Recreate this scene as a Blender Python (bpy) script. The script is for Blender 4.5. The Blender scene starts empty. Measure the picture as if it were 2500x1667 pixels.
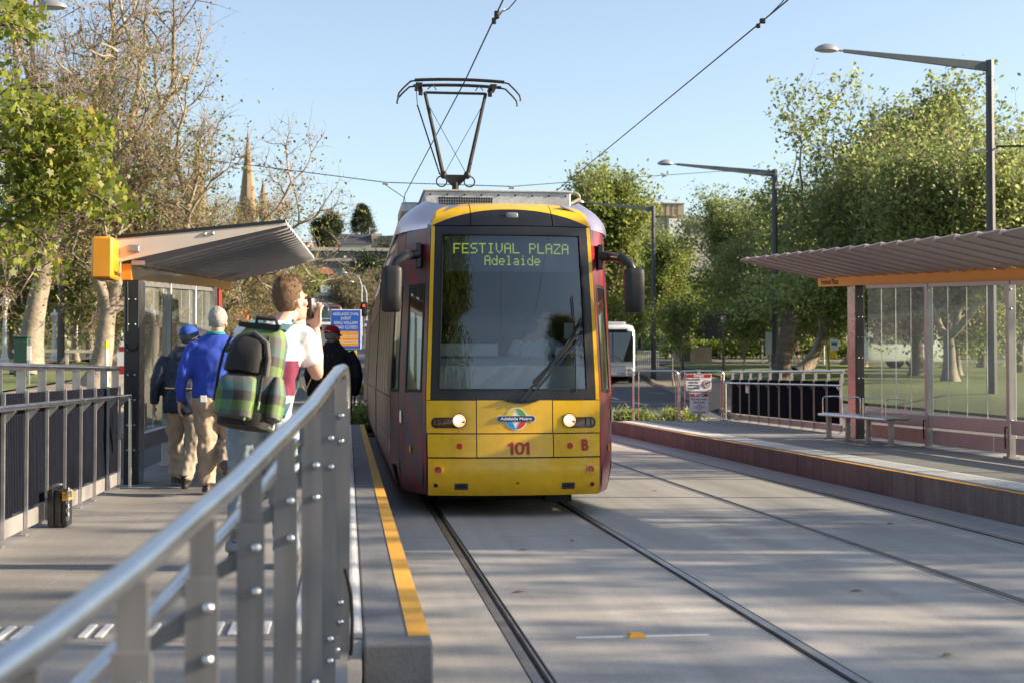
import bpy, bmesh, math, random
import numpy as np
from mathutils import Vector, Matrix, noise
R = math.radians
random.seed(7)
SC = bpy.context.scene
COL = SC.collection

# ---------------------------------------------------------------- camera, sky, sun, exposure
F_PX = 3472.0                      # focal length in pixels of a 2500 px wide frame (50 mm)
cam_d = bpy.data.cameras.new('camera'); cam = bpy.data.objects.new('camera', cam_d); COL.objects.link(cam)
cam_d.sensor_width = 36.0; cam_d.lens = 50.0
cam_d.clip_start = 0.05; cam_d.clip_end = 6000
CAM = Vector((0, 0, 1.42)); YAW, PITCH = R(6.56), R(1.295)
cam.location = CAM; cam.rotation_euler = (R(90) + PITCH, 0, -YAW)
cam_d.dof.use_dof = True; cam_d.dof.focus_distance = 14.6; cam_d.dof.aperture_fstop = 3.5
SC.camera = cam
SC.render.resolution_x, SC.render.resolution_y = 1024, 682

SUN_AZ, SUN_EL = R(98), R(21)      # azimuth clockwise from +Y
world = bpy.data.worlds.new('World'); SC.world = world; world.use_nodes = True
nt = world.node_tree
sky = nt.nodes.new('ShaderNodeTexSky'); sky.sky_type = 'NISHITA'; sky.sun_disc = False
sky.sun_elevation = SUN_EL; sky.sun_rotation = SUN_AZ
sky.air_density = 1.0; sky.dust_density = 1.0; sky.ozone_density = 2.0; sky.altitude = 60
bg = nt.nodes['Background']; bg.inputs[1].default_value = 0.096
hs_ = nt.nodes.new('ShaderNodeHueSaturation'); hs_.inputs['Saturation'].default_value = .80
nt.links.new(sky.outputs[0], hs_.inputs['Color']); nt.links.new(hs_.outputs[0], bg.inputs[0])
sd = bpy.data.lights.new('sun', 'SUN'); sun = bpy.data.objects.new('sun', sd); COL.objects.link(sun)
sd.energy = 5.0; sd.angle = R(0.53); sd.color = (1.0, 0.82, 0.60)
sdir = Vector((math.sin(SUN_AZ) * math.cos(SUN_EL), math.cos(SUN_AZ) * math.cos(SUN_EL), math.sin(SUN_EL)))
sun.rotation_euler = sdir.to_track_quat('Z', 'Y').to_euler(); sun.location = (60, -20, 40)
SC.view_settings.view_transform = 'Standard'; SC.view_settings.look = 'None'
SC.view_settings.exposure = 1.36; SC.view_settings.gamma = 1.0
SC.cycles.max_bounces = 8; SC.cycles.transparent_max_bounces = 16
SC.cycles.use_denoising = True
SC.cycles.caustics_reflective = False; SC.cycles.caustics_refractive = False

_fw = Vector((math.sin(YAW) * math.cos(PITCH), math.cos(YAW) * math.cos(PITCH), math.sin(PITCH)))
_rt = Vector((math.cos(YAW), -math.sin(YAW), 0)); _up = _rt.cross(_fw)
def at(px, py, d):
    """world point seen at photo pixel (2500 px wide) at distance d along the view axis"""
    return CAM + d * (_fw + (px - 1250) / F_PX * _rt - (py - 833.5) / F_PX * _up)

# ---------------------------------------------------------------- materials
def _nodes(name):
    m = bpy.data.materials.new(name); m.use_nodes = True
    return m, m.node_tree, m.node_tree.nodes['Principled BSDF']
def mat(name, col, rough=.6, metal=0.0, var=.15, scale=3.0, bump=0.0, bscale=40.0, coat=0.0, spec=.5, emit=None, fine=0.0, stretch=None):
    m, t, p = _nodes(name); N, L = t.nodes, t.links
    tc = N.new('ShaderNodeTexCoord'); src = tc.outputs['Object']
    if stretch:
        mp = N.new('ShaderNodeMapping'); mp.inputs['Scale'].default_value = stretch; L.new(src, mp.inputs[0]); src = mp.outputs[0]
    nz = N.new('ShaderNodeTexNoise'); nz.inputs['Scale'].default_value = scale; nz.inputs['Detail'].default_value = 6; nz.inputs['Roughness'].default_value = .6
    L.new(src, nz.inputs['Vector'])
    cr = N.new('ShaderNodeValToRGB')
    a = [max(0, c * (1 - var)) for c in col]; b = [min(1, c * (1 + var)) for c in col]
    cr.color_ramp.elements[0].color = (*a, 1); cr.color_ramp.elements[1].color = (*b, 1)
    cr.color_ramp.elements[0].position = .3; cr.color_ramp.elements[1].position = .7
    L.new(nz.outputs[0], cr.inputs[0])
    out = cr.outputs[0]
    if fine > 0:
        n2 = N.new('ShaderNodeTexNoise'); n2.inputs['Scale'].default_value = bscale; n2.inputs['Detail'].default_value = 3
        L.new(tc.outputs['Object'], n2.inputs['Vector'])
        mr = N.new('ShaderNodeMapRange'); mr.inputs['From Min'].default_value = .3; mr.inputs['From Max'].default_value = .7
        mr.inputs['To Min'].default_value = 1 - fine; mr.inputs['To Max'].default_value = 1 + fine; L.new(n2.outputs[0], mr.inputs[0])
        mx = N.new('ShaderNodeMix'); mx.data_type = 'RGBA'; mx.blend_type = 'MULTIPLY'; mx.inputs[0].default_value = 1
        L.new(out, mx.inputs[6]); L.new(mr.outputs[0], mx.inputs[7]); out = mx.outputs[2]
    L.new(out, p.inputs['Base Color'])
    p.inputs['Roughness'].default_value = rough; p.inputs['Metallic'].default_value = metal
    p.inputs['Coat Weight'].default_value = coat; p.inputs['Specular IOR Level'].default_value = spec
    rr = N.new('ShaderNodeMapRange'); rr.inputs['To Min'].default_value = max(.02, rough - .1); rr.inputs['To Max'].default_value = min(1, rough + .1)
    L.new(nz.outputs[0], rr.inputs[0]); L.new(rr.outputs[0], p.inputs['Roughness'])
    if bump > 0:
        n3 = N.new('ShaderNodeTexNoise'); n3.inputs['Scale'].default_value = bscale; n3.inputs['Detail'].default_value = 4
        L.new(tc.outputs['Object'], n3.inputs['Vector'])
        bp = N.new('ShaderNodeBump'); bp.inputs['Strength'].default_value = bump; bp.inputs['Distance'].default_value = .02
        L.new(n3.outputs[0], bp.inputs['Height']); L.new(bp.outputs[0], p.inputs['Normal'])
    if emit:
        p.inputs['Emission Color'].default_value = (*emit[0], 1); p.inputs['Emission Strength'].default_value = emit[1]
    return m
def add_streaks(m, scale=(1.1, .035, 1), amt=.14, spots=.0):
    t = m.node_tree; N, L = t.nodes, t.links; p = N['Principled BSDF']; src = p.inputs['Base Color'].links[0].from_socket
    tc = N.new('ShaderNodeTexCoord'); mp = N.new('ShaderNodeMapping'); mp.inputs['Scale'].default_value = scale; L.new(tc.outputs['Object'], mp.inputs[0])
    nz = N.new('ShaderNodeTexNoise'); nz.inputs['Scale'].default_value = 3; nz.inputs['Detail'].default_value = 5; L.new(mp.outputs[0], nz.inputs['Vector'])
    mr = N.new('ShaderNodeMapRange'); mr.inputs['From Min'].default_value = .32; mr.inputs['From Max'].default_value = .68; mr.inputs['To Min'].default_value = 1 - amt; mr.inputs['To Max'].default_value = 1 + amt; L.new(nz.outputs[0], mr.inputs[0])
    mx = N.new('ShaderNodeMix'); mx.data_type = 'RGBA'; mx.blend_type = 'MULTIPLY'; mx.inputs[0].default_value = 1; L.new(src, mx.inputs[6]); L.new(mr.outputs[0], mx.inputs[7]); out = mx.outputs[2]
    if spots:
        vo = N.new('ShaderNodeTexNoise'); vo.inputs['Scale'].default_value = 7; vo.inputs['Detail'].default_value = 8; vo.inputs['Roughness'].default_value = .75; L.new(tc.outputs['Object'], vo.inputs['Vector'])
        r2 = N.new('ShaderNodeMapRange'); r2.inputs['From Min'].default_value = .62; r2.inputs['From Max'].default_value = .72; r2.inputs['To Min'].default_value = 1; r2.inputs['To Max'].default_value = 1 - spots; L.new(vo.outputs[0], r2.inputs[0])
        m3 = N.new('ShaderNodeMix'); m3.data_type = 'RGBA'; m3.blend_type = 'MULTIPLY'; m3.inputs[0].default_value = 1; L.new(out, m3.inputs[6]); L.new(r2.outputs[0], m3.inputs[7]); out = m3.outputs[2]
    L.new(out, p.inputs['Base Color'])
def leafmat(name, c1, c2, transl=.45, c3=None):
    m, t, p = _nodes(name); N, L = t.nodes, t.links
    g = N.new('ShaderNodeNewGeometry'); cr = N.new('ShaderNodeValToRGB')
    cr.color_ramp.elements[0].color = (*c1, 1); cr.color_ramp.elements[1].color = (*c2, 1)
    if c3:
        e = cr.color_ramp.elements.new(.93); e.color = (*c2, 1); cr.color_ramp.elements[2].color = (*c3, 1)
    L.new(g.outputs['Random Per Island'], cr.inputs[0])
    p.inputs['Roughness'].default_value = .45; p.inputs['Specular IOR Level'].default_value = .35
    L.new(cr.outputs[0], p.inputs['Base Color'])
    tr = N.new('ShaderNodeBsdfTranslucent'); hs = N.new('ShaderNodeHueSaturation')
    hs.inputs['Hue'].default_value = .49; hs.inputs['Value'].default_value = 1.7; L.new(cr.outputs[0], hs.inputs['Color']); L.new(hs.outputs[0], tr.inputs[0])
    mx = N.new('ShaderNodeMixShader'); mx.inputs[0].default_value = transl
    L.new(p.outputs[0], mx.inputs[1]); L.new(tr.outputs[0], mx.inputs[2])
    L.new(mx.outputs[0], N['Material Output'].inputs[0])
    return m
def glassmat(name, tint=(.9, .95, .93), boost=1.0, rough=.0, ior=1.5, haze=0.0):
    m, t, p = _nodes(name); N, L = t.nodes, t.links
    N.remove(p)
    tr = N.new('ShaderNodeBsdfTransparent'); tr.inputs[0].default_value = (*tint, 1)
    gl = N.new('ShaderNodeBsdfGlossy'); gl.inputs['Roughness'].default_value = rough
    fr = N.new('ShaderNodeFresnel'); fr.inputs[0].default_value = ior
    tc = N.new('ShaderNodeTexCoord'); nz = N.new('ShaderNodeTexNoise'); nz.inputs['Scale'].default_value = 2.2; nz.inputs['Detail'].default_value = 1
    L.new(tc.outputs['Object'], nz.inputs['Vector'])
    bp = N.new('ShaderNodeBump'); bp.inputs['Strength'].default_value = .05; bp.inputs['Distance'].default_value = .02
    L.new(nz.outputs[0], bp.inputs['Height']); L.new(bp.outputs[0], gl.inputs['Normal'])
    mu = N.new('ShaderNodeMath'); mu.operation = 'MULTIPLY'; mu.use_clamp = True; mu.inputs[1].default_value = boost
    ge = N.new('ShaderNodeNewGeometry'); inv = N.new('ShaderNodeMath'); inv.operation = 'SUBTRACT'; inv.inputs[0].default_value = 1.0; L.new(ge.outputs['Backfacing'], inv.inputs[1])
    m2 = N.new('ShaderNodeMath'); m2.operation = 'MULTIPLY'; L.new(fr.outputs[0], m2.inputs[0]); L.new(inv.outputs[0], m2.inputs[1]); L.new(m2.outputs[0], mu.inputs[0])
    mx = N.new('ShaderNodeMixShader'); L.new(mu.outputs[0], mx.inputs[0]); L.new(tr.outputs[0], mx.inputs[1]); L.new(gl.outputs[0], mx.inputs[2])
    fin = mx.outputs[0]
    if haze:
        df = N.new('ShaderNodeBsdfDiffuse'); df.inputs[0].default_value = (.75, .78, .74, 1); hz = N.new('ShaderNodeTexNoise'); hz.inputs['Scale'].default_value = 1.3; hz.inputs['Detail'].default_value = 5; L.new(tc.outputs['Object'], hz.inputs['Vector'])
        mr = N.new('ShaderNodeMapRange'); mr.inputs['To Min'].default_value = haze * .4; mr.inputs['To Max'].default_value = haze * 1.6; L.new(hz.outputs[0], mr.inputs[0])
        m4 = N.new('ShaderNodeMixShader'); L.new(mr.outputs[0], m4.inputs[0]); L.new(fin, m4.inputs[1]); L.new(df.outputs[0], m4.inputs[2]); fin = m4.outputs[0]
    L.new(fin, N['Material Output'].inputs[0])
    return m
def lampmat(name, col, strength):
    m, t, p = _nodes(name); N, L = t.nodes, t.links
    e = N.new('ShaderNodeEmission'); e.inputs[0].default_value = (*col, 1); e.inputs[1].default_value = strength
    L.new(e.outputs[0], N['Material Output'].inputs[0])
    return m

# ---------------------------------------------------------------- mesh builder
class MB:
    def __init__(s): s.v, s.f, s.m = [], [], []
    def add(s, vs, fs, mi=0):
        o = len(s.v); s.v.extend([tuple(p) for p in vs]); s.f.extend([tuple(i + o for i in f) for f in fs]); s.m.extend([mi] * len(fs)); return s
    def box(s, c, d, rot=None, mi=0):
        x, y, z = d[0] / 2, d[1] / 2, d[2] / 2
        P = [Vector((sx * x, sy * y, sz * z)) for sz in (-1, 1) for sy in (-1, 1) for sx in (-1, 1)]
        if rot is not None: P = [rot @ p for p in P]
        c = Vector(c)
        return s.add([p + c for p in P], [(0, 2, 3, 1), (4, 5, 7, 6), (0, 1, 5, 4), (2, 6, 7, 3), (0, 4, 6, 2), (1, 3, 7, 5)], mi)
    def b2(s, a, b, mi=0):
        return s.box([(a[i] + b[i]) / 2 for i in range(3)], [abs(b[i] - a[i]) for i in range(3)], mi=mi)
    def rbox(s, c, d, r=.02, rot=None, mi=0, seg=2):
        bm = bmesh.new(); bmesh.ops.create_cube(bm, size=1)
        for v in bm.verts: v.co = Vector((v.co.x * d[0], v.co.y * d[1], v.co.z * d[2]))
        bmesh.ops.bevel(bm, geom=list(bm.edges), offset=r, segments=seg, affect='EDGES', profile=.5)
        c = Vector(c); bm.verts.index_update()
        s.add([(rot @ v.co if rot is not None else v.co) + c for v in bm.verts], [[v.index for v in f.verts] for f in bm.faces], mi); bm.free(); return s
    def bar(s, a, b, w, h, up=(0, 0, 1), mi=0):
        a, b = Vector(a), Vector(b); y = (b - a); L = y.length; y.normalize(); u = Vector(up)
        x = y.cross(u)
        if x.length < 1e-4: x = y.cross(Vector((1, 0, 0)))
        x.normalize(); z = x.cross(y)
        rot = Matrix((x, y, z)).transposed()
        return s.box((a + b) / 2, (w, L, h), rot, mi)
    def tube(s, pts, r, n=8, mi=0, cap=True):
        pts = [Vector(p) for p in pts]; k = len(pts)
        rs = r if isinstance(r, (list, tuple)) else [r] * k
        vs, fs = [], []
        pu = None
        for i, p in enumerate(pts):
            t = (pts[min(i + 1, k - 1)] - pts[max(i - 1, 0)]).normalized()
            if pu is None: pu = t.orthogonal().normalized()
            else:
                pu = pu - t * pu.dot(t)
                pu = pu.normalized() if pu.length > 1e-6 else t.orthogonal().normalized()
            w = t.cross(pu)
            for j in range(n):
                a = 2 * math.pi * j / n
                vs.append(p + rs[i] * (math.cos(a) * pu + math.sin(a) * w))
        for i in range(k - 1):
            for j in range(n):
                j2 = (j + 1) % n
                fs.append((i * n + j, i * n + j2, (i + 1) * n + j2, (i + 1) * n + j))
        if cap:
            fs.append(tuple(range(n - 1, -1, -1))); fs.append(tuple((k - 1) * n + j for j in range(n)))
        return s.add(vs, fs, mi)
    def lathe(s, prof, c=(0, 0, 0), n=16, axis=None, mi=0):
        c = Vector(c); rot = Vector((0, 0, 1)).rotation_difference(Vector(axis)).to_matrix() if axis is not None else Matrix.Identity(3)
        vs, fs = [], []; k = len(prof)
        for r, z in prof:
            for j in range(n):
                a = 2 * math.pi * j / n; vs.append(c + rot @ Vector((r * math.cos(a), r * math.sin(a), z)))
        for i in range(k - 1):
            for j in range(n):
                j2 = (j + 1) % n; fs.append((i * n + j, i * n + j2, (i + 1) * n + j2, (i + 1) * n + j))
        fs.append(tuple(range(n - 1, -1, -1))); fs.append(tuple((k - 1) * n + j for j in range(n)))
        return s.add(vs, fs, mi)
    def ell(s, c, r, n=14, m=10, mi=0, rot=None):
        c = Vector(c); vs, fs = [], []
        for i in range(m + 1):
            t = math.pi * i / m
            for j in range(n):
                a = 2 * math.pi * j / n
                p = Vector((r[0] * math.sin(t) * math.cos(a), r[1] * math.sin(t) * math.sin(a), r[2] * math.cos(t)))
                vs.append(c + (rot @ p if rot is not None else p))
        for i in range(m):
            for j in range(n):
                j2 = (j + 1) % n; fs.append((i * n + j, (i + 1) * n + j, (i + 1) * n + j2, i * n + j2))
        return s.add(vs, fs, mi)
    def loft(s, rings, n=20, mi=0):
        """closed loft of ellipses (cx, cy, cz, rx, ry[, yaw])"""
        vs, fs = [], []; k = len(rings)
        for g in rings:
            yaw = g[5] if len(g) > 5 else 0
            for j in range(n):
                a = 2 * math.pi * j / n; x, y = g[3] * math.cos(a), g[4] * math.sin(a)
                vs.append((g[0] + x * math.cos(yaw) - y * math.sin(yaw), g[1] + x * math.sin(yaw) + y * math.cos(yaw), g[2]))
        for i in range(k - 1):
            for j in range(n):
                j2 = (j + 1) % n; fs.append((i * n + j, i * n + j2, (i + 1) * n + j2, (i + 1) * n + j))
        fs.append(tuple(range(n - 1, -1, -1))); fs.append(tuple((k - 1) * n + j for j in range(n)))
        return s.add(vs, fs, mi)
    def prism(s, poly, fn, d, mi=0):
        """2-D polygon mapped by fn(u, v, w), w = 0 and d"""
        n = len(poly)
        vs = [fn(u, v, 0) for u, v in poly] + [fn(u, v, d) for u, v in poly]
        fs = [tuple(range(n)), tuple(range(2 * n - 1, n - 1, -1))] + [(i, i + n, (i + 1) % n + n, (i + 1) % n) for i in range(n)]
        return s.add(vs, fs, mi)
    def build(s, name, mats, parent=None, smooth=False, fix=True, sub=None):
        me = bpy.data.meshes.new(name)
        off = sub if sub is not None else wloc(parent)
        me.from_pydata([(v[0] - off[0], v[1] - off[1], v[2] - off[2]) for v in s.v], [], s.f)
        for m in (mats if isinstance(mats, (list, tuple)) else [mats]): me.materials.append(m)
        if any(s.m): me.polygons.foreach_set('material_index', s.m)
        if fix:
            bm = bmesh.new(); bm.from_mesh(me); bmesh.ops.recalc_face_normals(bm, faces=list(bm.faces)); bm.to_mesh(me); bm.free()
        if smooth: smooth_me(me, smooth if isinstance(smooth, (int, float)) and smooth is not True else 40)
        o = bpy.data.objects.new(name, me); COL.objects.link(o)
        if parent: o.parent = parent
        return o
def smooth_me(me, ang=40):
    me.polygons.foreach_set('use_smooth', [True] * len(me.polygons))
    try: me.set_sharp_from_angle(angle=R(ang))
    except Exception: pass
def wloc(o):
    p = Vector((0, 0, 0))
    while o is not None: p = p + Vector(o.location); o = o.parent
    return p
def np_mesh(name, V, Fq, m, parent=None, smooth=False):
    """numpy quads/tris -> object; V world coords"""
    V = np.asarray(V, np.float32).reshape(-1, 3) - np.array(wloc(parent), np.float32)
    Fq = np.asarray(Fq, np.int32); k = Fq.shape[1]
    me = bpy.data.meshes.new(name)
    me.vertices.add(len(V)); me.vertices.foreach_set('co', V.ravel())
    me.loops.add(Fq.size); me.loops.foreach_set('vertex_index', Fq.ravel())
    me.polygons.add(len(Fq)); me.polygons.foreach_set('loop_start', np.arange(0, Fq.size, k, dtype=np.int32))
    if smooth: me.polygons.foreach_set('use_smooth', np.ones(len(Fq), bool))
    for q in (m if isinstance(m, (list, tuple)) else [m]): me.materials.append(q)
    me.update(calc_edges=True)
    o = bpy.data.objects.new(name, me); COL.objects.link(o)
    if parent: o.parent = parent
    return o
def tag(o, label=None, cat=None, group=None, kind=None):
    if label: o['label'] = label
    if cat: o['category'] = cat
    if group: o['group'] = group
    if kind: o['kind'] = kind
    return o
def thing(name, label, cat, loc=(0, 0, 0), group=None, rz=0):
    o = bpy.data.objects.new(name, None); COL.objects.link(o); o.empty_display_size = .2
    o.location = loc; o.rotation_euler = (0, 0, rz)
    return tag(o, label, cat, group)
def copy_tree(o, parent=None):
    c = o.copy(); COL.objects.link(c)
    if parent: c.parent = parent
    for ch in o.children: copy_tree(ch, c)
    return c
def text_mesh(txt, size, m, name, parent, origin, ux=(1, 0, 0), uy=(0, 0, 1), align='CENTER', width=None, bold=0.0, depth=.002, squeeze=None):
    cu = bpy.data.curves.new(name, 'FONT'); cu.body = txt; cu.size = size; cu.align_x = align; cu.align_y = 'CENTER'
    cu.offset = bold; cu.extrude = depth / 2; cu.resolution_u = 3
    tmp = bpy.data.objects.new(name + '_tmp', cu); COL.objects.link(tmp)
    dg = bpy.context.evaluated_depsgraph_get()
    me = bpy.data.meshes.new_from_object(tmp.evaluated_get(dg)); bpy.data.objects.remove(tmp); bpy.data.curves.remove(cu)
    xs = [v.co.x for v in me.vertices]; w = max(xs) - min(xs); k = (width / w) if width else (squeeze or 1)
    ux, uy = Vector(ux), Vector(uy); un = ux.cross(uy); o0 = Vector(origin) - wloc(parent)
    for v in me.vertices: v.co = o0 + ux * v.co.x * k + uy * v.co.y + un * v.co.z
    me.materials.clear(); me.materials.append(m)
    o = bpy.data.objects.new(name, me); COL.objects.link(o); o.parent = parent
    return o
def arc(c, r, a0, a1, n, plane='xz'):
    out = []
    for i in range(n + 1):
        a = R(a0 + (a1 - a0) * i / n); u, v = r * math.cos(a), r * math.sin(a)
        out.append((c[0] + u, c[1], c[2] + v) if plane == 'xz' else (c[0], c[1] + u, c[2] + v) if plane == 'yz' else (c[0] + u, c[1] + v, c[2]))
    return out

M = {}
M['steel'] = mat('brushed_steel', (.55, .55, .56), .28, 1.0, .08, 6, bump=.02, bscale=90)
M['polish'] = mat('polished_tube', (.66, .65, .64), .24, 1.0, .10, 5)
M['greypaint'] = mat('grey_powder_coat', (.20, .20, .208), .45, .25, .07, 5, bump=.03, bscale=200)
M['galv'] = mat('galvanised_steel', (.42, .42, .43), .42, .75, .12, 14)
M['aluminium'] = mat('satin_aluminium', (.46, .44, .43), .42, .55, .07, 5)
M['blackpaint'] = mat('black_paint', (.014, .014, .017), .35, 0, .2, 8, coat=.2)
M['darkpanel'] = mat('dark_panel', (.010, .012, .020), .8, 0, .2, 9, spec=.06)
M['rubber'] = mat('black_rubber', (.012, .012, .012), .75, 0, .3, 12)
M['yellow'] = mat('tram_yellow', (.80, .455, .008), .28, 0, .06, 2.5, coat=.4, fine=.05, bscale=14)
M['amber'] = mat('amber_panel', (.75, .31, .015), .35, 0, .06, 3, coat=.3)
M['orange'] = mat('orange_fascia', (.80, .33, .03), .4, 0, .05, 3)
M['white'] = mat('white_paint', (.78, .77, .74), .5, 0, .06, 4)
M['cream'] = mat('cream_panel', (.70, .62, .52), .5, 0, .05, 3)
M['lettering'] = mat('dark_lettering', (.02, .018, .015), .6, 0, .1)
M['whiteletter'] = mat('white_lettering', (.8, .8, .8), .5, 0, .03)
M['redpaint'] = mat('red_lettering', (.42, .025, .018), .4, 0, .06)
M['bark'] = mat('plane_bark', (.27, .225, .17), .9, 0, .45, 1.6, bump=.5, bscale=9, fine=.2, stretch=(1, 1, .5))
M['barkdark'] = mat('dark_bark', (.11, .085, .06), .9, 0, .35, 2.5, bump=.5, bscale=12, fine=.2)
M['twig'] = mat('twig_bark', (.27, .205, .145), .9, 0, .3, 2)
M['leaf_near'] = leafmat('near_leaf', (.070, .105, .014), (.27, .30, .045), .5, (.28, .20, .04))
M['leaf_right'] = leafmat('plane_leaf', (.090, .130, .040), (.27, .325, .11), .5, (.33, .34, .13))
M['leaf_mid'] = leafmat('midgreen_leaf', (.06, .10, .016), (.19, .235, .04), .45)
M['leaf_pale'] = leafmat('pale_leaf', (.115, .16, .038), (.24, .285, .07), .45)
M['leaf_dark'] = leafmat('dark_leaf', (.020, .032, .012), (.055, .07, .025), .2)
M['leaf_brown'] = leafmat('seed_brown', (.13, .075, .03), (.25, .165, .07), .3, (.22, .24, .05))
M['leaf_grey'] = leafmat('grey_green_leaf', (.10, .10, .05), (.19, .175, .085), .3)
M['glassleft'] = glassmat('left_shelter_glass', (.90, .94, .925), 1.1, haze=.08)
M['glass'] = glassmat('shelter_glass', (.90, .935, .915), .14, haze=.13)
M['carglass'] = glassmat('vehicle_glass', (.05, .06, .065), 1.5)
M['tyre'] = mat('tyre_rubber', (.02, .02, .02), .8, 0, .2, 8)
M['skin'] = mat('skin', (.52, .30, .21), .5, 0, .08, 6)
M['chrome'] = mat('chrome', (.8, .8, .8), .1, 1, .03)
# ---------------------------------------------------------------- terrain
_by = np.array([-4000, 0, 42, 60, 80, 100, 150, 200, 260, 320, 400, 470, 800, 6000], float)
_bz = np.array([0, 0, 0, .35, .9, 2.1, 5.4, 8.0, 11, 17, 27, 33, 36, 36], float)
def _sm(t): t = np.clip(t, 0, 1); return t * t * (3 - 2 * t)
def xr_(y): return np.interp(y, [-1e4, 44, 85, 1e4], [12.2, 12.2, 18, 18])
def xl_(y): return np.interp(y, [-1e4, 55, 95, 1e4], [-5, -5, -14, -14])
def gz_(x, y):
    x, y = np.asarray(x, float), np.asarray(y, float)
    b = np.interp(y, _by, _bz)
    sr = np.maximum(b, np.where(y > 0, .022 * np.minimum(y, 130), 0)); sl = np.maximum(b, np.where(y > 0, .027 * np.minimum(y, 130), 0))
    tr = _sm((x - xr_(y) - .6) / 5); tl = _sm((xl_(y) - .4 - x) / 2.6)
    return b + (sr - b) * tr + (sl - b) * tl
def gz(x, y): return float(gz_(x, y))
def sheet(name, xs_of_y, ys, n, lift, m, kind='structure'):
    """draped strip: xs_of_y(y) -> (x0, x1)"""
    ys = np.asarray(ys, float); V = []
    for y in ys:
        x0, x1 = xs_of_y(y); xs = np.linspace(x0, x1, n)
        V.append(np.stack([xs, np.full(n, y), gz_(xs, np.full(n, y)) + lift], 1))
    V = np.concatenate(V); k = len(ys)
    i = np.arange(k - 1)[:, None] * n + np.arange(n - 1)[None, :]; i = i.ravel()
    o = np_mesh(name, V, np.stack([i, i + 1, i + n + 1, i + n], 1), m, smooth=True)
    o['kind'] = kind
    return o
m_grass = mat('grass_ground', (.075, .10, .028), .95, 0, .4, .25, bump=.6, bscale=14, fine=.35)
m_lawn = mat('lawn', (.125, .155, .045), .95, 0, .25, .35, bump=.5, bscale=25, fine=.3)
m_asph = mat('asphalt', (.072, .073, .078), .85, 0, .18, .5, bump=.25, bscale=60, fine=.15)
m_pave = mat('pavement', (.20, .17, .14), .85, 0, .2, .6, bump=.2, bscale=30, fine=.12)
m_conc = mat('track_concrete', (.375, .350, .318), .8, 0, .16, .55, bump=.12, bscale=55, fine=.1, stretch=(1.6, .35, 1))
add_streaks(m_conc, (1.1, .03, 1), .15, .22)
m_conc2 = mat('coping_concrete', (.175, .175, .178), .7, 0, .28, 2.2, bump=.12, bscale=60, fine=.12)
m_plat = mat('platform_concrete', (.235, .225, .21), .8, 0, .15, .8, bump=.12, bscale=50, fine=.1, stretch=(.5, 1.4, 1))
add_streaks(m_conc2, (1.5, .12, 1), .14, .3); add_streaks(m_plat, (.9, .1, 1), .09, .18)
m_kerb = mat('kerb_concrete', (.205, .165, .155), .8, 0, .25, 2.0, bump=.15, bscale=45, fine=.15)
add_streaks(m_kerb, (.2, 3.0, .15), .16, .15)
m_rail = mat('worn_rail', (.36, .33, .31), .42, .85, .2, 5)
m_railrust = mat('rusty_groove', (.035, .026, .02), .8, .2, .4, 6)
m_yline = mat('yellow_line_paint', (.74, .37, .04), .65, 0, .1, 3, fine=.08)
m_wline = mat('white_line_paint', (.70, .69, .66), .7, 0, .12, 3, fine=.1)
m_tact = mat('tactile_white', (.62, .61, .58), .6, 0, .15, 5)
m_soil = mat('garden_soil', (.09, .06, .04), .95, 0, .3, 2)

tx = np.unique(np.concatenate([np.linspace(-60, 60, 81), np.linspace(-400, 400, 41), np.array([-3000, -1500, -800, 800, 1500, 3000])]))
ty = np.unique(np.concatenate([np.linspace(-80, 130, 106), np.linspace(130, 800, 60), np.array([-2000, -800, -300, 1500, 5000])]))
Xg, Yg = np.meshgrid(tx, ty); Zg = gz_(Xg, Yg) - .09
n_ = len(tx); ii = (np.arange(len(ty) - 1)[:, None] * n_ + np.arange(n_ - 1)[None, :]).ravel()
o = np_mesh('ground', np.stack([Xg, Yg, Zg], 2), np.stack([ii, ii + 1, ii + n_ + 1, ii + n_], 1), m_grass, smooth=True); o['kind'] = 'structure'
ysr = np.unique(np.concatenate([np.linspace(-60, 130, 96), np.linspace(130, 232, 30)]))
sheet('road', lambda y: (float(xl_(y)), float(xr_(y))), ysr, 16, -.03, m_asph)
sheet('pavement', lambda y: (float(xr_(y)) + .15, float(xr_(y)) + 3.2), np.linspace(-20, 130, 76), 8, -.01, m_pave)
sheet('pavement', lambda y: (float(xl_(y)) - 3.4, float(xl_(y)) - .15), np.linspace(-20, 130, 76), 8, -.01, m_pave)
sheet('lawn', lambda y: (float(xr_(y)) + 3.4, 70), np.linspace(10, 96, 44), 40, .0, m_lawn)
sheet('lawn', lambda y: (-14.5, float(xl_(y)) - 3.6), np.linspace(10, 70, 31), 10, .0, m_lawn)
sheet('footpath', lambda y: (18, 75), np.linspace(97, 106, 6), 30, .02, m_pave)
sheet('footpath', lambda y: (-17.5, -14.6), np.linspace(10, 120, 56), 6, .01, m_pave)
for side, fx in ((1, xr_), (-1, xl_)):
    V, Fs = [], []
    ysk = np.linspace(-20, 130, 76)
    for y in ysk:
        x = float(fx(y)); z = gz(x, y) - .03
        for dx, dz in ((0, -.1), (0, .12), (.15 * side, .12), (.15 * side, -.1)): V.append((x + dx, y, z + dz))
    for i in range(len(ysk) - 1):
        for j in range(3): Fs.append((i * 4 + j, i * 4 + j + 1, (i + 1) * 4 + j + 1, (i + 1) * 4 + j))
    o = np_mesh('kerb', V, Fs, m_kerb); o['kind'] = 'structure'
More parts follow.
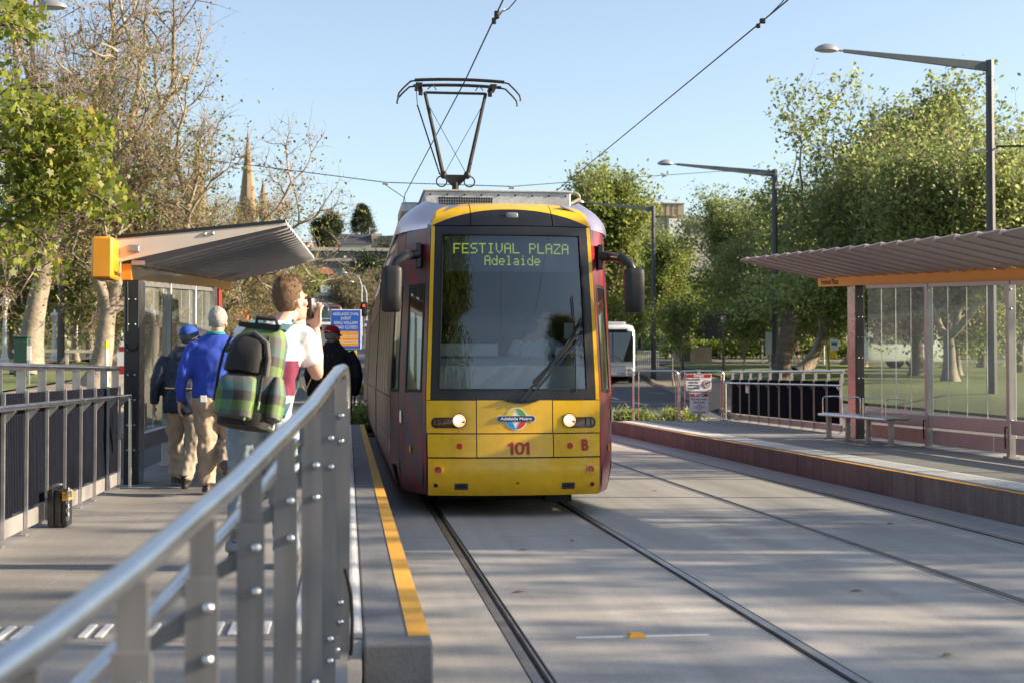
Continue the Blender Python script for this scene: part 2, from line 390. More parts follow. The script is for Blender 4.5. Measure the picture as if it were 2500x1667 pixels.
# lane markings on the far road
lm = MB()
for x in (-10.5, -7, 4.5, 8, 11.5):
    for y in range(48, 200, 6):
        if float(xl_(y)) + .4 < x < float(xr_(y)) - .4:
            a, b = y, y + 2.6
            lm.add([(x - .07, a, gz(x, a) - .018), (x + .07, a, gz(x, a) - .018), (x + .07, b, gz(x, b) - .018), (x - .07, b, gz(x, b) - .018)], [(0, 1, 2, 3)])
for y in (44, 58):
    lm.b2((-4.4, y, -.024 + gz(0, y)), (11.6, y + .35, -.018 + gz(0, y)))
o = lm.build('lane_markings', m_wline); o['kind'] = 'structure'

# ---------------------------------------------------------------- tram track
T1, T2 = (.90, 2.34), (4.18, 5.64)
Y0, Y1 = -9.0, 46.0
slab = MB()
edges = [.375] + [v for r in (*T1, *T2) for v in (r - .060, r + .060)] + [6.24]
for i in range(0, len(edges), 2):
    ys = [Y0, 12.4, 23.0, 33.6, Y1]
    for a, b in zip(ys[:-1], ys[1:]): slab.b2((edges[i], a + .006, -.3), (edges[i + 1], b - .006, 0))
track = slab.build('track_slab', m_conc); track['kind'] = 'structure'
fl = MB().b2((.375, Y0, -.32), (6.24, Y1, -.075)); fl.build('track_bed', m_railrust, track)
for r in (*T1, *T2):
    s = 1 if r in (T1[0], T2[0]) else -1
    rm = MB()
    rm.b2((r - s * .050, Y0, -.07), (r, Y1, -.002))             # head
    rm.b2((r + s * .034, Y0, -.07), (r + s * .048, Y1, -.006))  # lip
    o = rm.build('rail', m_rail, track)
    MB().b2((r - s * .0595, Y0, -.07), (r - s * .051, Y1, -.010)).b2((r + s * .049, Y0, -.07), (r + s * .0595, Y1, -.012)).build('rail_seal', M['rubber'], track)
ln = MB().b2((1.22, 7.58, 0.0), (1.95, 7.62, .004)); o = ln.build('track_line', m_wline, track)
st = MB()
st.add([(1.50, 7.55, .001), (1.60, 7.55, .001), (1.60, 7.65, .001), (1.50, 7.65, .001), (1.515, 7.57, .02), (1.585, 7.57, .02), (1.585, 7.63, .02), (1.515, 7.63, .02)],
       [(0, 1, 5, 4), (1, 2, 6, 5), (2, 3, 7, 6), (3, 0, 4, 7), (4, 5, 6, 7)])
tag(st.build('road_stud', m_yline), 'small amber raised road stud on a white line between the rails', 'road stud')
LFL = ('small brown leaf between the near rails, closest to the left rail', 'small brown leaf between the near rails, closest to the tram', 'brown leaf just right of the right rail of the tram track', 'brown leaf right of the second track\'s left rail, level with the near leaf',
       'brown leaf nearest the viewer, between the two tracks', 'brown leaf between the tram rails, midway to the tram', 'brown leaf between the rails of the second track, farther off', 'tiny brown leaf between the two tracks beside the tram')
for k, (x, y, a) in enumerate(((1.1, 9.2, .3), (1.9, 12.0, 1.2), (3.3, 9.0, .2), (4.9, 8.2, 2.0), (3.0, 6.9, .7), (1.4, 11.4, 2.5), (5.1, 13.0, .4), (3.7, 17, 1.8))):
    lf = MB().add([(x - .05 * math.cos(a), y - .05 * math.sin(a), .004), (x + .02 * math.sin(a), y - .02 * math.cos(a), .012), (x + .05 * math.cos(a), y + .05 * math.sin(a), .006), (x - .02 * math.sin(a), y + .02 * math.cos(a), .014)], [(0, 1, 2, 3)])
    tag(lf.build('fallen_leaf', M['leaf_brown']), LFL[k], 'leaf', 'fallen leaves on the track slab')

# ---------------------------------------------------------------- left platform, ramp
PZ = .29
def structure(mb, name, m, **k):
    o = mb.build(name, m, **k); o['kind'] = 'structure'; return o
pl = MB()
for a, b in ((6.17, 11.9), (11.906, 17.9), (17.906, 23.9), (23.906, 29.9), (29.906, 32.1)):
    pl.b2((-2.42, a, -.2), (-1.590, b - .004, PZ)); pl.b2((-1.584, a, -.2), (.064, b - .004, PZ))
platL = structure(pl, 'left_platform', m_plat)
for k in range(9):
    a = 6.0 + k * 2.9; b = min(a + 2.894, 32.1)
    MB().rbox((.212, (a + b) / 2, .045), (.292, b - a, .49), .012).build('coping_stone', m_conc2, platL)
MB().b2((.259, 6.17, PZ), (.352, 32.05, PZ + .004)).build('edge_line', m_yline, platL)
tb = MB()
tb.b2((-.25, 6.25, PZ), (.062, 31.9, PZ + .006))
yy = 6.3
while yy < 24:
    for xx in (-.215, -.165, -.115, -.065, -.015, .035):
        tb.add([(xx - .015, yy - .015, PZ + .006), (xx + .015, yy - .015, PZ + .006), (xx + .015, yy + .015, PZ + .006), (xx - .015, yy + .015, PZ + .006), (xx - .008, yy - .008, PZ + .012), (xx + .008, yy - .008, PZ + .012), (xx + .008, yy + .008, PZ + .012), (xx - .008, yy + .008, PZ + .012)],
               [(0, 1, 5, 4), (1, 2, 6, 5), (2, 3, 7, 6), (3, 0, 4, 7), (4, 5, 6, 7)])
    yy += .05 + max(0, yy - 12) * .02
o = tb.build('tactile_strip', m_tact, platL, fix=False); o['kind'] = 'stuff'
for k in range(30):
    xx = -2.25 + k * .070
    if k % 10 in (8,): continue
    MB().rbox((xx, 6.42, PZ + .005), (.038, .30, .012), .005, seg=1).build('tactile_bar', m_tact, platL)
# ramp (descends towards the camera)
rp = MB()
def rz_(y): return PZ * np.clip(y / 6.1, 0, 1)
for (x0, x1) in ((-2.42, -.93), (-.924, .0)):
    rp.add([(x0, -.2, -.2), (x1, -.2, -.2), (x1, 6.165, -.2), (x0, 6.165, -.2), (x0, -.2, .005), (x1, -.2, .005), (x1, 6.165, PZ - .002), (x0, 6.165, PZ - .002)],
           [(0, 3, 2, 1), (4, 5, 6, 7), (0, 1, 5, 4), (1, 2, 6, 5), (2, 3, 7, 6), (3, 0, 4, 7)])
ramp = structure(rp, 'ramp', m_plat)
wd = MB().add([(.0, 6.16, .18), (.064, 6.16, .18), (.03, 5.2, -.05), (.0, 5.2, -.05), (.0, 6.16, PZ - .01), (.064, 6.16, PZ - .01)], [(0, 3, 2, 1), (4, 5, 2, 3), (0, 1, 5, 4), (1, 2, 5), (0, 4, 3)])
wd.build('wedge_kerb', m_conc, ramp)

# ---------------------------------------------------------------- right platform
pr = MB()
ysp = [4.0, 8.9, 13.9, 18.9, 23.9, 28.9, 33.75]
for a, b in zip(ysp[:-1], ysp[1:]):
    pr.b2((6.45, a, -.2), (8.1, b - .006, PZ)); pr.b2((8.106, a, -.2), (9.75, b - .006, PZ))
platR = structure(pr, 'right_platform', m_plat)
y = 4.0; k = 0
rng = random.Random(3)
while y < 33.7:
    b = min(y + .70, 33.75)
    o = MB().rbox((6.354 + rng.uniform(-.002, .002), (y + b) / 2, .045 + rng.uniform(-.002, .001)), (.19, b - y - .006, .49), .008, seg=1).build('kerb_block', m_kerb, platR)
    y += .70
MB().b2((6.262, 4.0, PZ + .003), (6.33, 33.7, PZ + .008)).build('edge_line', m_yline, platR)
tb = MB().b2((6.46, 4.2, PZ), (6.90, 33.5, PZ + .005))
rng = np.random.default_rng(2)
yy = 11.0
while yy < 33.4:
    for xx in np.arange(6.49, 6.80, .05):
        tb.add([(xx - .017, yy - .017, PZ + .005), (xx + .017, yy - .017, PZ + .005), (xx + .017, yy + .017, PZ + .005), (xx - .017, yy + .017, PZ + .005), (xx - .009, yy - .009, PZ + .012), (xx + .009, yy - .009, PZ + .012), (xx + .009, yy + .009, PZ + .012), (xx - .009, yy + .009, PZ + .012)],
               [(0, 1, 5, 4), (1, 2, 6, 5), (2, 3, 7, 6), (3, 0, 4, 7), (4, 5, 6, 7)])
    yy += .05 + max(0, yy - 16) * .012
o = tb.build('tactile_strip', m_tact, platR, fix=False); o['kind'] = 'stuff'
MB().b2((6.82, 4.2, PZ + .005), (6.90, 33.4, PZ + .010)).build('white_line', m_wline, platR)
# ---------------------------------------------------------------- panel fences (left and right platform backs)
def ribbed(y0, y1, x, z0, z1, side, pitch=.045):
    """corrugated dark panel between two posts, ribs face the platform"""
    mb = MB(); mb.b2((x - .006, y0, z0), (x + .006, y1, z1))
    n = int((y1 - y0) / pitch)
    for i in range(n):
        c = y0 + (i + .5) * (y1 - y0) / n
        mb.b2((x + side * .006, c - pitch * .30, z0 + .003), (x + side * .028, c + pitch * .30, z1 - .003))
    return mb
def panel_fence(label, X, side, ys, end_rail, group, panels_from):
    t = thing('panel_fence', label, 'fence', (X, ys[0], PZ), group)
    a, b = ys[0] - .06, ys[-1] + .06
    lo, hi = min(ys), max(ys)
    MB().tube([(X, lo - .1, 1.47), (X, hi + .1, 1.47)], .026, 12).build('top_rail', M['polish'], t, smooth=True)
    hx = X + side * .11
    MB().tube([(hx, lo - .25, 1.20), (hx, hi + .2, 1.20)], .021, 12).build('handrail', M['polish'], t, smooth=True)
    MB().b2((X + side * .012, lo - .1, .33), (X + side * .024, hi + .1, .45)).build('bottom_rail', M['aluminium'], t)
    for i, y in enumerate(ys):
        p = MB(); p.b2((X - .032, y - .006, 1.25), (X + .032, y + .006, 1.452))
        p.b2((X - .05, y - .006, PZ), (X + .01, y + .006, 1.26))
        p.b2((X + side * .03, y - .011, .33), (X + side * .052, y + .011, 1.30))
        p.b2((X - .06, y - .05, PZ), (X + .05, y + .05, PZ + .012))
        p.build('post', M['aluminium'] if side < 0 else M['galv'], t)
        br = MB(); br.prism([(.04, 1.08), (.04, 1.19), (.10, 1.185), (.125, 1.175)], lambda u, v, w, y=y: (X + side * u, y - .005 + w, v), .010)
        br.build('bracket', M['galv'], t)
        if i + 1 < len(ys):
            y2 = ys[i + 1]
            g = .012
            ribbed(min(y, y2) + g, max(y, y2) - g, X, .47, 1.287, side).build('panel', M['darkpanel'], t)
    if end_rail is not None:
        MB().tube([(hx, end_rail, 1.20), (hx, end_rail, PZ)], .019, 10).build('end_post', M['polish'], t, smooth=True)
    return t
ysl = [6.9 + .68 * k for k in range(12)]
panel_fence('dark ribbed panel fence with polished rails at the left, ending at the yellow-boxed shelter', -2.28, 1, ysl, 14.62, None, 0)
ysr_ = [26.0 + .77 * k for k in range(11)]
fR = panel_fence('dark ribbed panel fence with pale posts at the right, between shelter and hoop rails', 9.27, -1, ysr_, 33.95, None, 0)
o = MB().b2((9.205, 32.10, .98), (9.215, 32.36, 1.22)).build('notice_sticker', M['white'], fR)

# hoop rails at the far end of the right platform
def hoop(x0, x1, y, label):
    t = thing('hoop_rail', label, 'railing', ((x0 + x1) / 2, y, PZ), 'hoop rails closing the end of the right platform')
    r, zt = .10, 1.49
    MB().tube([(x0, y, PZ)] + arc((x0 + r, y, zt - r), r, 180, 90, 6) + arc((x1 - r, y, zt - r), r, 90, 0, 6) + [(x1, y, PZ)], .022, 10).build('hoop', M['polish'], t, smooth=True)
    for x in (x0 + .13, x1 - .06):
        MB().tube([(x, y, PZ), (x, y, zt - .02)], .011, 8).build('rod', M['polish'], t, smooth=True)
    for x in (x0, x1):
        MB().rbox((x, y, PZ + .009), (.15, .11, .018), .006, seg=1).build('base_plate', M['galv'], t)
hoop(6.80, 7.90, 33.62, 'steel hoop rail standing next to the tram side of the far platform end')
hoop(7.93, 9.02, 33.62, 'steel hoop rail behind the two red and white danger signs')
# danger signs on a flat post
dp = thing('sign_post', 'flat grey post carrying two danger signs at the platform end', 'post', (8.38, 33.5, PZ))
MB().b2((8.34, 33.49, PZ), (8.42, 33.505, 1.52)).build('post_bar', M['galv'], dp)
MB().rbox((8.38, 33.5, PZ + .01), (.16, .12, .02), .005, seg=1).build('base_plate', M['galv'], dp)
def sign_base(name, label, cx, cz, w, h, y, cat='sign', group=None):
    t = thing(name, label, cat, (cx, y, cz), group)
    MB().rbox((cx, y, cz), (w, .006, h), .0025, seg=1).build('plate', M['white'], t)
    return t
s1 = sign_base('danger_sign', 'upper danger sign, wide, telling people to stand behind the white line', 8.37, 1.215, .62, .42, 33.475, group='danger signs at the platform end')
MB().b2((8.075, 33.467, 1.335), (8.665, 33.4715, 1.415)).build('red_band', M['redpaint'], s1)
text_mesh('Danger', .085, M['whiteletter'], 'lettering', s1, (8.37, 33.464, 1.376), bold=.002)
for i, l in enumerate(('Stand behind', 'white line', 'until trams', 'have passed')):
    text_mesh(l, .062, M['lettering'], 'lettering', s1, (8.24, 33.470, 1.285 - .068 * i), bold=.0015)
MB().lathe([(.095, 0), (.095, .003)], (8.55, 33.470, 1.175), 24, axis=(0, -1, 0)).build('red_disc', M['redpaint'], s1)
MB().lathe([(.074, 0), (.074, .003)], (8.55, 33.4665, 1.175), 24, axis=(0, -1, 0)).build('white_disc', M['white'], s1)
pg = MB(); pg.prism([(-.05, -.04), (.05, -.01), (.055, -.03), (-.045, -.058)], lambda u, v, w: (8.55 + u, 33.463 + w, 1.175 + v), .002); pg.b2((8.525, 33.463, 1.165), (8.545, 33.465, 1.225)); pg.b2((8.555, 33.463, 1.18), (8.59, 33.465, 1.225))
pg.build('pictogram', M['lettering'], s1)
s2 = sign_base('danger_sign', 'lower danger sign forbidding people to cross the tracks', 8.375, .715, .46, .50, 33.475, group='danger signs at the platform end')
MB().b2((8.155, 33.467, .875), (8.595, 33.4715, .955)).build('red_band', M['redpaint'], s2)
text_mesh('Danger', .078, M['whiteletter'], 'lettering', s2, (8.375, 33.464, .916), bold=.002)
for i, l in enumerate(('Do not cross', 'the tracks')):
    text_mesh(l, .072, M['lettering'], 'lettering', s2, (8.375, 33.470, .815 - .075 * i), bold=.0015)
text_mesh('Penalties Apply', .05, M['lettering'], 'lettering', s2, (8.375, 33.470, .505), bold=.001)
MB().b2((8.22, 33.469, .640), (8.53, 33.4715, .646)).b2((8.22, 33.469, .605), (8.53, 33.4715, .611)).build('pictogram', M['lettering'], s2)
MB().lathe([(.062, 0), (.062, .002)], (8.375, 33.4685, .625), 24, axis=(0, -1, 0)).build('red_disc', M['redpaint'], s2)
MB().lathe([(.049, 0), (.049, .002)], (8.375, 33.466, .625), 24, axis=(0, -1, 0)).build('white_disc', M['white'], s2)
MB().b2((8.368, 33.462, .59), (8.384, 33.4635, .662)).bar((8.34, 33.4625, .66), (8.41, 33.4625, .59), .002, .008, (0, 1, 0)).build('pictogram', M['redpaint'], s2)

# ---------------------------------------------------------------- shelters
SL = .0503                                     # the roofs climb away from the camera
def shelter(label, X, side, Ypost, ya, yb, zb0, y_ref, xo, zo0, box_end, panes):
    """X back wall, side towards the track, roof from ya (near) to yb (far); zb = beam underside at y_ref"""
    t = thing('tram_shelter', label, 'shelter', (X, Ypost[0], PZ))
    zb = lambda y: zb0 + SL * (y - y_ref); zo = lambda y: zo0 + SL * (y - y_ref)
    # beam
    bm_ = MB(); xb0, xb1 = X - .10, X + .0
    if side > 0: xb0, xb1 = X - .12, X - .02
    else: xb0, xb1 = X + .02, X + .12
    P = []
    for y in (ya, yb):
        for x, dz in ((xb0, 0), (xb1, 0), (xb1, .165), (xb0, .165)): P.append((x, y, zb(y) + dz))
    bm_.add(P, [(0, 1, 2, 3), (7, 6, 5, 4), (0, 4, 5, 1), (1, 5, 6, 2), (2, 6, 7, 3), (3, 7, 4, 0)])
    bm_.build('fascia_beam', M['amber'] if side > 0 else M['orange'], t)
    # posts
    for i, y in enumerate(Ypost):
        zt = zb(y) - .002
        if i in (0, len(Ypost) - 1) and not (side < 0 and i == 0):
            q = MB().rbox((X, y, (PZ + zt) / 2), (.15, .055, zt - PZ), .006, seg=1).build('black_post', M['blackpaint'], t)
            b = MB()
            for z in np.linspace(PZ + .35, zt - .2, 7):
                for dx in (-.035, .035): b.lathe([(.011, 0), (.011, .006), (.005, .010)], (X + dx, y - .0275, z), 8, axis=(0, -1, 0))
            b.build('bolts', M['galv'], q)
            s = 1 if i == 0 else -1
            if side < 0: s = -s
            MB().b2((X - .074, y + .030 * s, PZ), (X + .074, y + .40 * s, zt - .002)).build('steel_casing', M['steel'], t)
        else:
            q = MB().rbox((X, y, (PZ + zt) / 2), (.11, .09, zt - PZ), .008, seg=1).build('post', M['aluminium'] if side < 0 else M['galv'], t)
            b = MB()
            for z in (zt - .12, zt - .38, PZ + .5):
                b.lathe([(.018, 0), (.018, .006), (.008, .012)], (X - .02, y - .045, z), 8, axis=(0, -1, 0))
            b.build('bolts', M['galv'], q)
            MB().rbox((X, y, PZ + .012), (.18, .16, .024), .005, seg=1).build('base_plate', M['galv'], t)
    # glass, rails
    for i in range(len(Ypost) - 1):
        a, b = Ypost[i] + (.40 if (side > 0 and i == 0) else .06), Ypost[i + 1] - (.40 if (i == len(Ypost) - 2) else .06)
        xx = X
        n = panes; w = (b - a) / n
        for k in range(n):
            p0, p1 = a + k * w + .006, a + (k + 1) * w - .006
            zt0, zt1 = zb(p0) - .06, zb(p1) - .06
            g = MB().add([(xx - .005, p0, .80), (xx + .005, p0, .80), (xx + .005, p1, .80), (xx - .005, p1, .80), (xx - .005, p0, zt0), (xx + .005, p0, zt0), (xx + .005, p1, zt1), (xx - .005, p1, zt1)],
                         [(0, 3, 2, 1), (4, 5, 6, 7), (0, 1, 5, 4), (1, 2, 6, 5), (2, 3, 7, 6), (3, 0, 4, 7)])
            g.build('glass_pane', M['glass' if side < 0 else 'glassleft'], t)
            if k: MB().b2((xx - .0065, p0 - .008, .80), (xx + .0065, p0 - .004, zt0)).build('pane_joint', M['white'], t)
        MB().bar((X, a, zb(a) - .03), (X, b, zb(b) - .03), .07, .055).build('head_rail', M['aluminium'] if side < 0 else M['galv'], t)
        MB().rbox((X, (a + b) / 2, .70), (.08, b - a, .19), .012, seg=1).build('sill_rail', M['aluminium'] if side < 0 else M['galv'], t)
        if side < 0:
            n = 5
            for k in range(n):
                c0 = a + (b - a) * k / n
                MB().rbox((X + .03, c0 + (b - a) / n / 2, .45), (.02, (b - a) / n - .012, .22), .004, seg=1).build('skirt_plate', M['aluminium'], t)
            MB().tube([(X - .045, a - .06, .70), (X - .085, a - .05, .71), (X - .09, a - .05, .62), (X - .085, a - .05, .42)], .011, 6).build('cable', M['rubber'], t)
    # canopy: stepped blades running from the beam to the outer edge
    xi = X - side * .02 if side > 0 else X + .02
    y = ya; pitch = .61; k = 0
    bt = .0
    while y + .3 < yb:
        y1 = min(y + pitch + .05, yb)
        rise = .036
        V = []
        for (x, zf) in ((xi, lambda v: zb(v) + .17), (xo, zo)):
            for yy, dz in ((y, 0.03), (y1, .03 - rise)):
                V.append((x, yy, zf(yy) + dz))
        top = [(v[0], v[1], v[2] + .016) for v in V]
        mb = MB().add(V + top, [(0, 1, 3, 2), (4, 6, 7, 5), (0, 4, 5, 1), (1, 5, 7, 3), (3, 7, 6, 2), (2, 6, 4, 0)])
        mb.bar((xi, y1 - .004, zb(y1) + .17 + .03 - rise - .010), (xo, y1 - .004, zo(y1) + .03 - rise - .010), .006, .024)
        mb.b2((min(xi, xi + side * .14), y - .004, zb(y) + .155), (max(xi, xi + side * .14), y + .012, zb(y) + .20))
        mb.bar((xo - side * .001, y + .004, zo(y) - .02), (xo - side * .001, y + .004, zo(y) + .03), .02, .012, (1, 0, 0))
        mb.build('roof_blade', M['blade'] if side > 0 else M['blade_bounce'], t)
        y += pitch
    # rafters carried by the posts
    for i, yp in enumerate(Ypost[(0 if side < 0 else 1):]):
        mb = MB().prism([(xi, zb(yp) + .19), (xi, zb(yp) + .30), (xo - side * .15, zo(yp) + .045), (xo - side * .15, zo(yp) + .02)], lambda u, v, w, yp=yp: (u, yp + w, v + .0), .02)
        mb.build('rafter', M['aluminium'], t)
    return t, zb, zo, xi
M['blade'] = mat('roof_blade_grey', (.72, .72, .74), .6, 0, .08, 4)
M['blade_bounce'] = mat('roof_blade_bounce', (.52, .46, .45), .5, .2, .06, 4)  # pinkish light bounced off the ground is put into this blade colour
YpL = [14.95, 17.82, 20.68, 23.6]
shL, zbL, zoL, xiL = shelter('left tram shelter with amber end box and grey stepped canopy', -2.21, 1, YpL, 15.02, 27.6, 2.385, 15.02, -.655, 2.985, True, 2)
# near gable rafter: cream tapering plate with black top flashing
MB().prism([(-2.36, 2.558), (-.66, 2.955), (-.66, 2.985), (-2.36, 2.80)], lambda u, v, w: (u, 14.93 + w, v), .05).build('end_rafter', M['cream'], shL)
MB().prism([(-2.36, 2.803), (-.655, 2.988), (-.655, 3.018), (-2.36, 2.835)], lambda u, v, w: (u, 14.92 + w, v), .4).build('roof_flashing', M['blackpaint'], shL)
bl = MB()
for x in (-1.48, -1.40): bl.lathe([(.022, 0), (.022, .006), (.010, .014)], (x, 14.93, 2.855 + .11 * (x + 1.5)), 10, axis=(0, -1, 0))
bl.build('rafter_bolts', M['galv'], shL)
MB().rbox((-2.19, 14.92, 2.70), (.12, .03, .075), .006).rbox((-2.19, 14.905, 2.70), (.095, .006, .05), .002, seg=1).build('light_fitting', M['galv'], shL)
bx = MB().rbox((-2.445, 14.78, 2.575), (.21, .5, .425), .03, seg=3).build('sign_box', M['amber'], shL, smooth=True)
MB().rbox((-2.445, 14.528, 2.575), (.17, .008, .385), .003, seg=1).build('front_panel', M['amber'], bx)
text_mesh('Festival Plaza', .075, M['lettering'], 'lettering', bx, (-2.3385, 14.80, 2.435), ux=(0, 1, 0), uy=(0, 0, 1), width=.36)
eb = MB().rbox((-2.31, 27.62, zbL(27.6) + .08), (.05, .06, .30), .006, seg=1).build('end_cap', M['amber'], shL)
cb = MB().tube([(-2.255, 14.905, 2.36), (-2.25, 14.90, 2.15), (-2.25, 14.90, 1.85)], .012, 6); cb.tube(arc((-2.20, 14.90, 1.72), .06, 170, 370, 10, 'xz'), .011, 6)
cb.build('cable', M['rubber'], shL)
MB().rbox((-2.10, 15.17, .98), (.012, .14, .28), .004, seg=1).build('button_plate', M['steel'], shL)
YpR = [12.55, 15.38, 18.25, 20.98, 23.95]
shR, zbR, zoR, xiR = shelter('right tram shelter with orange fascia, glass back wall and pale stepped canopy', 8.86, -1, YpR, 10.5, 26.2, 2.637 - SL * 7.1, 10.5, 7.36, 2.99 - SL * 4.3, False, 4)
text_mesh('Festival Plaza', .15, M['lettering'], 'lettering', shR, (8.876, 25.55, zbR(25.55) + .08), ux=(0, -1, -.05), uy=(0, 0, 1), width=.95)

# bench in the right shelter
def bench():
    t = thing('bench', 'steel bench with hoop armrests in the right shelter by the glass', 'bench', (8.48, 22.4, PZ))
    x0, x1, ya, yb = 8.22, 8.66, 21.15, 24.25
    n = 3; w = (yb - ya) / n
    for k in range(n):
        a, b = ya + k * w + .006, ya + (k + 1) * w - .006
        mb = MB(); pr_ = [(x0, .70), (x0 + .02, .735), (x0 + .10, .75), (x1 - .10, .735), (x1, .745), (x1, .73), (x1 - .10, .72), (x0 + .1, .735), (x0 + .03, .72), (x0 + .01, .69)]
        mb.prism(pr_, lambda u, v, q, a=a: (u, a + q, v), b - a); mb.build('seat_panel', M['polish'], t)
    MB().tube([(x0, ya, .712), (x0, yb, .712)], .022, 10).build('front_rail', M['polish'], t, smooth=True)
    for y in np.linspace(ya + .12, yb - .12, 4):
        lg = MB().rbox((x0 + .14, y, .50), (.075, .085, .42), .012, seg=1)
        lg.rbox((x0 + .14, y, PZ + .012), (.17, .16, .024), .006, seg=1)
        lg.bar((x0 + .02, y, .70), (x1 - .02, y, .71), .06, .03); lg.build('leg', M['galv'], t)
    for y in np.linspace(ya + .10, yb - .06, 4):
        r = .06
        MB().tube([(x0 + .05, y, .73)] + arc((x0 + .05 + r, y, 1.03 - r), r, 180, 90, 5) + arc((x1 - .07 - r, y, 1.03 - r), r, 90, 0, 5) + [(x1 - .07, y, .73)], .011, 8).build('armrest', M['polish'], t, smooth=True)
bench()

# ---------------------------------------------------------------- foreground ramp railing
rail_y = np.array([1.2, 1.5, 1.89, 2.03, 2.425, 3.24, 4.61, 5.94]); rail_x = np.array([-.60, -.53, -.449, -.42, -.356, -.254, -.12, -.03])
rail_z = np.array([.975, 1.0, 1.038, 1.052, 1.092, 1.174, 1.312, 1.445])
def rX(y): return float(np.interp(y, rail_y, rail_x))
def rZ(y): return float(np.interp(y, rail_y, rail_z))
fr = thing('ramp_railing', 'grey bolted post railing with a thick polished handrail, running up the ramp in front', 'railing', (-.03, 5.94, PZ))
ys_ = np.linspace(1.25, 5.80, 24)
def curve3(ys, f): return [f(y) for y in ys]
pts = [(rX(y), y, rZ(y)) for y in ys_] + [(-.022, 5.90, 1.437), (-.018, 5.955, 1.415), (-.016, 5.975, 1.37), (-.016, 5.98, 1.28)]
MB().tube(pts, .0245, 20).build('handrail', M['polish'], fr, smooth=True)
pts = [(rX(y) - .165, y + .0, rZ(y) - .275) for y in ys_[:-1]] + [(rX(5.7) - .165, 5.7, rZ(5.7) - .275)]
MB().tube(pts, .021, 16).build('lower_handrail', M['polish'], fr, smooth=True)
bolt_prof = [(.0115, 0), (.0125, .003), (.011, .008), (.006, .012), (.001, .013)]
for k, y in enumerate((5.92, 5.28, 4.68, 4.07, 3.48, 2.94, 2.43, 1.96)):
    x, z = rX(y), rZ(y); zt = z - .135; base = float(rz_(y)) - .12
    w = .066; xc = x - .002
    p = MB().b2((xc - w / 2, y - .006, base), (xc + w / 2, y + .006, zt)).build('stanchion', M['greypaint'], fr)
    u = MB().b2((xc - .026, y + .007, zt - .26), (xc + .026, y + .017, z - .020)).build('upper_plate', M['greypaint'], fr)
    for zb_ in (zt - .06, zt - .165, base + .24, base + .32):
        MB().lathe(bolt_prof, (xc + (.014 if k else .005), y - .006, zb_), 12, axis=(0, -1, 0)).build('bolt', M['chrome'], p, smooth=True)
    br = MB().prism([(-.03, -.20), (-.165, -.295), (-.165, -.315), (-.03, -.25)], lambda q, v, s, x=x, y=y, z=z: (x + q, y + .018 + s, z + v), .010)
    br.build('bracket', M['greypaint'], fr)
ep = MB().b2((-.004, 5.93, .24), (.008, 5.99, 1.28)).build('end_plate', M['greypaint'], fr)

bp_ = MB().b2((-.085, 5.80, .16), (-.03, 5.812, .36)).build('foot_plate', M['greypaint'], fr)
for z in (.20, .27, .33):
    for dx, dz in ((-.062, 0), (-.043, -.02)): MB().lathe(bolt_prof, (dx, 5.80, z + dz), 10, axis=(0, -1, 0)).build('bolt', M['chrome'], bp_, smooth=True)
MB().tube([(-.012, 5.88, .62), (-.004, 5.86, .60), (.012, 5.86, .52), (.018, 5.86, .42), (.016, 5.88, .30), (.012, 5.9, .27)], .008, 8).build('cable', M['rubber'], fr, smooth=True)

# chained folding plate leaning at the left fence
cx = thing('ramp_plate', 'black folded bridging plate with yellow band, chained to the left fence', 'access ramp', (-2.11, 10.85, PZ))
for k in range(3):
    MB().rbox((-2.17 + k * .052, 10.86, PZ + .145), (.042, .17, .27), .006, seg=1).build('leaf_plate', M['blackpaint'], cx)
MB().b2((-2.085, 10.768, PZ + .20), (-2.04, 10.773, PZ + .265)).b2((-2.042, 10.78, PZ + .20), (-2.0395, 10.94, PZ + .265)).build('yellow_band', M['amber'], cx)
for k in range(15):
    u = k / 14
    c = (-2.16 + .13 * u, 10.772 - .006 * math.sin(3 * u), PZ + .30 + .02 * math.sin(u * 3.1)) if k < 7 else (-2.045 + .008 * ((k % 2)), 10.764, PZ + .31 - (k - 6) * .030)
    l = MB(); ring = []
    for j in range(9):
        a = 2 * math.pi * j / 8
        v = Vector((.009 * math.cos(a), 0, .018 * math.sin(a)));
        if k % 2: v = Vector((0, v.x, v.z))
        if k < 7: v = Vector((v.z, v.y, v.x))
        ring.append(Vector(c) + v)
    l.tube(ring, .0035, 5, cap=False); l.build('chain_link', M['galv'], cx)
MB().rbox((-2.03, 10.755, PZ + .25), (.035, .018, .045), .005).tube(arc((-2.03, 10.755, PZ + .275), .013, 0, 180, 6), .004, 6).build('padlock', M['chrome'], cx)
# ---------------------------------------------------------------- tram
XC, YF = 1.645, 14.13
def _i(z, a, b): return float(np.interp(z, a, b))
def hf(z): return _i(z, [.2, 1.2, 2.95, 3.2], [.868, .875, .812, .80])
def hw(z): return _i(z, [.2, .45, 1.3, 2.85, 3.0], [1.13, 1.195, 1.2, 1.115, 1.09])
def rake(z): return _i(z, [.2, .3, .45, .6, .85, 1.2, 2.0, 2.9, 3.0, 3.1, 3.18], [.06, -.01, -.03, -.01, .02, .05, .13, .26, .31, .42, .62])
def S_front(u, z): return Vector((XC + u * hf(z), YF - .11 * (1 - u * u) + rake(z), z))
TL = 1.15
def S_taper(s, t, z):
    a = S_front(s, z); b = Vector((XC + s * hw(z), YF + TL, z)); p = a.lerp(b, t)
    k = .05 * math.sin(math.pi * t); return p + Vector((s * k * .9, -k * .35, 0))
def S_side(s, y, z): return Vector((XC + s * hw(z), YF + y, z))
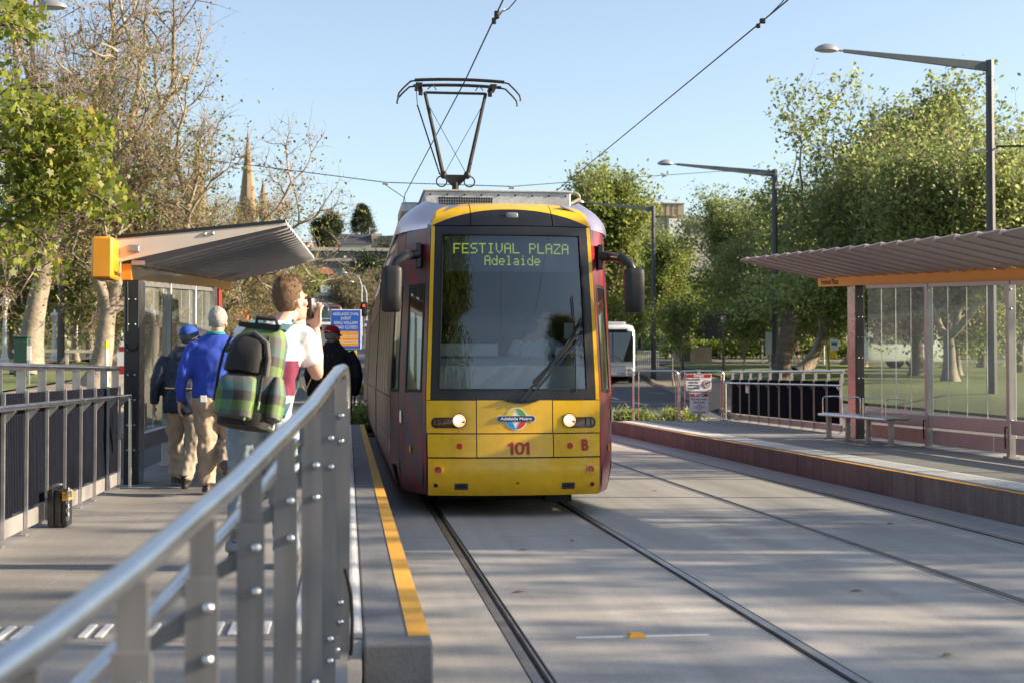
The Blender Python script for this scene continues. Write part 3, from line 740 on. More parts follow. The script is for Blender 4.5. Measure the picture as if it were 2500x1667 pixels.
def patch(fn, u0, u1, v0, v1, nu=8, nv=6, th=.014, off=0.0, mi=0, inset=None, mb=None):
    """solid curved plate on surface fn(u, v); v0, v1 may be functions of u"""
    mb = mb or MB(); e = 1e-3
    f0 = v0 if callable(v0) else (lambda u: v0); f1 = v1 if callable(v1) else (lambda u: v1)
    G, H = [], []
    for i in range(nu + 1):
        u = u0 + (u1 - u0) * i / nu; a, b = f0(u), f1(u)
        for j in range(nv + 1):
            v = a + (b - a) * j / nv; p = fn(u, v)
            n = (fn(u + e, v) - fn(u - e, v)).cross(fn(u, v + e) - fn(u, v - e))
            n = n.normalized() if n.length > 1e-12 else Vector((0, -1, 0))
            if n.dot(p - Vector((XC, max(YF + 1.6, p.y), min(max(p.z, 1.0), 2.0)))) < 0: n = -n
            G.append(p + n * off); H.append(p + n * (off - th))
    w = nv + 1; N = len(G); fs = []
    for i in range(nu):
        for j in range(nv):
            q = (i * w + j, (i + 1) * w + j, (i + 1) * w + j + 1, i * w + j + 1)
            fs.append(q); fs.append(tuple(k + N for k in reversed(q)))
    for i in range(nu):
        for j, s in ((0, 1), (nv, -1)):
            a, b = i * w + j, (i + 1) * w + j; fs.append((a, a + N, b + N, b))
    for j in range(nv):
        for i in (0, nu):
            a, b = i * w + j, i * w + j + 1; fs.append((a, b, b + N, a + N))
    return mb.add(G + H, fs, mi)
# livery: maroon wrap with broad diagonal stripes
def livery(name, cols, rough=.25):
    m, t, p = _nodes(name); N, L = t.nodes, t.links
    tc = N.new('ShaderNodeTexCoord'); mp = N.new('ShaderNodeMapping'); mp.inputs['Rotation'].default_value = (R(40), 0, 0)
    L.new(tc.outputs['Object'], mp.inputs[0])
    wv = N.new('ShaderNodeTexWave'); wv.bands_direction = 'Y'; wv.inputs['Scale'].default_value = .85; wv.inputs['Distortion'].default_value = 1.2; wv.inputs['Detail'].default_value = 1.0
    L.new(mp.outputs[0], wv.inputs[0])
    cr = N.new('ShaderNodeValToRGB'); el = cr.color_ramp.elements; cr.color_ramp.interpolation = 'EASE'
    el[0].color = (*cols[0], 1); el[1].color = (*cols[2], 1); el[0].position = .2; el[1].position = .8
    e = el.new(.5); e.color = (*cols[1], 1)
    L.new(wv.outputs[0], cr.inputs[0]); L.new(cr.outputs[0], p.inputs['Base Color'])
    p.inputs['Roughness'].default_value = rough; p.inputs['Coat Weight'].default_value = .2; p.inputs['Coat Roughness'].default_value = .3
    return m
M['livery'] = livery('wrap_shaded', ((.155, .024, .033), (.11, .034, .041), (.075, .036, .042)), .42)  # left flank: shade and brown-grey reflection put into the wrap colours
M['livery_sunlit'] = livery('wrap_sunlit', ((.34, .032, .036), (.27, .036, .045), (.15, .03, .045)))  # same wrap in brighter reds, sunlight on the right flank put into the colour
M['fairing'] = mat('lilac_metallic', (.56, .45, .50), .32, .7, .12, 1.5, coat=.4)
M['windscreen'] = glassmat('windscreen_glass', (.82, .85, .87), 2.7, ior=1.55)
M['sideglass'] = mat('dark_side_glass', (.012, .014, .014), .04, 0, .2, 2, coat=.8, spec=.9)
M['sideglass2'] = mat('side_window_glass', (.015, .016, .016), .30, 0, .2, 2, spec=.6)
M['lens'] = mat('dark_red_lens', (.10, .022, .012), .12, 0, .3, 20, coat=.8)
M['redlens'] = mat('red_reflector', (.42, .008, .012), .25, 0, .1, 10, coat=.6)
M['dash'] = mat('dashboard_grey', (.34, .36, .35), .6, 0, .1, 4)
M['inside'] = mat('dark_interior', (.08, .083, .09), .8, 0, .1, 3)
M['led'] = lampmat('led_yellow_green', (.62, .80, .10), .36)
M['headlamp'] = lampmat('headlamp_light', (1.0, .60, .32), .55)
M['headcore'] = lampmat('headlamp_core', (1.0, .86, .66), 1.25)
M['acwhite'] = mat('dirty_white_box', (.50, .50, .49), .6, .1, .3, 3.5, fine=.15)
M['pant'] = mat('pantograph_metal', (.045, .038, .032), .5, .6, .4, 7)

tram = thing('tram', 'yellow-fronted tram with maroon sides and raised pantograph, standing at the platform', 'tram', (XC, YF, 0))
add_streaks(M['yellow'], (2.5, 2.5, .5), .05, .16); add_streaks(M['greypaint'], (9, 9, .6), .12, .2); add_streaks(M['galv'], (6, 6, .8), .12, .2); add_streaks(M['amber'], (3, 3, .5), .05, .1); add_streaks(M['darkpanel'], (5, 5, .5), .2, .0)
Yl = M['yellow']
sh = MB()
patch(S_front, -1, 1, .22, 1.2, 12, 8, .01, -.02, mb=sh)
for s in (-1, 1):
    patch(lambda t, z, s=s: S_taper(s, t, z), 0, 1, .22, 2.95, 6, 8, .01, -.02, mb=sh)
    patch(lambda y, z, s=s: S_side(s, y, z), TL, 28, .22, 2.95, 3, 6, .01, -.02, mb=sh)
sh.b2((XC - 1.1, YF + 27.9, .25), (XC + 1.1, YF + 28, 2.9))
sh.build('body_shell', M['blackpaint'], tram, smooth=True)
MB().b2((XC - .80, YF + .45, .20), (XC + .80, YF + 27.5, .34)).b2((XC - .7, YF + .9, .10), (XC + .7, YF + 3.2, .30)).b2((XC + .35, YF + .25, .12), (XC + .62, YF + .5, .26)).build('underframe', M['rubber'], tram)
for yb in (2.0, 3.8, 13, 14.8, 24, 25.8):
    for s in (-1, 1):
        MB().lathe([(.28, -.05), (.30, -.05), (.30, .05), (.28, .05)], (XC + s * .72, YF + yb, .30), 20, axis=(1, 0, 0)).build('wheel', M['railw'] if 'railw' in M else M['galv'], tram, smooth=True)
MB().b2((XC - 1.0, YF + 1.9, .30), (XC + 1.0, YF + 1.95, 3.0)).b2((XC - .95, YF + .3, .8), (XC + .95, YF + 1.9, .82)).build('cab_partition', M['inside'], tram)
g = .006
# bumper and panels: seams at u = +-.435
U = .437
def pan(name, u0, u1, z0, z1, off=0.0, m=Yl, nu=8, th=.016):
    return patch(S_front, u0, u1, z0, z1, nu, 6, th, off).build(name, m, tram, smooth=True)
bump = pan('bumper', -.985, .985, .222, .582, .012, nu=16, th=.03)
for (a, b) in ((-.985, -U - g), (-U + g, U - g), (U + g, .985)):
    pan('lower_panel', a, b, .596, .820, .022 if a > -.9 and b < .9 else .022)
up = []
for (a, b) in ((-1.0, -U - g), (-U + g, U - g), (U + g, 1.0)):
    up.append(pan('upper_panel', a, b, .834, 1.155 if a < -.9 or b > .9 else 1.158, 0))
# windscreen frame: four black bands, yellow corner strips
UW = .862
fr_ = MB()
patch(S_front, -.952, -UW, 1.162, 2.912, 2, 14, .05, -.002, mb=fr_); patch(S_front, UW, .952, 1.162, 2.912, 2, 14, .05, -.002, mb=fr_)
patch(S_front, -UW, UW, 1.162, 1.268, 12, 2, .05, -.003, mb=fr_); patch(S_front, -UW, UW, 2.825, 2.912, 12, 2, .05, -.003, mb=fr_)
fr_.build('windscreen_frame', M['blackpaint'], tram, smooth=True)
gs = MB()
for a, b in ((-UW - .012, -UW + .012), (UW - .012, UW + .012)): patch(S_front, a, b, 1.26, 2.83, 1, 14, .012, .004, mb=gs)
patch(S_front, -UW, UW, 1.258, 1.272, 12, 1, .012, .003, mb=gs); patch(S_front, -UW, UW, 2.820, 2.834, 12, 1, .012, .003, mb=gs)
gs.build('screen_seal', M['rubber'], tram, smooth=True)
for s in (-1, 1):
    patch(S_front, s * .955, s * 1.0, 1.162, 2.93, 2, 14, .014, .0).build('corner_strip', Yl, tram, smooth=True)
patch(S_front, -UW, UW, 1.268, 2.825, 24, 24, .006, -.018).build('windscreen', M['windscreen'], tram, smooth=True)
bl_ = MB().prism([(-.19, 0), (.19, 0), (.15, -.02), (.08, -.035), (0, -.04), (-.08, -.035), (-.15, -.02)], lambda u, v, w: (XC + .065 + u, YF - .085 + w, 1.166 + v), .03)
bl_.build('wiper_cowl', M['blackpaint'], tram)
# brow and roof cap
zA = lambda u: 2.918 + .178 * (1 - min(1, abs(u)) ** 2.2)
zO = lambda u: 2.932 + .246 * max(0, 1 - min(1, abs(u)) ** 5) ** .42
for a, b in ((-.985, -.52), (-.508, .508), (.52, .985)):
    patch(S_front, a, b, 2.917, lambda u: zA(u) - .004, 10, 4, .02, 0.004).build('brow_panel', M['blackpaint'], tram, smooth=True)
    patch(S_front, a if a > -.9 else -1.0, b if b < .9 else 1.0, zA, zO, 14, 8, .02, 0.002).build('roof_cap', Yl, tram, smooth=60)
MB().rbox((XC + .005, YF + .215, 3.02), (.125, .03, .075), .02, seg=3).build('camera_window', mat('camera_window_grey', (.20, .22, .23), .25, 0, .1), tram, smooth=True)
# roof
def roofcurve(u): return Vector((XC + u * 1.10, YF + 1.3, 2.87 + .30 * max(0, 1 - abs(u) ** 5) ** .45))
rf = MB(); n = 28; V = []
for i in range(n + 1):
    u = -1 + 2 * i / n; a = S_front(u, zO(u)); b = roofcurve(u); c = b + Vector((0, 26.5, 0))
    V += [a + Vector((0, .01, -.004)), a.lerp(b, .5) + Vector((0, 0, .02 * (1 - u * u))), b, c]
rf.add(V, [(i * 4 + j, i * 4 + j + 1, (i + 1) * 4 + j + 1, (i + 1) * 4 + j) for i in range(n) for j in range(3)])
rf.build('roof', M['acwhite'], tram, smooth=60, fix=False)
for s in (-1, 1):
    def S_fair(u, v, s=s):
        y = .36 + u * .9; t = min(1, max(0, (y - .36) / .84)); tt = t * t * (3 - 2 * t)
        x = .815 + (1.135 - .815) * (1 - (1 - t) ** 1.6) - .30 * max(0, v) ** 2.2
        return Vector((XC + s * x, YF + y, 2.905 + v * (.23 + .12 * tt)))
    patch(S_fair, .0, 1.0, 0, 1, 12, 8, .012, .015).build('roof_fairing', M['fairing'], tram, smooth=60)
    patch(S_fair, 1.02, 9.0, 0, 1, 6, 8, .012, .015).build('roof_fairing', M['fairing'], tram, smooth=60)
    patch(S_fair, 9.6, 19.0, 0, 1, 6, 8, .012, .015).build('roof_fairing', M['fairing'], tram, smooth=60)
    # taper side skin: panels around the two windows
    Lv = M['livery'] if s < 0 else M['livery_sunlit']
    ft = lambda t, z, s=s: S_taper(s, t, z)
    for (t0, t1, z0, z1, nm) in ((.012, .085, .222, 2.90, 'corner_panel'), (.085, .46, .222, 1.235, 'door_lower'), (.085, .46, 2.33, 2.90, 'door_header'), (.46, .64, .222, 2.90, 'middle_panel'),
                                 (.645, .985, .47, 1.235, 'side_lower'), (.645, .985, 2.33, 2.90, 'side_header'), (.645, .72, .222, .466, 'step_surround'), (.925, .985, .222, .466, 'step_surround')):
        patch(ft, t0 + .002, t1 - .002, z0, z1 - .003, 4, 8, .014, 0).build(nm, Lv, tram, smooth=True)
    for (t0, t1) in ((.09, .455), (.65, .98)):
        w_ = patch(ft, t0, t1, 1.24, 2.325, 4, 8, .01, -.002).build('side_window', M['sideglass'], tram, smooth=True)
        fm = MB()
        for q in ((t0, t0 + .03, 1.24, 2.325), (t1 - .03, t1, 1.24, 2.325), (t0 + .03, t1 - .03, 1.24, 1.265), (t0 + .03, t1 - .03, 2.30, 2.325)): patch(ft, *q, 2, 6, .01, .003, mb=fm)
        fm.build('window_rubber', M['rubber'], w_)
    p = S_taper(s, .56, .98); MB().rbox(p + Vector((s * .01, -.006, 0)), (.025, .05, .13), .006, seg=1).build('door_handle', M['chrome'], tram)
    for t, z in ((.32, .66),):
        p = S_taper(s, t, z); MB().rbox(p + Vector((s * .008, -.004, 0)), (.02, .04, .07), .006, seg=1).build('marker_light', M['amber'], tram)
    # long side
    fs_ = lambda y, z, s=s: S_side(s, y, z)
    y = TL
    for mod in ((TL, 8.8), (9.5, 19.0), (19.7, 27.9)):
        y = mod[0]; k = 0
        while y < mod[1] - .3:
            w = min(1.3, mod[1] - y)
            patch(fs_, y + .008, y + w - .008, .222, .70, 1, 4, .014, 0).build('skirt_panel', Lv, tram, smooth=True)
            patch(fs_, y + .008, y + w - .008, .708, 1.17, 1, 4, .014, 0.001).build('side_panel', Lv, tram, smooth=True)
            patch(fs_, y + .008, y + w - .008, 2.45, 2.88, 1, 4, .014, 0.001).build('cant_panel', Lv, tram, smooth=True)
            patch(fs_, y + .05, y + w - .05, 1.18, 2.44, 1, 4, .010, -.002).build('side_window', M['sideglass2'], tram, smooth=True)
            patch(fs_, y + w - .048, y + w + .048, 1.174, 2.446, 1, 4, .014, .001).build('window_pillar', Lv, tram, smooth=True)
            y += w; k += 1
    for y in (8.85, 19.05):
        bw = MB()
        for j in range(6):
            ww = 1.13 if j % 2 else 1.06
            bw.b2((XC + s * (ww - .05), YF + y + j * .1, .3), (XC + s * ww, YF + y + j * .1 + .1, 2.9))
        bw.build('bellows', M['rubber'], tram)
    # mirror
    p0 = S_taper(s, .22, 2.62) + Vector((0, -.02, 0))
    MB().rbox(p0 + Vector((s * .02, -.02, 0)), (.06, .10, .26), .012).build('mirror_mount', M['blackpaint'], tram)
    mx_ = XC + s * 1.225
    pts = [p0 + Vector((s * .02, -.05, .01)), p0 + Vector((s * .12, -.09, .0)), Vector((mx_ - s * .13, YF + .02, 2.585)), Vector((mx_ - s * .055, YF - .0, 2.535)), Vector((mx_ - s * .015, YF, 2.46)), Vector((mx_ - s * .01, YF, 2.40))]
    MB().tube(pts, [.048, .05, .05, .048, .045, .042], 12).build('mirror_arm', M['blackpaint'], tram, smooth=True)
    mm = MB().loft([(mx_, YF, 2.03, .075, .06), (mx_, YF, 2.045, .092, .078), (mx_, YF, 2.20, .100, .085), (mx_ - s * .004, YF, 2.42, .103, .088), (mx_ - s * .005, YF, 2.465, .098, .082), (mx_ - s * .005, YF, 2.485, .06, .055)], 20)
    # square off the mirror housing
    for i, v in enumerate(mm.v):
        cxx = mx_; dx, dy = v[0] - cxx, v[1] - YF; r = math.hypot(dx / .1, dy / .085); a = math.atan2(dy / .085, dx / .1)
        q = 1.0 / (abs(math.cos(a)) ** 5 + abs(math.sin(a)) ** 5) ** .2
        mm.v[i] = (cxx + dx * q, YF + dy * q, v[2])
    mm.build('mirror', mat('mirror_black', (.02, .02, .022), .55, 0, .15, 9, bump=.1, bscale=200), tram, smooth=50)
text_mesh('e', .26, M['whiteletter'], 'lettering', tram, (XC - 1.199, YF + 1.5, .66), ux=(0, -1, 0), uy=(0, 0, 1), bold=.012)
# lamps and marks on the front
def fpt(x, z, off=.0):
    u = (x - XC) / hf(z); p = S_front(u, z); return p + Vector((0, -off, 0))
for s in (-1, 1):
    hx = XC + s * .553; hz = .958
    q0 = fpt(hx, hz, .006)
    px0, px1 = (hx - .275, hx + .02) if s < 0 else (hx - .02, hx + .275)
    pill = [(px0 + .045 + .045 * math.cos(R(a)), hz - .022 + .052 * math.sin(R(a))) for a in range(90, 271, 20)] + [(px1 - .045 + .045 * math.cos(R(a)), hz - .022 + .052 * math.sin(R(a))) for a in range(-90, 91, 20)]
    pv = lambda off: (lambda u, v, w: fpt(u, v, off + w))
    lamp = MB().prism(pill, pv(.002), .006).build('lamp_cluster', M['rubber'], tram)
    pill2 = [(hx + (u - hx) * .93 + s * .006, hz - .022 + (v - hz + .022) * .84) for u, v in pill]
    MB().prism(pill2, pv(.0085), .004).build('lens', M['lens'], lamp)
    for kx in (.17, .225): MB().b2(fpt(hx + s * kx - .003, hz - .062, .016), fpt(hx + s * kx + .003, hz + .018, .014)).build('lens_divider', M['rubber'], lamp)
    c = [(hx + .072 * math.cos(R(a)), hz + .072 * math.sin(R(a))) for a in range(0, 360, 15)]
    MB().prism(c, pv(.010), .006).build('headlight_ring', M['rubber'], lamp)
    c = [(hx + .064 * math.cos(R(a)), hz + .064 * math.sin(R(a))) for a in range(0, 360, 15)]
    hd = MB().prism(c, pv(.0165), .004).build('headlight', M['headlamp'], lamp)
    c = [(hx - .010 + .040 * math.cos(R(a)) * (1 + .12 * math.sin(R(3 * a))), hz + .006 + .038 * math.sin(R(a))) for a in range(0, 360, 15)]
    MB().prism(c, pv(.021), .003).build('bulb_glow', M['headcore'], hd)
    MB().prism([(hx + .006, hz - .012), (hx + .055, hz - .004), (hx + .052, hz - .026)], pv(.0245), .002).build('dark_wedge', M['lens'], hd)  # dark wedge at the lower right of the headlight disc
    rb = [(hx - s * .0 + .030 * math.cos(R(a)), .706 + .030 * math.sin(R(a))) for a in range(0, 360, 20)]
    MB().prism(rb, pv(.024), .006).build('red_lamp', M['redlens'], tram)
    ex = XC + s * .765
    o = MB().prism([(ex - .042, .43), (ex + .042, .43), (ex + .042, .515), (ex - .042, .515)], pv(.014), .012).build('lamp_mount', Yl, tram)
    rb = [(ex + .033 * math.cos(R(a)), .473 + .033 * math.sin(R(a))) for a in range(0, 360, 20)]
    MB().prism(rb, pv(.0265), .006).build('red_lamp', M['redlens'], o)
    kx = XC + s * .785
    MB().prism([(kx + .021 * math.cos(R(a)), .318 + .021 * math.sin(R(a))) for a in range(0, 360, 20)], pv(.013), .005).build('lock_cap', M['rubber'], tram)
    tx_ = XC + s * .535
    o = MB().prism([(tx_ - .066, .275), (tx_ + .066, .275), (tx_ + .066, .340), (tx_ - .066, .340)], pv(.013), .006).build('tow_cover', mat('tow_cover_grey', (.05, .05, .055), .5), tram)
    MB().prism([(tx_ - .045, .296), (tx_ + .045, .296), (tx_ + .045, .318), (tx_ - .045, .318)], pv(.020), .003).build('slot', M['rubber'], o)
MB().prism([(XC + .0, .336), (XC + .04, .336), (XC + .02, .356)], lambda u, v, w: fpt(u, v, .014 + w), .002).build('triangle_mark', M['lettering'], tram)
fn_ = MB(); pz = lambda u, v, w: fpt(u, v, .0235 + w)
for dx in (-.075, .085):
    c0 = XC + .04 + dx
    fn_.prism([(c0 - .015, .622), (c0 + .015, .622), (c0 + .015, .745), (c0 - .008, .745), (c0 - .042, .722), (c0 - .036, .702), (c0 - .015, .714)], pz, .002)
c0 = XC + .042
for k in range(20):
    a, b = R(18 * k), R(18 * k + 18)
    fn_.prism([(c0 + .050 * math.cos(a), .6835 + .0625 * math.sin(a)), (c0 + .050 * math.cos(b), .6835 + .0625 * math.sin(b)), (c0 + .022 * math.cos(b), .6835 + .040 * math.sin(b)), (c0 + .022 * math.cos(a), .6835 + .040 * math.sin(a))], pz, .002)
fn_.build('fleet_number', M['redpaint'], tram)
text_mesh('B', .155, M['redpaint'], 'fleet_letter', tram, fpt(XC + .705, .706, .030), bold=.006, width=.072, ux=(.985, .17, 0))
# operator's round badge
bc = (XC + .012, .975); bo = .002
bd = MB().prism([(bc[0] + .113 * math.cos(R(a)), bc[1] + .113 * math.sin(R(a))) for a in range(0, 360, 10)], lambda u, v, w: fpt(u, v, bo + w), .002).build('badge', M['white'], tram)
for (a0, a1, col) in ((0, 90, (.10, .36, .07)), (90, 180, (.80, .62, .03)), (180, 270, (.03, .28, .62)), (270, 360, (.62, .04, .03))):
    out = [(.104 * math.cos(R(a)), .104 * math.sin(R(a))) for a in np.linspace(a0 + 1, a1 - 1, 9)]
    m0 = R((a0 + a1) / 2); inn = [(.104 * math.cos(R(a1 - 2)) * .98, .104 * math.sin(R(a1 - 2)) * .98), (.05 * math.cos(m0), .05 * math.sin(m0)), (.104 * math.cos(R(a0 + 2)) * .98, .104 * math.sin(R(a0 + 2)) * .98)]
    MB().prism([(bc[0] + u, bc[1] + v) for u, v in out + inn], lambda u, v, w: fpt(u, v, bo + .003 + w), .0015).build('badge_quarter', mat('badge_colour', col, .4, 0, .03), bd)
def pillshape(hw_, hh): return [(bc[0] + sx * (hw_ - hh) + hh * math.cos(R(a)), bc[1] + hh * math.sin(R(a))) for sx, rng_ in ((1, range(-90, 91, 18)), (-1, range(90, 271, 18))) for a in rng_]
MB().prism(pillshape(.195, .033), lambda u, v, w: fpt(u, v, bo + .005 + w), .002).build('badge_bar', M['white'], bd)
MB().prism(pillshape(.188, .027), lambda u, v, w: fpt(u, v, bo + .0075 + w), .002).build('badge_bar', mat('badge_navy', (.02, .045, .16), .4, 0, .03), bd)
text_mesh('Adelaide Metro', .04, M['whiteletter'], 'lettering', bd, fpt(bc[0], bc[1], bo + .0115), width=.315, bold=.0012)
# wiper
wp = MB()
a0, a1 = fpt(1.70, 1.155, .03), fpt(2.285, 1.80, .03)
wp.bar(a0, a1, .022, .014, (0, 1, 0)); wp.bar(a0 + Vector((.06, 0, -.01)), a1 + Vector((.03, 0, -.03)), .018, .012, (0, 1, 0))
wp.build('wiper_arm', M['blackpaint'], tram)
wb = MB().bar(fpt(1.86, 1.30, .02), fpt(2.335, 1.93, .02), .016, .022, (0, 1, 0)); wb.bar(fpt(1.84, 1.34, .02), fpt(2.24, 1.72, .02), .03, .01, (0, 1, 0))
wb.build('wiper_blade', M['rubber'], tram)
MB().tube([fpt(2.27, 1.24, .012), fpt(2.27, 1.9, .012), fpt(2.25, 2.2, .012)], .006, 6).build('wiper_hose', M['rubber'], tram)
# destination display
FONT = {'F': '1111110000100001111010000100001000', 'E': 0}
GL = {'F': ['11111', '10000', '10000', '11110', '10000', '10000', '10000'], 'E': ['11111', '10000', '10000', '11110', '10000', '10000', '11111'],
      'S': ['01111', '10000', '10000', '01110', '00001', '00001', '11110'], 'T': ['11111', '00100', '00100', '00100', '00100', '00100', '00100'],
      'I': ['01110', '00100', '00100', '00100', '00100', '00100', '01110'], 'V': ['10001', '10001', '10001', '10001', '10001', '01010', '00100'],
      'A': ['01110', '10001', '10001', '11111', '10001', '10001', '10001'], 'L': ['10000', '10000', '10000', '10000', '10000', '10000', '11111'],
      'P': ['11110', '10001', '10001', '11110', '10000', '10000', '10000'], 'Z': ['11111', '00001', '00010', '00100', '01000', '10000', '11111'],
      'd': ['00001', '00001', '01101', '10011', '10001', '10001', '01111'], 'e': ['00000', '00000', '01110', '10001', '11111', '10000', '01110'],
      'l': ['01100', '00100', '00100', '00100', '00100', '00100', '01110'], 'a': ['00000', '00000', '01110', '00001', '01111', '10001', '01111'],
      'i': ['00100', '00000', '01100', '00100', '00100', '00100', '01110'], ' ': ['00000'] * 7}
def ds(x, z): p = fpt(x, z, 0); return Vector((x, p.y + .075, z))
MB().prism([(XC - .67, 2.46), (XC + .67, 2.46), (XC + .67, 2.815), (XC - .67, 2.815)], lambda u, v, w: ds(u, v) + Vector((0, .012 + w, 0)), .03)
dpn = MB(); patch(lambda u, z: ds(XC + u * .68, z) + Vector((0, .014, 0)), -1, 1, 2.45, 2.815, 12, 3, .02, 0, mb=dpn)
dpo = dpn.build('destination_display', mat('display_panel', (.03, .04, .055), .4, 0, .05), tram)
def dots(txt, x0, x1, z0, z1):
    mb = MB(); n = len(txt) * 6 - 1; dx = (x1 - x0) / n; dz = (z1 - z0) / 7
    for i, ch in enumerate(txt):
        for r_ in range(7):
            for c_ in range(5):
                if GL[ch][r_][c_] == '1':
                    for q in range(2):
                        for q2 in range(2):
                            x = x0 + (i * 6 + c_ + .27 + q * .5) * dx; z = z1 - (r_ + .27 + q2 * .5) * dz; p = ds(x, z)
                            h, k = dx * .19, dz * .19
                            mb.add([(x - h, p.y, z - k), (x + h, p.y, z - k), (x + h, p.y, z + k), (x - h, p.y, z + k)], [(0, 1, 2, 3)])
    o = mb.build('led_dots', M['led'], dpo, fix=False); o['kind'] = 'stuff'
dots('FESTIVAL PLAZA', 1.055, 2.235, 2.635, 2.742)
dots('Adelaide', 1.365, 1.935, 2.515, 2.615)
# dashboard and blind
MB().b2((XC - .74, YF + .10, 1.255), (XC + .74, YF + .14, 1.50)).build('dash_front', M['dash'], tram)
MB().add([(XC - .76, YF + .14, 1.50), (XC + .76, YF + .14, 1.50), (XC + .78, YF + .62, 1.60), (XC - .78, YF + .62, 1.60)], [(0, 1, 2, 3)]).build('dashboard', M['dash'], tram, fix=False)
MB().rbox((XC - .42, YF + .5, 1.665), (.62, .03, .13), .01).build('instrument_panel', M['dash'], tram)
MB().rbox((XC + .62, YF + .42, 1.86), (.10, .03, .17), .012).tube([(XC + .62, YF + .43, 1.58), (XC + .62, YF + .43, 1.8)], .012, 6).build('ticket_unit', M['dash'], tram)
MB().add([(XC + .47, YF + .40, 1.60), (XC + .68, YF + .36, 1.64), (XC + .70, YF + .46, 1.73), (XC + .50, YF + .48, 1.69)], [(0, 1, 2, 3)]).build('paper_sheet', M['white'], tram, fix=False)
# roof box
ac = MB().rbox((XC + .10, YF + 3.4, 3.43), (1.72, 1.9, .25), .012, seg=1).build('roof_unit', M['acwhite'], tram)
MB().rbox((XC + .10, YF + 3.4, 3.560), (1.76, 1.94, .022), .006, seg=1).build('lid', M['acwhite'], ac)
vg = MB()
for i in range(22):
    for j in range(4):
        vg.b2((XC - .60 + i * .029, YF + 2.446, 3.36 + j * .032), (XC - .60 + i * .029 + .022, YF + 2.452, 3.36 + j * .032 + .025))
o = vg.build('vent_grid', M['rubber'], ac); o['kind'] = 'stuff'
bt = MB()
for i in range(9): bt.lathe([(.012, 0), (.010, .008)], (XC - .70 + i * .2, YF + 2.45, 3.51), 8, axis=(0, -1, 0))
bt.build('rivets', M['rubber'], ac)
MB().tube(arc((XC + 1.02, YF + 2.6, 3.50), .07, 0, 130, 6) [::-1] + [(XC + .92, YF + 2.5, 3.40), (XC + .95, YF + 2.4, 3.28)], .022, 8).build('hose', mat('hose_olive', (.25, .24, .17), .6), ac)
MB().rbox((XC - .92, YF + 3.3, 3.38), (.22, 1.2, .14), .03).build('roof_gear', M['galv'], tram)
MB().rbox((XC + 1.03, YF + 3.3, 3.36), (.16, .8, .12), .03).build('roof_gear', M['galv'], tram)
# pantograph
PX, PY = 1.52, 20.35
pn = MB().lathe([(.048, 3.3), (.048, 4.16)], (PX + .0, PY, 0), 14).prism([(-.19, 4.27), (.19, 4.27), (.17, 4.235), (.06, 4.12), (-.06, 4.12), (-.17, 4.235)], lambda u, v, w: (PX + u, PY - .03 + w, v), .06)
pn.b2((PX - .5, PY - .5, 3.28), (PX + .5, PY + .5, 3.32))
pn = pn.build('pantograph', M['pant'], tram)
for s in (-1, 1):
    MB().tube([(PX + s * .17, PY, 4.25), (PX + s * .44, PY + .02, 5.46)], [.030, .024], 8).build('arm', M['pant'], pn, smooth=True)
    MB().ell((PX + s * .17, PY, 4.27), (.05, .05, .06)).build('joint', M['pant'], pn, smooth=True)
    MB().tube([(PX + s * .40, PY + .02, 5.30), (PX - s * .14, PY, 4.32)], .0045, 5).build('brace_wire', M['pant'], pn)
    MB().tube(arc((PX + s * .20, PY - .04, 4.17), .075, 100, 440, 14), .010, 6).build('cable_loop', M['rubber'], pn)
    MB().rbox((PX + s * .53, PY, 5.53), (.10, .42, .05), .01).rbox((PX + s * .50, PY, 5.46), (.06, .06, .10), .01).tube([(PX + s * .40, PY, 5.50), (PX + s * .33, PY - .1, 5.545), (PX + s * .28, PY - .1, 5.47)], .008, 5).build('head_spring', M['pant'], pn)
MB().tube([(PX - .44, PY + .02, 5.455), (PX + .44, PY + .02, 5.455)], .020, 8).build('crossbar', M['pant'], pn)
MB().tube([(PX - .545, PY + .05, 5.28), (PX - .22, PY + .05, 4.28)], .011, 6).tube([(PX - .56, PY + .05, 5.50), (PX - .545, PY + .05, 5.28)], .006, 5).build('control_rod', M['pant'], pn)
for dy in (-.2, .2):
    xs = np.linspace(-.64, .64, 9)
    MB().tube([(PX + .045 + x, PY + dy, 5.585 + .022 * (1 - (x / .64) ** 2)) for x in xs], .024, 8).build('collector_strip', M['pant'], pn, smooth=True)
    for s in (-1, 1):
        MB().tube([(PX + .045 + s * q[0], PY + dy, q[1]) for q in ((.60, 5.585), (.70, 5.565), (.80, 5.47), (.86, 5.40), (.875, 5.35), (.872, 5.315))], .013, 8).build('horn', M['pant'], pn, smooth=True)
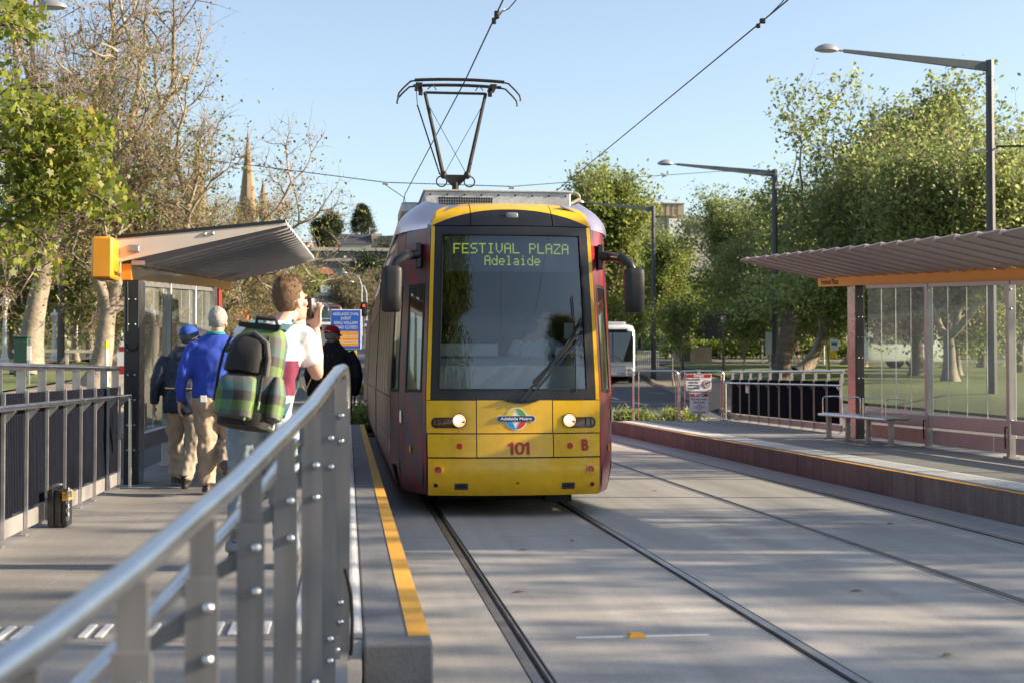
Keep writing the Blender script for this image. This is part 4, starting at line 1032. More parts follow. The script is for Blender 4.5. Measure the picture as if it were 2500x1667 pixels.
# ---------------------------------------------------------------- trees
def _n(v): return v / (np.linalg.norm(v) + 1e-9)
def skeleton(seed, height, spread, levels=5, fork=.3, trunk_r=.25, ang=(25, 55), kids=(2, 3), side=.5, wob=.14, up=.06, shrink=.72, lean=(0, 0), first=None):
    rng = np.random.default_rng(seed); B, T = [], []
    def grow(p, d, L, r, lev):
        k = 5 if lev < 2 else 4; pts = [p]
        for i in range(k):
            d = _n(d + rng.normal(0, wob, 3) * (1 if lev else .45) + np.array([0, 0, up])); p = p + d * L / k; pts.append(p)
        r1 = r * .68; B.append((np.array(pts), r, r1 if lev < levels else r * .35, lev))
        if lev >= levels: T.append(np.array(pts)); return
        n = int(rng.integers(kids[0], kids[1] + 1)) if lev or not first else first
        a0 = rng.uniform(0, 6.28)
        for j in range(n):
            th = R(rng.uniform(*ang)); az = a0 + 6.283 * j / n + rng.normal(0, .4)
            q = _n(np.cross(d, [.31, .17, .93])); q2 = np.cross(d, q)
            nd = d * math.cos(th) + (q * math.cos(az) + q2 * math.sin(az)) * math.sin(th)
            grow(p, _n(nd), L * shrink * rng.uniform(.8, 1.15) if lev else height * .30 * rng.uniform(.85, 1.15), r1 * (.82 if n > 2 else .88), lev + 1)
        if lev:
            for i in range(1, k):
                if rng.random() < side:
                    th = R(rng.uniform(35, 75)); az = rng.uniform(0, 6.28); q = _n(np.cross(d, [.31, .17, .93])); q2 = np.cross(d, q)
                    grow(pts[i], _n(d * math.cos(th) + (q * math.cos(az) + q2 * math.sin(az)) * math.sin(th)), L * shrink * rng.uniform(.6, .95), r * .5, lev + 1)
    grow(np.zeros(3), np.array([lean[0] * .3, lean[1] * .3, 1.0]), height * fork, trunk_r, 0)
    A = np.concatenate([b[0] for b in B]); zf = height / max(A[:, 2].max(), .1)
    rad = np.percentile(np.linalg.norm(A[:, :2], axis=1), 97); sf = spread / max(rad, .1)
    def fit(P):
        P = P.copy(); hz = np.clip(P[:, 2] / (height * fork * .9), 0, 1)
        k = 1 + (sf - 1) * hz; P[:, 0] *= k; P[:, 1] *= k; P[:, 2] *= zf
        P[:, 0] += lean[0] * (P[:, 2] / height) ** 1.5; P[:, 1] += lean[1] * (P[:, 2] / height) ** 1.5
        return P
    return [(fit(p), a, b, l) for p, a, b, l in B], [fit(t) for t in T]
def limbs_np(B, sides=(9, 7, 5, 4, 3, 3, 3), minr=0.0):
    V, Fq, o = [], [], 0
    for P, r0, r1, lev in B:
        n = sides[min(lev, len(sides) - 1)]; k = len(P)
        D = np.gradient(P, axis=0); D /= np.linalg.norm(D, axis=1)[:, None] + 1e-9
        ref = np.array([.83, .21, .11]) if abs(D[0, 2]) > .8 else np.array([0, 0, 1.])
        U = np.cross(D, ref); U /= np.linalg.norm(U, axis=1)[:, None] + 1e-9; W = np.cross(D, U)
        rr = np.linspace(r0, r1, k)
        if lev == 0: rr = rr * (1 + .55 * np.exp(-np.linspace(0, 6, k)))
        rr = np.maximum(rr, minr)
        a = np.arange(n) * 2 * np.pi / n
        ring = P[:, None, :] + rr[:, None, None] * (np.cos(a)[None, :, None] * U[:, None, :] + np.sin(a)[None, :, None] * W[:, None, :])
        V.append(ring.reshape(-1, 3))
        i = np.arange(k - 1)[:, None] * n; j = np.arange(n)[None, :]; j2 = (j + 1) % n
        Fq.append(np.stack([i + j, i + j2, i + n + j2, i + n + j], 2).reshape(-1, 4) + o); o += k * n
    return np.concatenate(V), np.concatenate(Fq)
def leaves_np(P, size, rng, droop=.3, wide=.62):
    n = len(P); N = rng.normal(0, 1, (n, 3)); N[:, 2] = np.abs(N[:, 2]) * .8 + .25; N /= np.linalg.norm(N, axis=1)[:, None]
    t = rng.normal(0, 1, (n, 3)); t[:, 2] -= droop; t -= N * (t * N).sum(1)[:, None]; t /= np.linalg.norm(t, axis=1)[:, None] + 1e-9
    b = np.cross(N, t); s = (size * rng.uniform(.6, 1.3, n))[:, None]
    V = np.stack([P - t * s * .5, P + b * s * wide * .5 + N * s * .10 - t * s * .05, P + t * s * .5, P - b * s * wide * .5 + N * s * .10 - t * s * .05], 1).reshape(-1, 3)
    return V, np.arange(4 * n).reshape(-1, 4)
def starleaves_np(P, size, rng):
    """five-lobed plane leaves"""
    n = len(P); N = rng.normal(0, 1, (n, 3)); N[:, 2] = np.abs(N[:, 2]) * .6 + .2; N[:, 1] -= .3; N /= np.linalg.norm(N, axis=1)[:, None]
    t = rng.normal(0, .8, (n, 3)); t[:, 2] -= .7; t -= N * (t * N).sum(1)[:, None]; t /= np.linalg.norm(t, axis=1)[:, None] + 1e-9
    b = np.cross(N, t); s = (size * rng.uniform(.5, 1.25, n))
    ang = [180, 150, 118, 92, 62, 34, 0, -34, -62, -92, -118, -150]; rad = [.22, .42, .50, .33, .60, .38, .72, .38, .60, .33, .50, .42]
    V = np.zeros((n, 12, 3))
    for i, (a, r) in enumerate(zip(ang, rad)):
        c, q = math.cos(R(a)) * r, math.sin(R(a)) * r
        V[:, i] = P + s[:, None] * (c * t + q * b - N * (.30 * q * q + .2 * max(c, 0) ** 2))
    return V.reshape(-1, 3), np.arange(12 * n).reshape(-1, 12)
def twigs_np(T, per, L, r, rng, zbias=.25):
    P, D = [], []
    for t in T:
        d = _n(t[-1] - t[0]); m = rng.integers(1, len(t), per); P.append(t[m]); D.append(d[None] * .5 + rng.normal(0, .75, (per, 3)) + np.array([0, 0, zbias]))
    P, D = np.concatenate(P), np.concatenate(D); D /= np.linalg.norm(D, axis=1)[:, None]; n = len(P); ln = (L * rng.uniform(.4, 1.3, n))[:, None]
    U = np.cross(D, [.3, .5, .81]); U /= np.linalg.norm(U, axis=1)[:, None]; W = np.cross(D, U)
    mid = P + D * ln * .55 + rng.normal(0, .06, (n, 3)) * L; D2 = D + rng.normal(0, .45, (n, 3)); D2 /= np.linalg.norm(D2, axis=1)[:, None]; end = mid + D2 * ln * .5
    V = np.zeros((n, 9, 3)); a = np.arange(3) * 2 * np.pi / 3
    for k in range(3):
        o = np.cos(a[k]) * U + np.sin(a[k]) * W
        V[:, k] = P + o * r; V[:, 3 + k] = mid + o * r * .7; V[:, 6 + k] = end + o * r * .35
    base = np.arange(n)[:, None] * 9
    fs = []
    for q in (0, 3):
        for k in range(3):
            k2 = (k + 1) % 3; fs.append(np.array([q + k, q + k2, q + 3 + k2, q + 3 + k]))
    F = (base[:, None, :] + np.array(fs)[None]).reshape(-1, 4)
    return V.reshape(-1, 3), F, end
def spread_pts(T, per, sigma, rng):
    out = []
    for t in T:
        m = rng.integers(0, len(t), per); out.append(t[m] + rng.normal(0, sigma, (per, 3)) * np.array([1, 1, .75]))
    return np.concatenate(out)
def tree(name, label, base, height, spread, seed, leaf='leaf_right', per=60, size=.15, sigma=.38, bark='bark', trunk_r=.24, twig=4, twig_l=.55, twig_r=.010, cat='tree', group=None, brown=0, grow_kw=None, leafmask=None):
    kw = dict(levels=4, fork=.28); kw.update(grow_kw or {})
    B, T = skeleton(seed, height, spread, trunk_r=trunk_r, **kw)
    rng = np.random.default_rng(seed + 100)
    t = thing(name, label, cat, (0, 0, 0), group)
    V, Fq = limbs_np(B); np_mesh('trunk', V, Fq, M[bark], t, smooth=True)
    if twig:
        V, Fq, end = twigs_np(T, twig, twig_l, twig_r, rng); np_mesh('twigs', V, Fq, M['twig'], t)['kind'] = 'stuff'
    if per:
        TE = [np.stack([e, e + rng.normal(0, .05, 3)]) for e in end[::2]] if (twig and per > 15) else []
        TT = [q for q in T if leafmask is None or leafmask(q[-1])]
        if TT:
            P_ = spread_pts(TT, per, sigma, rng)
            if TE: P_ = np.concatenate([P_, spread_pts(TE, max(3, per // 5), sigma * .28, rng)])
            V, Fq = leaves_np(P_, size, rng); o = np_mesh('crown', V, Fq, M[leaf], t); o['kind'] = 'stuff'
    if brown:
        V, Fq = leaves_np(spread_pts(T, brown, .30, rng), .095, rng, 1.0, .8); o = np_mesh('seed_clusters', V, Fq, M['leaf_brown'], t); o['kind'] = 'stuff'
    t.location = base
    return t
def place(proto, label, x, y, rz, sc=1.0, group=None, z=None):
    c = copy_tree(proto); c.location = (x, y, (gz(x, y) if z is None else z) - .08); c.rotation_euler = (0, 0, rz); c.scale = (sc, sc, sc)
    c['label'] = label
    if group: c['group'] = group
    return c
GR = 'leafy plane trees in the park on the right'
GS = 'trees beside the right platform, out of view'
def tb(x, y): return (x, y, gz(x, y) - .08)
kwR = dict(levels=5, fork=.15, ang=(22, 58), kids=(2, 3), side=.42, up=.055, wob=.15, first=4, shrink=.74)
R1 = tree('plane_tree', 'broad leafy plane tree with pale forked trunk, highest crown behind the right shelter', tb(21.8, 67), 14.2, 6.3, 11, per=38, size=.23, sigma=.5, twig=4, twig_l=1.1, trunk_r=.36, group=GR, grow_kw=dict(kwR, lean=(3.6, 0)))
R2 = tree('plane_tree', 'leafy plane tree rising behind the right shelter roof, pale branches showing through', tb(22.8, 52), 10.4, 4.7, 29, per=30, size=.18, sigma=.42, twig=4, twig_l=.9, trunk_r=.28, group=GR, grow_kw=kwR)
R3 = tree('plane_tree', 'light green upright tree beside the tram roof on the right', tb(16.2, 92), 14.2, 2.7, 41, leaf='leaf_pale', per=44, size=.25, sigma=.55, twig=3, twig_l=1.1, trunk_r=.28, group=GR, grow_kw=dict(levels=4, fork=.16, ang=(15, 42), kids=(3, 4), side=.5, up=.14, first=4))
place(R2, 'tall plane tree at the far right behind the nearest street lamp', 30.0, 57, 2.1, 1.08, GR)
place(R2, 'plane tree on the lawn between the middle street lamp and the shelter roof', 25.2, 82, 1.2, .95, GR)
place(R2, 'plane tree right behind the fork of the tallest crown, over the shelter roof', 31.5, 85, 2.9, 1.25, GR)
place(R2, 'full plane tree crown left of the nearest street lamp pole', 25.2, 61, 3.6, 1.12, GR)
place(R1, 'darker plane tree right of the tan building', 31.5, 103, 4.0, .88, GR)
place(R3, 'green tree right of the farthest street lamp', 20.6, 104, 3.3, .58, GR)
place(R3, 'light green tree below the tan building', 25.5, 112, 2.0, .74, GR)
place(R1, 'shaded plane tree by the hedge behind the bus stop sign', 33, 92, 5.0, .8, GR)
place(R2, 'shaded plane tree by the hedge behind the right shelter glass', 38, 82, 2.6, 1.05, GR)
place(R2, 'plane tree deep in the park seen through the shelter glass', 33.5, 68, 1.6, 1.0, GR)
place(R2, 'plane tree with forked pale trunk seen through the shelter glass', 27.5, 62, .2, .85, GR)
place(R1, 'broad plane tree at the back of the park by the path', 44, 100, 3.9, .9, GR)
place(R3, 'green tree standing behind the white coach', 15.2, 118, 1.0, .85, GR)
place(R1, 'tall plane tree closing the park behind the fence', 41, 116, .5, .95, GR)
# trees behind the camera, mirrored in the windscreen
GB = 'trees behind the viewer, mirrored in the windscreen'
wil = tree('willow_tree', 'weeping tree behind the viewer, mirrored in the left of the windscreen', (-9.5, -16, 0), 17, 5.2, 51, leaf='leaf_mid', per=130, size=.24, sigma=.9, twig=2, trunk_r=.35, group=GB, grow_kw=dict(levels=4, fork=.25, ang=(18, 50), kids=(3, 4), side=.5, up=.02))
place(wil, 'weeping tree behind the viewer, mirrored in the right of the windscreen', 31, -20, 2.0, 1.0, GB, z=0)
place(wil, 'weeping tree behind the viewer, farther left beside the road', -20, -30, 4.0, 1.1, GB, z=0)
place(wil, 'weeping tree behind the viewer, farther right beside the road', 26, -34, 1.0, 1.1, GB, z=0)

# left side: bare late planes hung with brown seeds
GL_ = 'half-bare plane trees along the left pavement'
kwB = dict(levels=5, fork=.30, ang=(20, 55), kids=(2, 3), side=.48, up=.05, wob=.20, first=3, shrink=.74)
L1 = tree('bare_plane_tree', 'tall half-bare plane tree with thick pale trunk left of the dark lamp pole', tb(-11.3, 52), 17.5, 6.0, 63, leaf='leaf_pale', per=4, size=.12, sigma=.5, twig=8, twig_l=.8, twig_r=.008, brown=6, trunk_r=.42, group=GL_, grow_kw=kwB)
L2 = tree('bare_plane_tree', 'half-bare plane tree with forked leaning trunk, just left of the amber box', tb(-7.45, 43), 10.6, 5.0, 77, leaf='leaf_pale', per=9, size=.12, sigma=.5, twig=9, twig_l=.65, twig_r=.007, brown=7, trunk_r=.34, group=GL_, grow_kw=dict(kwB, fork=.24, lean=(1.2, 0)))
place(L2, 'half-bare plane tree behind the left shelter, below the spires', -9.5, 75, 5.4, .95, GL_)
place(L2, 'half-bare plane tree at the far left behind the lantern posts', -20.5, 66, 1.1, 1.2, GL_)
place(L1, 'thin bare tree far left on the park bank', -27, 88, .8, .85, GL_)
place(L2, 'half-bare plane tree spreading over the left shelter roof', -8.3, 60, .1, .92, GL_)
L4 = tree('bare_plane_tree', 'half-bare plane tree leaning right, its twigs crossing the cathedral spire', tb(-8.6, 66), 10.6, 5.2, 83, leaf='leaf_pale', per=10, size=.13, sigma=.5, twig=11, twig_l=.75, twig_r=.008, brown=8, trunk_r=.3, group=GL_, grow_kw=dict(kwB, fork=.2, lean=(2.6, 0)))
place(L4, 'half-bare tree low behind the tip of the left shelter canopy', -9.0, 84, .5, .85, GL_)
place(L2, 'bare tree behind the forked plane tree', -15.5, 90, 3.0, 1.1, GL_)
GM = 'young green trees along the far left kerb'
L3 = tree('young_tree', 'light green young tree behind the second old man, by the kerb', tb(-13.2, 92), 8.6, 3.4, 85, leaf='leaf_pale', per=60, size=.22, sigma=.5, twig=2, trunk_r=.18, group=GM, grow_kw=dict(levels=4, fork=.25, ang=(20, 48), kids=(3, 4), side=.45, up=.1))
place(L3, 'yellow-green young tree right of the left shelter, over the orange truck', -12.2, 112, 1.3, 1.05, GM)
place(L3, 'yellow-green young tree behind the shelter glass', -14.8, 80, 4.2, .95, GM)
place(L3, 'green young tree on the bank behind the globe lamps', -21, 92, 2.5, 1.0, GM)
place(L3, 'green young tree between the two pale trunks', -16.5, 98, .6, .9, GM)
place(L3, 'green tree on the park bank at the far left', -29, 98, 3.6, 1.2, GM)
willow2 = tree('round_tree', 'big pale green round tree above the backpacker\'s head, across the road junction', tb(-7.9, 242), 9.2, 3.9, 91, leaf='leaf_pale', per=60, size=.34, sigma=.7, twig=2, trunk_r=.3, grow_kw=dict(levels=4, fork=.16, ang=(20, 60), kids=(3, 4), side=.4, up=.05))
gb = tree('grey_tree', 'thin grey-green tree right of the blue sign, below the hillside', tb(.4, 215), 7.4, 4.2, 93, leaf='leaf_grey', per=26, size=.28, sigma=.6, twig=6, twig_l=1.2, twig_r=.025, trunk_r=.3, group='trees below the hillside', grow_kw=dict(levels=4, fork=.2, ang=(20, 55), kids=(3, 4), side=.45, up=.06))
place(gb, 'grey-green tree beside the tram flank, below the hillside', 6.2, 240, 2, 1.15, 'trees below the hillside')
dk = tree('dark_tree', 'dark round tree on the hill right of the long building', tb(6.0, 296), 11.5, 5.0, 95, leaf='leaf_dark', per=60, size=.5, sigma=1.0, twig=1, trunk_r=.4, bark='barkdark', group='dark trees on the hill', grow_kw=dict(levels=4, fork=.15, ang=(20, 60), kids=(3, 4), side=.4, up=.05))
place(dk, 'dark tree on the hill directly left of the tram', 11, 305, 1.2, 1.15, 'dark trees on the hill')
place(dk, 'dark tree between the red roof and the street lights', -2.6, 262, 2.2, .62, 'dark trees on the hill')
place(dk, 'dark round tree left of the dark-roofed building on the skyline', -6.0, 388, 3.0, .8, 'dark trees on the hill', z=at(800, 603, 388).z)
def conifer(name, label, base, h, r, seed, cat='tree'):
    rng = np.random.default_rng(seed); t = thing(name, label, cat, (0, 0, 0))
    V, Fq = limbs_np([(np.array([[0, 0, 0], [.1, 0, h * .5], [0, 0, h]]), .35, .05, 0)]); np_mesh('trunk', V, Fq, M['barkdark'], t)
    n = 190; P = []
    for i in range(n):
        z = h * (.12 + .86 * rng.random()); rr = r * (1 - (z / h)) ** .75 * (.55 + .5 * rng.random()) + .25; a = rng.uniform(0, 6.28)
        c = np.array([rr * math.cos(a), rr * math.sin(a), z]); P.append(c + rng.normal(0, .55, (85, 3)) * np.array([1, 1, .6]))
    V, Fq = leaves_np(np.concatenate(P), .42, rng, .2, .45); np_mesh('crown', V, Fq, M['leaf_dark'], t)['kind'] = 'stuff'
    t.location = base; return t
p_ = at(884, 571, 400); conifer('pine_tree', 'tall dark pine on the skyline above the dark-roofed building', (p_.x, p_.y, p_.z - 1.0), 9.2, 3.9, 5)
p_ = at(798, 604, 380); conifer('pine_tree', 'shorter dark conifer on the skyline above the long building', (p_.x, p_.y, p_.z - 1), 5.8, 3.2, 6)

SH = tree('thin_plane_tree', 'clumpy plane tree out of view beside the right platform, streaking the tracks with shade', tb(24, 2.5), 11.5, 4.6, 121, leaf='leaf_right', per=42, size=.24, sigma=.36, twig=3, twig_l=.7, twig_r=.012, trunk_r=.26, group=GS, grow_kw=dict(levels=3, fork=.24, ang=(22, 52), kids=(2, 3), side=.42, up=.06, first=4))
for (x, y, rz, sc) in ((26, -5.5, 1.1, .95), (23, 9.5, 2.6, .95), (29, 17.5, 4.4, 1.05), (33, -.5, 3.0, 1.15), (32, 7, 5.5, 1.1)):
    place(SH, 'clumpy plane tree out of view beside the right platform, streaking the tracks with shade', x, y, rz, sc, GS)
# the near leafy branches hanging in from the left
nt_ = thing('leafy_plane_tree', 'plane tree with large bright lobed leaves hanging in at the upper left', 'tree', (-10.3, 24.6, gz(-10.3, 24.6)))
rng = np.random.default_rng(4)
def cubic(p, q, sag, n=9):
    p, q = np.array(p, float), np.array(q, float); t = np.linspace(0, 1, n)[:, None]; o = p + (q - p) * t; o[:, 2] += (sag * 4 * t * (1 - t))[:, 0]; o += rng.normal(0, .05, o.shape) * np.sin(np.pi * t); return o
Bn = [(np.array([[-10.3, 24.6, gz(-10.3, 24.6)], [-10.2, 24.5, 2.5], [-10.0, 24.6, 4.2], [-9.8, 24.6, 6.0]]), .28, .20, 0)]
def W(px, py, d): return np.array(at(px, py, d))
tipsN = []
for (a, b, sag) in ((W(-120, 420, 24.4), W(215, 345, 24.5), .15), (W(-140, 500, 24.2), W(300, 520, 24.2), .5), (W(-140, 300, 24.8), W(120, 215, 25.0), .2), (W(-120, 60, 25), W(100, 40, 25), .15), (W(-120, 560, 24), W(110, 590, 24), .25), (W(-120, 90, 25), W(75, 110, 25.2), .3)):
    m = cubic(a, b, sag); Bn.append((m, .045, .018, 2))
for (px, py, w, h, n) in ((30, 215, 60, 30, 5), (50, 300, 90, 50, 20), (150, 330, 80, 60, 17), (70, 400, 100, 60, 24), (190, 400, 70, 50, 15), (130, 460, 120, 50, 22), (240, 470, 60, 40, 13), (285, 520, 32, 32, 7),
                          (60, 520, 80, 50, 15), (30, 590, 60, 40, 7), (215, 350, 50, 40, 7), (40, 25, 60, 26, 11), (95, 90, 16, 24, 5), (15, 60, 24, 20, 3), (85, 640, 60, 60, 4)):
    for k in range(n):
        c = W(px + rng.normal(0, .48) * w, py + rng.normal(0, .45) * h, 24.5 + rng.normal(0, .5)); s = c + np.array([rng.normal(-.25, .25), rng.normal(0, .3), rng.normal(.15, .2)])
        tw = cubic(s, c, .06, 4); Bn.append((tw, .012, .005, 4)); tipsN.append(tw)
V, Fq = limbs_np(Bn); np_mesh('trunk', V, Fq, M['barkdark'], nt_, smooth=True)
V, Fq = starleaves_np(spread_pts(tipsN, 22, .17, rng), .125, rng); np_mesh('crown', V, Fq, M['leaf_near'], nt_)['kind'] = 'stuff'
V, Fq = leaves_np(spread_pts(tipsN, 3, .2, rng), .07, rng); np_mesh('bud_leaves', V, Fq, M['leaf_pale'], nt_)['kind'] = 'stuff'

# saplings, hedges, shrubs
GSP = 'young saplings on the right lawn'
sp = tree('sapling', 'sapling with small crown left of the two danger signs', tb(14.6, 62), 4.4, .95, 101, leaf='leaf_mid', per=22, size=.13, sigma=.25, twig=2, twig_l=.3, trunk_r=.045, group=GSP, grow_kw=dict(levels=3, fork=.40, ang=(20, 45), kids=(3, 4), side=.4, up=.15))
place(sp, 'sapling behind the danger signs with low leaves', 16.9, 60, 1.4, .95, GSP)
place(sp, 'thin sapling above the dark panel fence', 19.0, 58, 2.8, .9, GSP)
place(sp, 'thin sapling left of the leaning dark trunk', 21.2, 61, 4.0, 1.05, GSP)
place(sp, 'sapling standing under the far street lamp', 17.6, 76, 5.0, 1.1, GSP)
def shrub(name, label, x, y, rx, ry, h, n, size, leafm, cat='bush', group=None, seed=0, spiky=False):
    rng = np.random.default_rng(seed + int(x * 7 + y * 13) % 97); t = thing(name, label, cat, (x, y, gz(x, y)), group)
    k = max(6, n // 40); C = np.stack([rng.uniform(-rx, rx, k), rng.uniform(-ry, ry, k), rng.uniform(.2, .85, k) * h], 1)
    P = (C[:, None, :] + rng.normal(0, 1, (k, n // k, 3)) * np.array([rx * .18 + .06, ry * .18 + .06, h * .16])).reshape(-1, 3); P[:, 2] = np.abs(P[:, 2]) + .02
    P += np.array([x, y, gz(x, y)])
    V, Fq = leaves_np(P, size, rng, -1.2 if spiky else .2, .2 if spiky else .6); np_mesh('foliage', V, Fq, M[leafm], t)['kind'] = 'stuff'
    st_ = []
    for i in range(min(k, 12)): st_.append((np.array([[x + C[i, 0] * .3, y + C[i, 1] * .3, gz(x, y) - .05], [x + C[i, 0], y + C[i, 1], gz(x, y) + C[i, 2]]]), .02, .008, 3))
    V, Fq = limbs_np(st_); np_mesh('stems', V, Fq, M['twig'], t)
    return t
for k, (x0, x1) in enumerate(((25.5, 34), (35, 50))):
    shrub('hedge', ('clipped green hedge beside the far path, left stretch', 'clipped green hedge beside the far path, behind the right shelter')[k], (x0 + x1) / 2, 109, (x1 - x0) / 2, .6, 1.3, 3800, .30, 'leaf_mid', 'hedge', 'hedges along the far path', k)
for k, (x, y, l) in enumerate(((.15, 33.6, 'low yellow-green shrub at the end of the left platform'), (.65, 34.6, 'low spiky shrub under the blue road sign'), (-.5, 35.2, 'low shrub behind the man in the red cap'), (1.0, 36.2, 'low rounded shrub beside the tram at the platform end'))):
    shrub('low_shrub', l, x, y, .5, .6, .62, 1500, .11, 'leaf_pale' if k != 1 else 'leaf_mid', 'shrub', 'planting at the end of the left platform', k)
for k, (x, y, l) in enumerate(((6.35, 35.2, 'grassy yellow-green tuft beside the tram at the right platform end'), (7.3, 34.9, 'grassy tuft behind the nearer hoop rail'), (8.3, 35.0, 'sparse grassy tuft behind the danger signs'))):
    shrub('grass_tuft', l, x, y, .45, .4, .5, 900, .20, 'leaf_pale', 'plant', 'grassy tufts behind the hoop rails', k, spiky=True)
shrub('low_shrub', 'dark green shrub on the traffic island right of the blue sign', 1.2, 62, 1.2, .6, .6, 900, .18, 'leaf_mid', 'shrub', None, 9)
MB().b2((-1.6, 32.2, -.05), (2.0, 37.5, .04)).build('garden_bed', m_soil)['kind'] = 'structure'
MB().b2((6.0, 33.8, -.05), (9.6, 36.0, .05)).build('garden_bed', m_soil)['kind'] = 'structure'
# far-off woods that read as one mass
def woods(boxes, seed, leafm, size):
    rng = np.random.default_rng(seed); P = []
    for (x0, x1, y0, y1, h, n) in boxes:
        k = max(10, int((x1 - x0) * 1.1)); c = np.stack([rng.uniform(x0, x1, k), rng.uniform(y0, y1, k), np.zeros(k)], 1); hh = h * rng.uniform(.5, 1.0, k)
        c[:, 2] = gz_(c[:, 0], c[:, 1])
        m = n // k
        for i in range(k):
            q = rng.normal(0, 1, (m, 3)); q /= np.linalg.norm(q, axis=1)[:, None]; q *= rng.uniform(.75, 1.05, (m, 1)) * np.array([2.6, 2.6, hh[i] * .5]) ; P.append(c[i] + np.array([0, 0, hh[i] * .5]) + q + rng.normal(0, .35, (m, 3)))
    V, Fq = leaves_np(np.concatenate(P), size, rng); o = np_mesh('far_wood', V, Fq, M[leafm]); o['kind'] = 'stuff'; return o
tag(woods([(24, 95, 118, 150, 10, 42000)], 1, 'leaf_mid', .5), 'mass of green trees closing the park on the right', 'trees')
tag(woods([(-90, -19, 105, 140, 10, 26000)], 2, 'leaf_grey', .5), 'brownish green mass of trees on the left bank', 'trees')
tag(woods([(-75, -16, 180, 260, 8, 20000), (-70, -12, 300, 380, 7, 10000)], 3, 'leaf_mid', .7), 'distant trees below the cathedral', 'trees')
tag(woods([(12, 110, 200, 330, 9, 30000)], 4, 'leaf_dark', .7), 'distant dark trees behind the park on the right', 'trees')
tag(woods([(-9.5, -3, 255, 300, 5, 2600), (2, 12, 250, 300, 9, 4500)], 5, 'leaf_dark', .6), 'dark garden trees on the slope below the long building', 'trees')
# ---------------------------------------------------------------- street lamps
M['lampgrey'] = mat('lamp_pole_grey', (.060, .062, .068), .5, .3, .15, 5)
M['armgrey'] = mat('lamp_arm_grey', (.085, .10, .105), .5, .3, .12, 5)
M['headgrey'] = mat('lamp_head_grey', (.36, .36, .37), .35, .4, .08, 5)
M['lampglass'] = mat('lamp_glass', (.55, .55, .52), .25, 0, .05, 4)
def lamp_head(mb_parent, c, s, nm='lamp_head'):
    h = MB().loft([(c.x, c.y, c.z - .055, .30, .15), (c.x, c.y, c.z - .03, .36, .18), (c.x, c.y, c.z + .02, .35, .175), (c.x - s * .02, c.y, c.z + .10, .26, .14), (c.x - s * .03, c.y, c.z + .15, .14, .08), (c.x - s * .03, c.y, c.z + .165, .04, .03)], 20).build(nm, M['headgrey'], mb_parent, smooth=50)
    MB().loft([(c.x, c.y, c.z - .085, .10, .05), (c.x, c.y, c.z - .075, .22, .11), (c.x, c.y, c.z - .054, .29, .145)], 16).build('diffuser', M['lampglass'], h, smooth=True)
def street_lamp(label, X, Y, ztop, s, arm=4.35, low=None, group=None):
    z0 = gz(X, Y) - .1
    t = thing('street_lamp', label, 'street lamp', (X, Y, z0), group)
    MB().tube([(X, Y, z0), (X, Y, z0 + 1.6), (X, Y, ztop)], [.165, .15, .115], 8).build('pole', M['lampgrey'], t)
    MB().tube([(X, Y, z0), (X, Y, z0 + .05)], [.28, .28], 12).build('base_plate', M['lampgrey'], t)
    MB().tube([(X, Y, ztop - .45), (X, Y, ztop + .02)], [.125, .125], 8).build('top_collar', M['armgrey'], t)
    a = Vector((X + s * .1, Y, ztop - .16)); b = Vector((X + s * arm, Y, ztop + .18))
    v = MB(); v.add([a + Vector((0, -.06, -.13)), a + Vector((0, .06, -.13)), a + Vector((0, .06, .13)), a + Vector((0, -.06, .13)), b + Vector((0, -.035, -.045)), b + Vector((0, .035, -.045)), b + Vector((0, .035, .045)), b + Vector((0, -.035, .045))],
                 [(0, 1, 2, 3), (7, 6, 5, 4), (0, 4, 5, 1), (1, 5, 6, 2), (2, 6, 7, 3), (3, 7, 4, 0)])
    v.build('arm', M['armgrey'], t)
    MB().tube([b, b + Vector((s * .22, 0, .02))], .03, 8).build('spigot', M['headgrey'], t)
    lamp_head(t, b + Vector((s * .50, 0, .03)), s)
    if low:
        q = Vector((X, Y, low)); e = q + Vector((-s * 1.15, -.1, .10))
        MB().tube([q, e], [.04, .03], 8).build('low_arm', M['lampgrey'], t); lamp_head(t, e + Vector((-s * .3, 0, .02)), -s)
    return t
GLP = 'street lamps along the right side'
p = at(2416, 150, 41); l1 = street_lamp('nearest grey street lamp, its pole rising behind the right shelter roof', p.x, p.y, p.z, -1, 4.35, None, GLP)
MB().b2((p.x - .6, p.y - .05, at(0, 374, 41).z), (p.x + .16, p.y + .05, at(0, 370, 41).z)).build('cross_bracket', M['headgrey'], l1)
p = at(1891, 416, 62); street_lamp('grey street lamp behind the tip of the right shelter roof', p.x, p.y, p.z, -1, 4.35, at(0, 738, 62).z, GLP)
p = at(1595, 505, 86); street_lamp('farthest grey street lamp, just right of the tram, by the white coach', p.x, p.y, p.z, -1, 4.1, at(0, 758, 86).z, GLP)
GLL = 'street lamps along the left side'
street_lamp('left street lamp whose head sticks out at the top left between leaves', -12.2, 36.3, 10.35, 1, 4.35, None, GLL)
street_lamp('left street lamp with dark pole beside the thick pale trunk', -12.0, 61.5, at(0, 400, 60).z - .2, 1, 4.1, None, GLL)
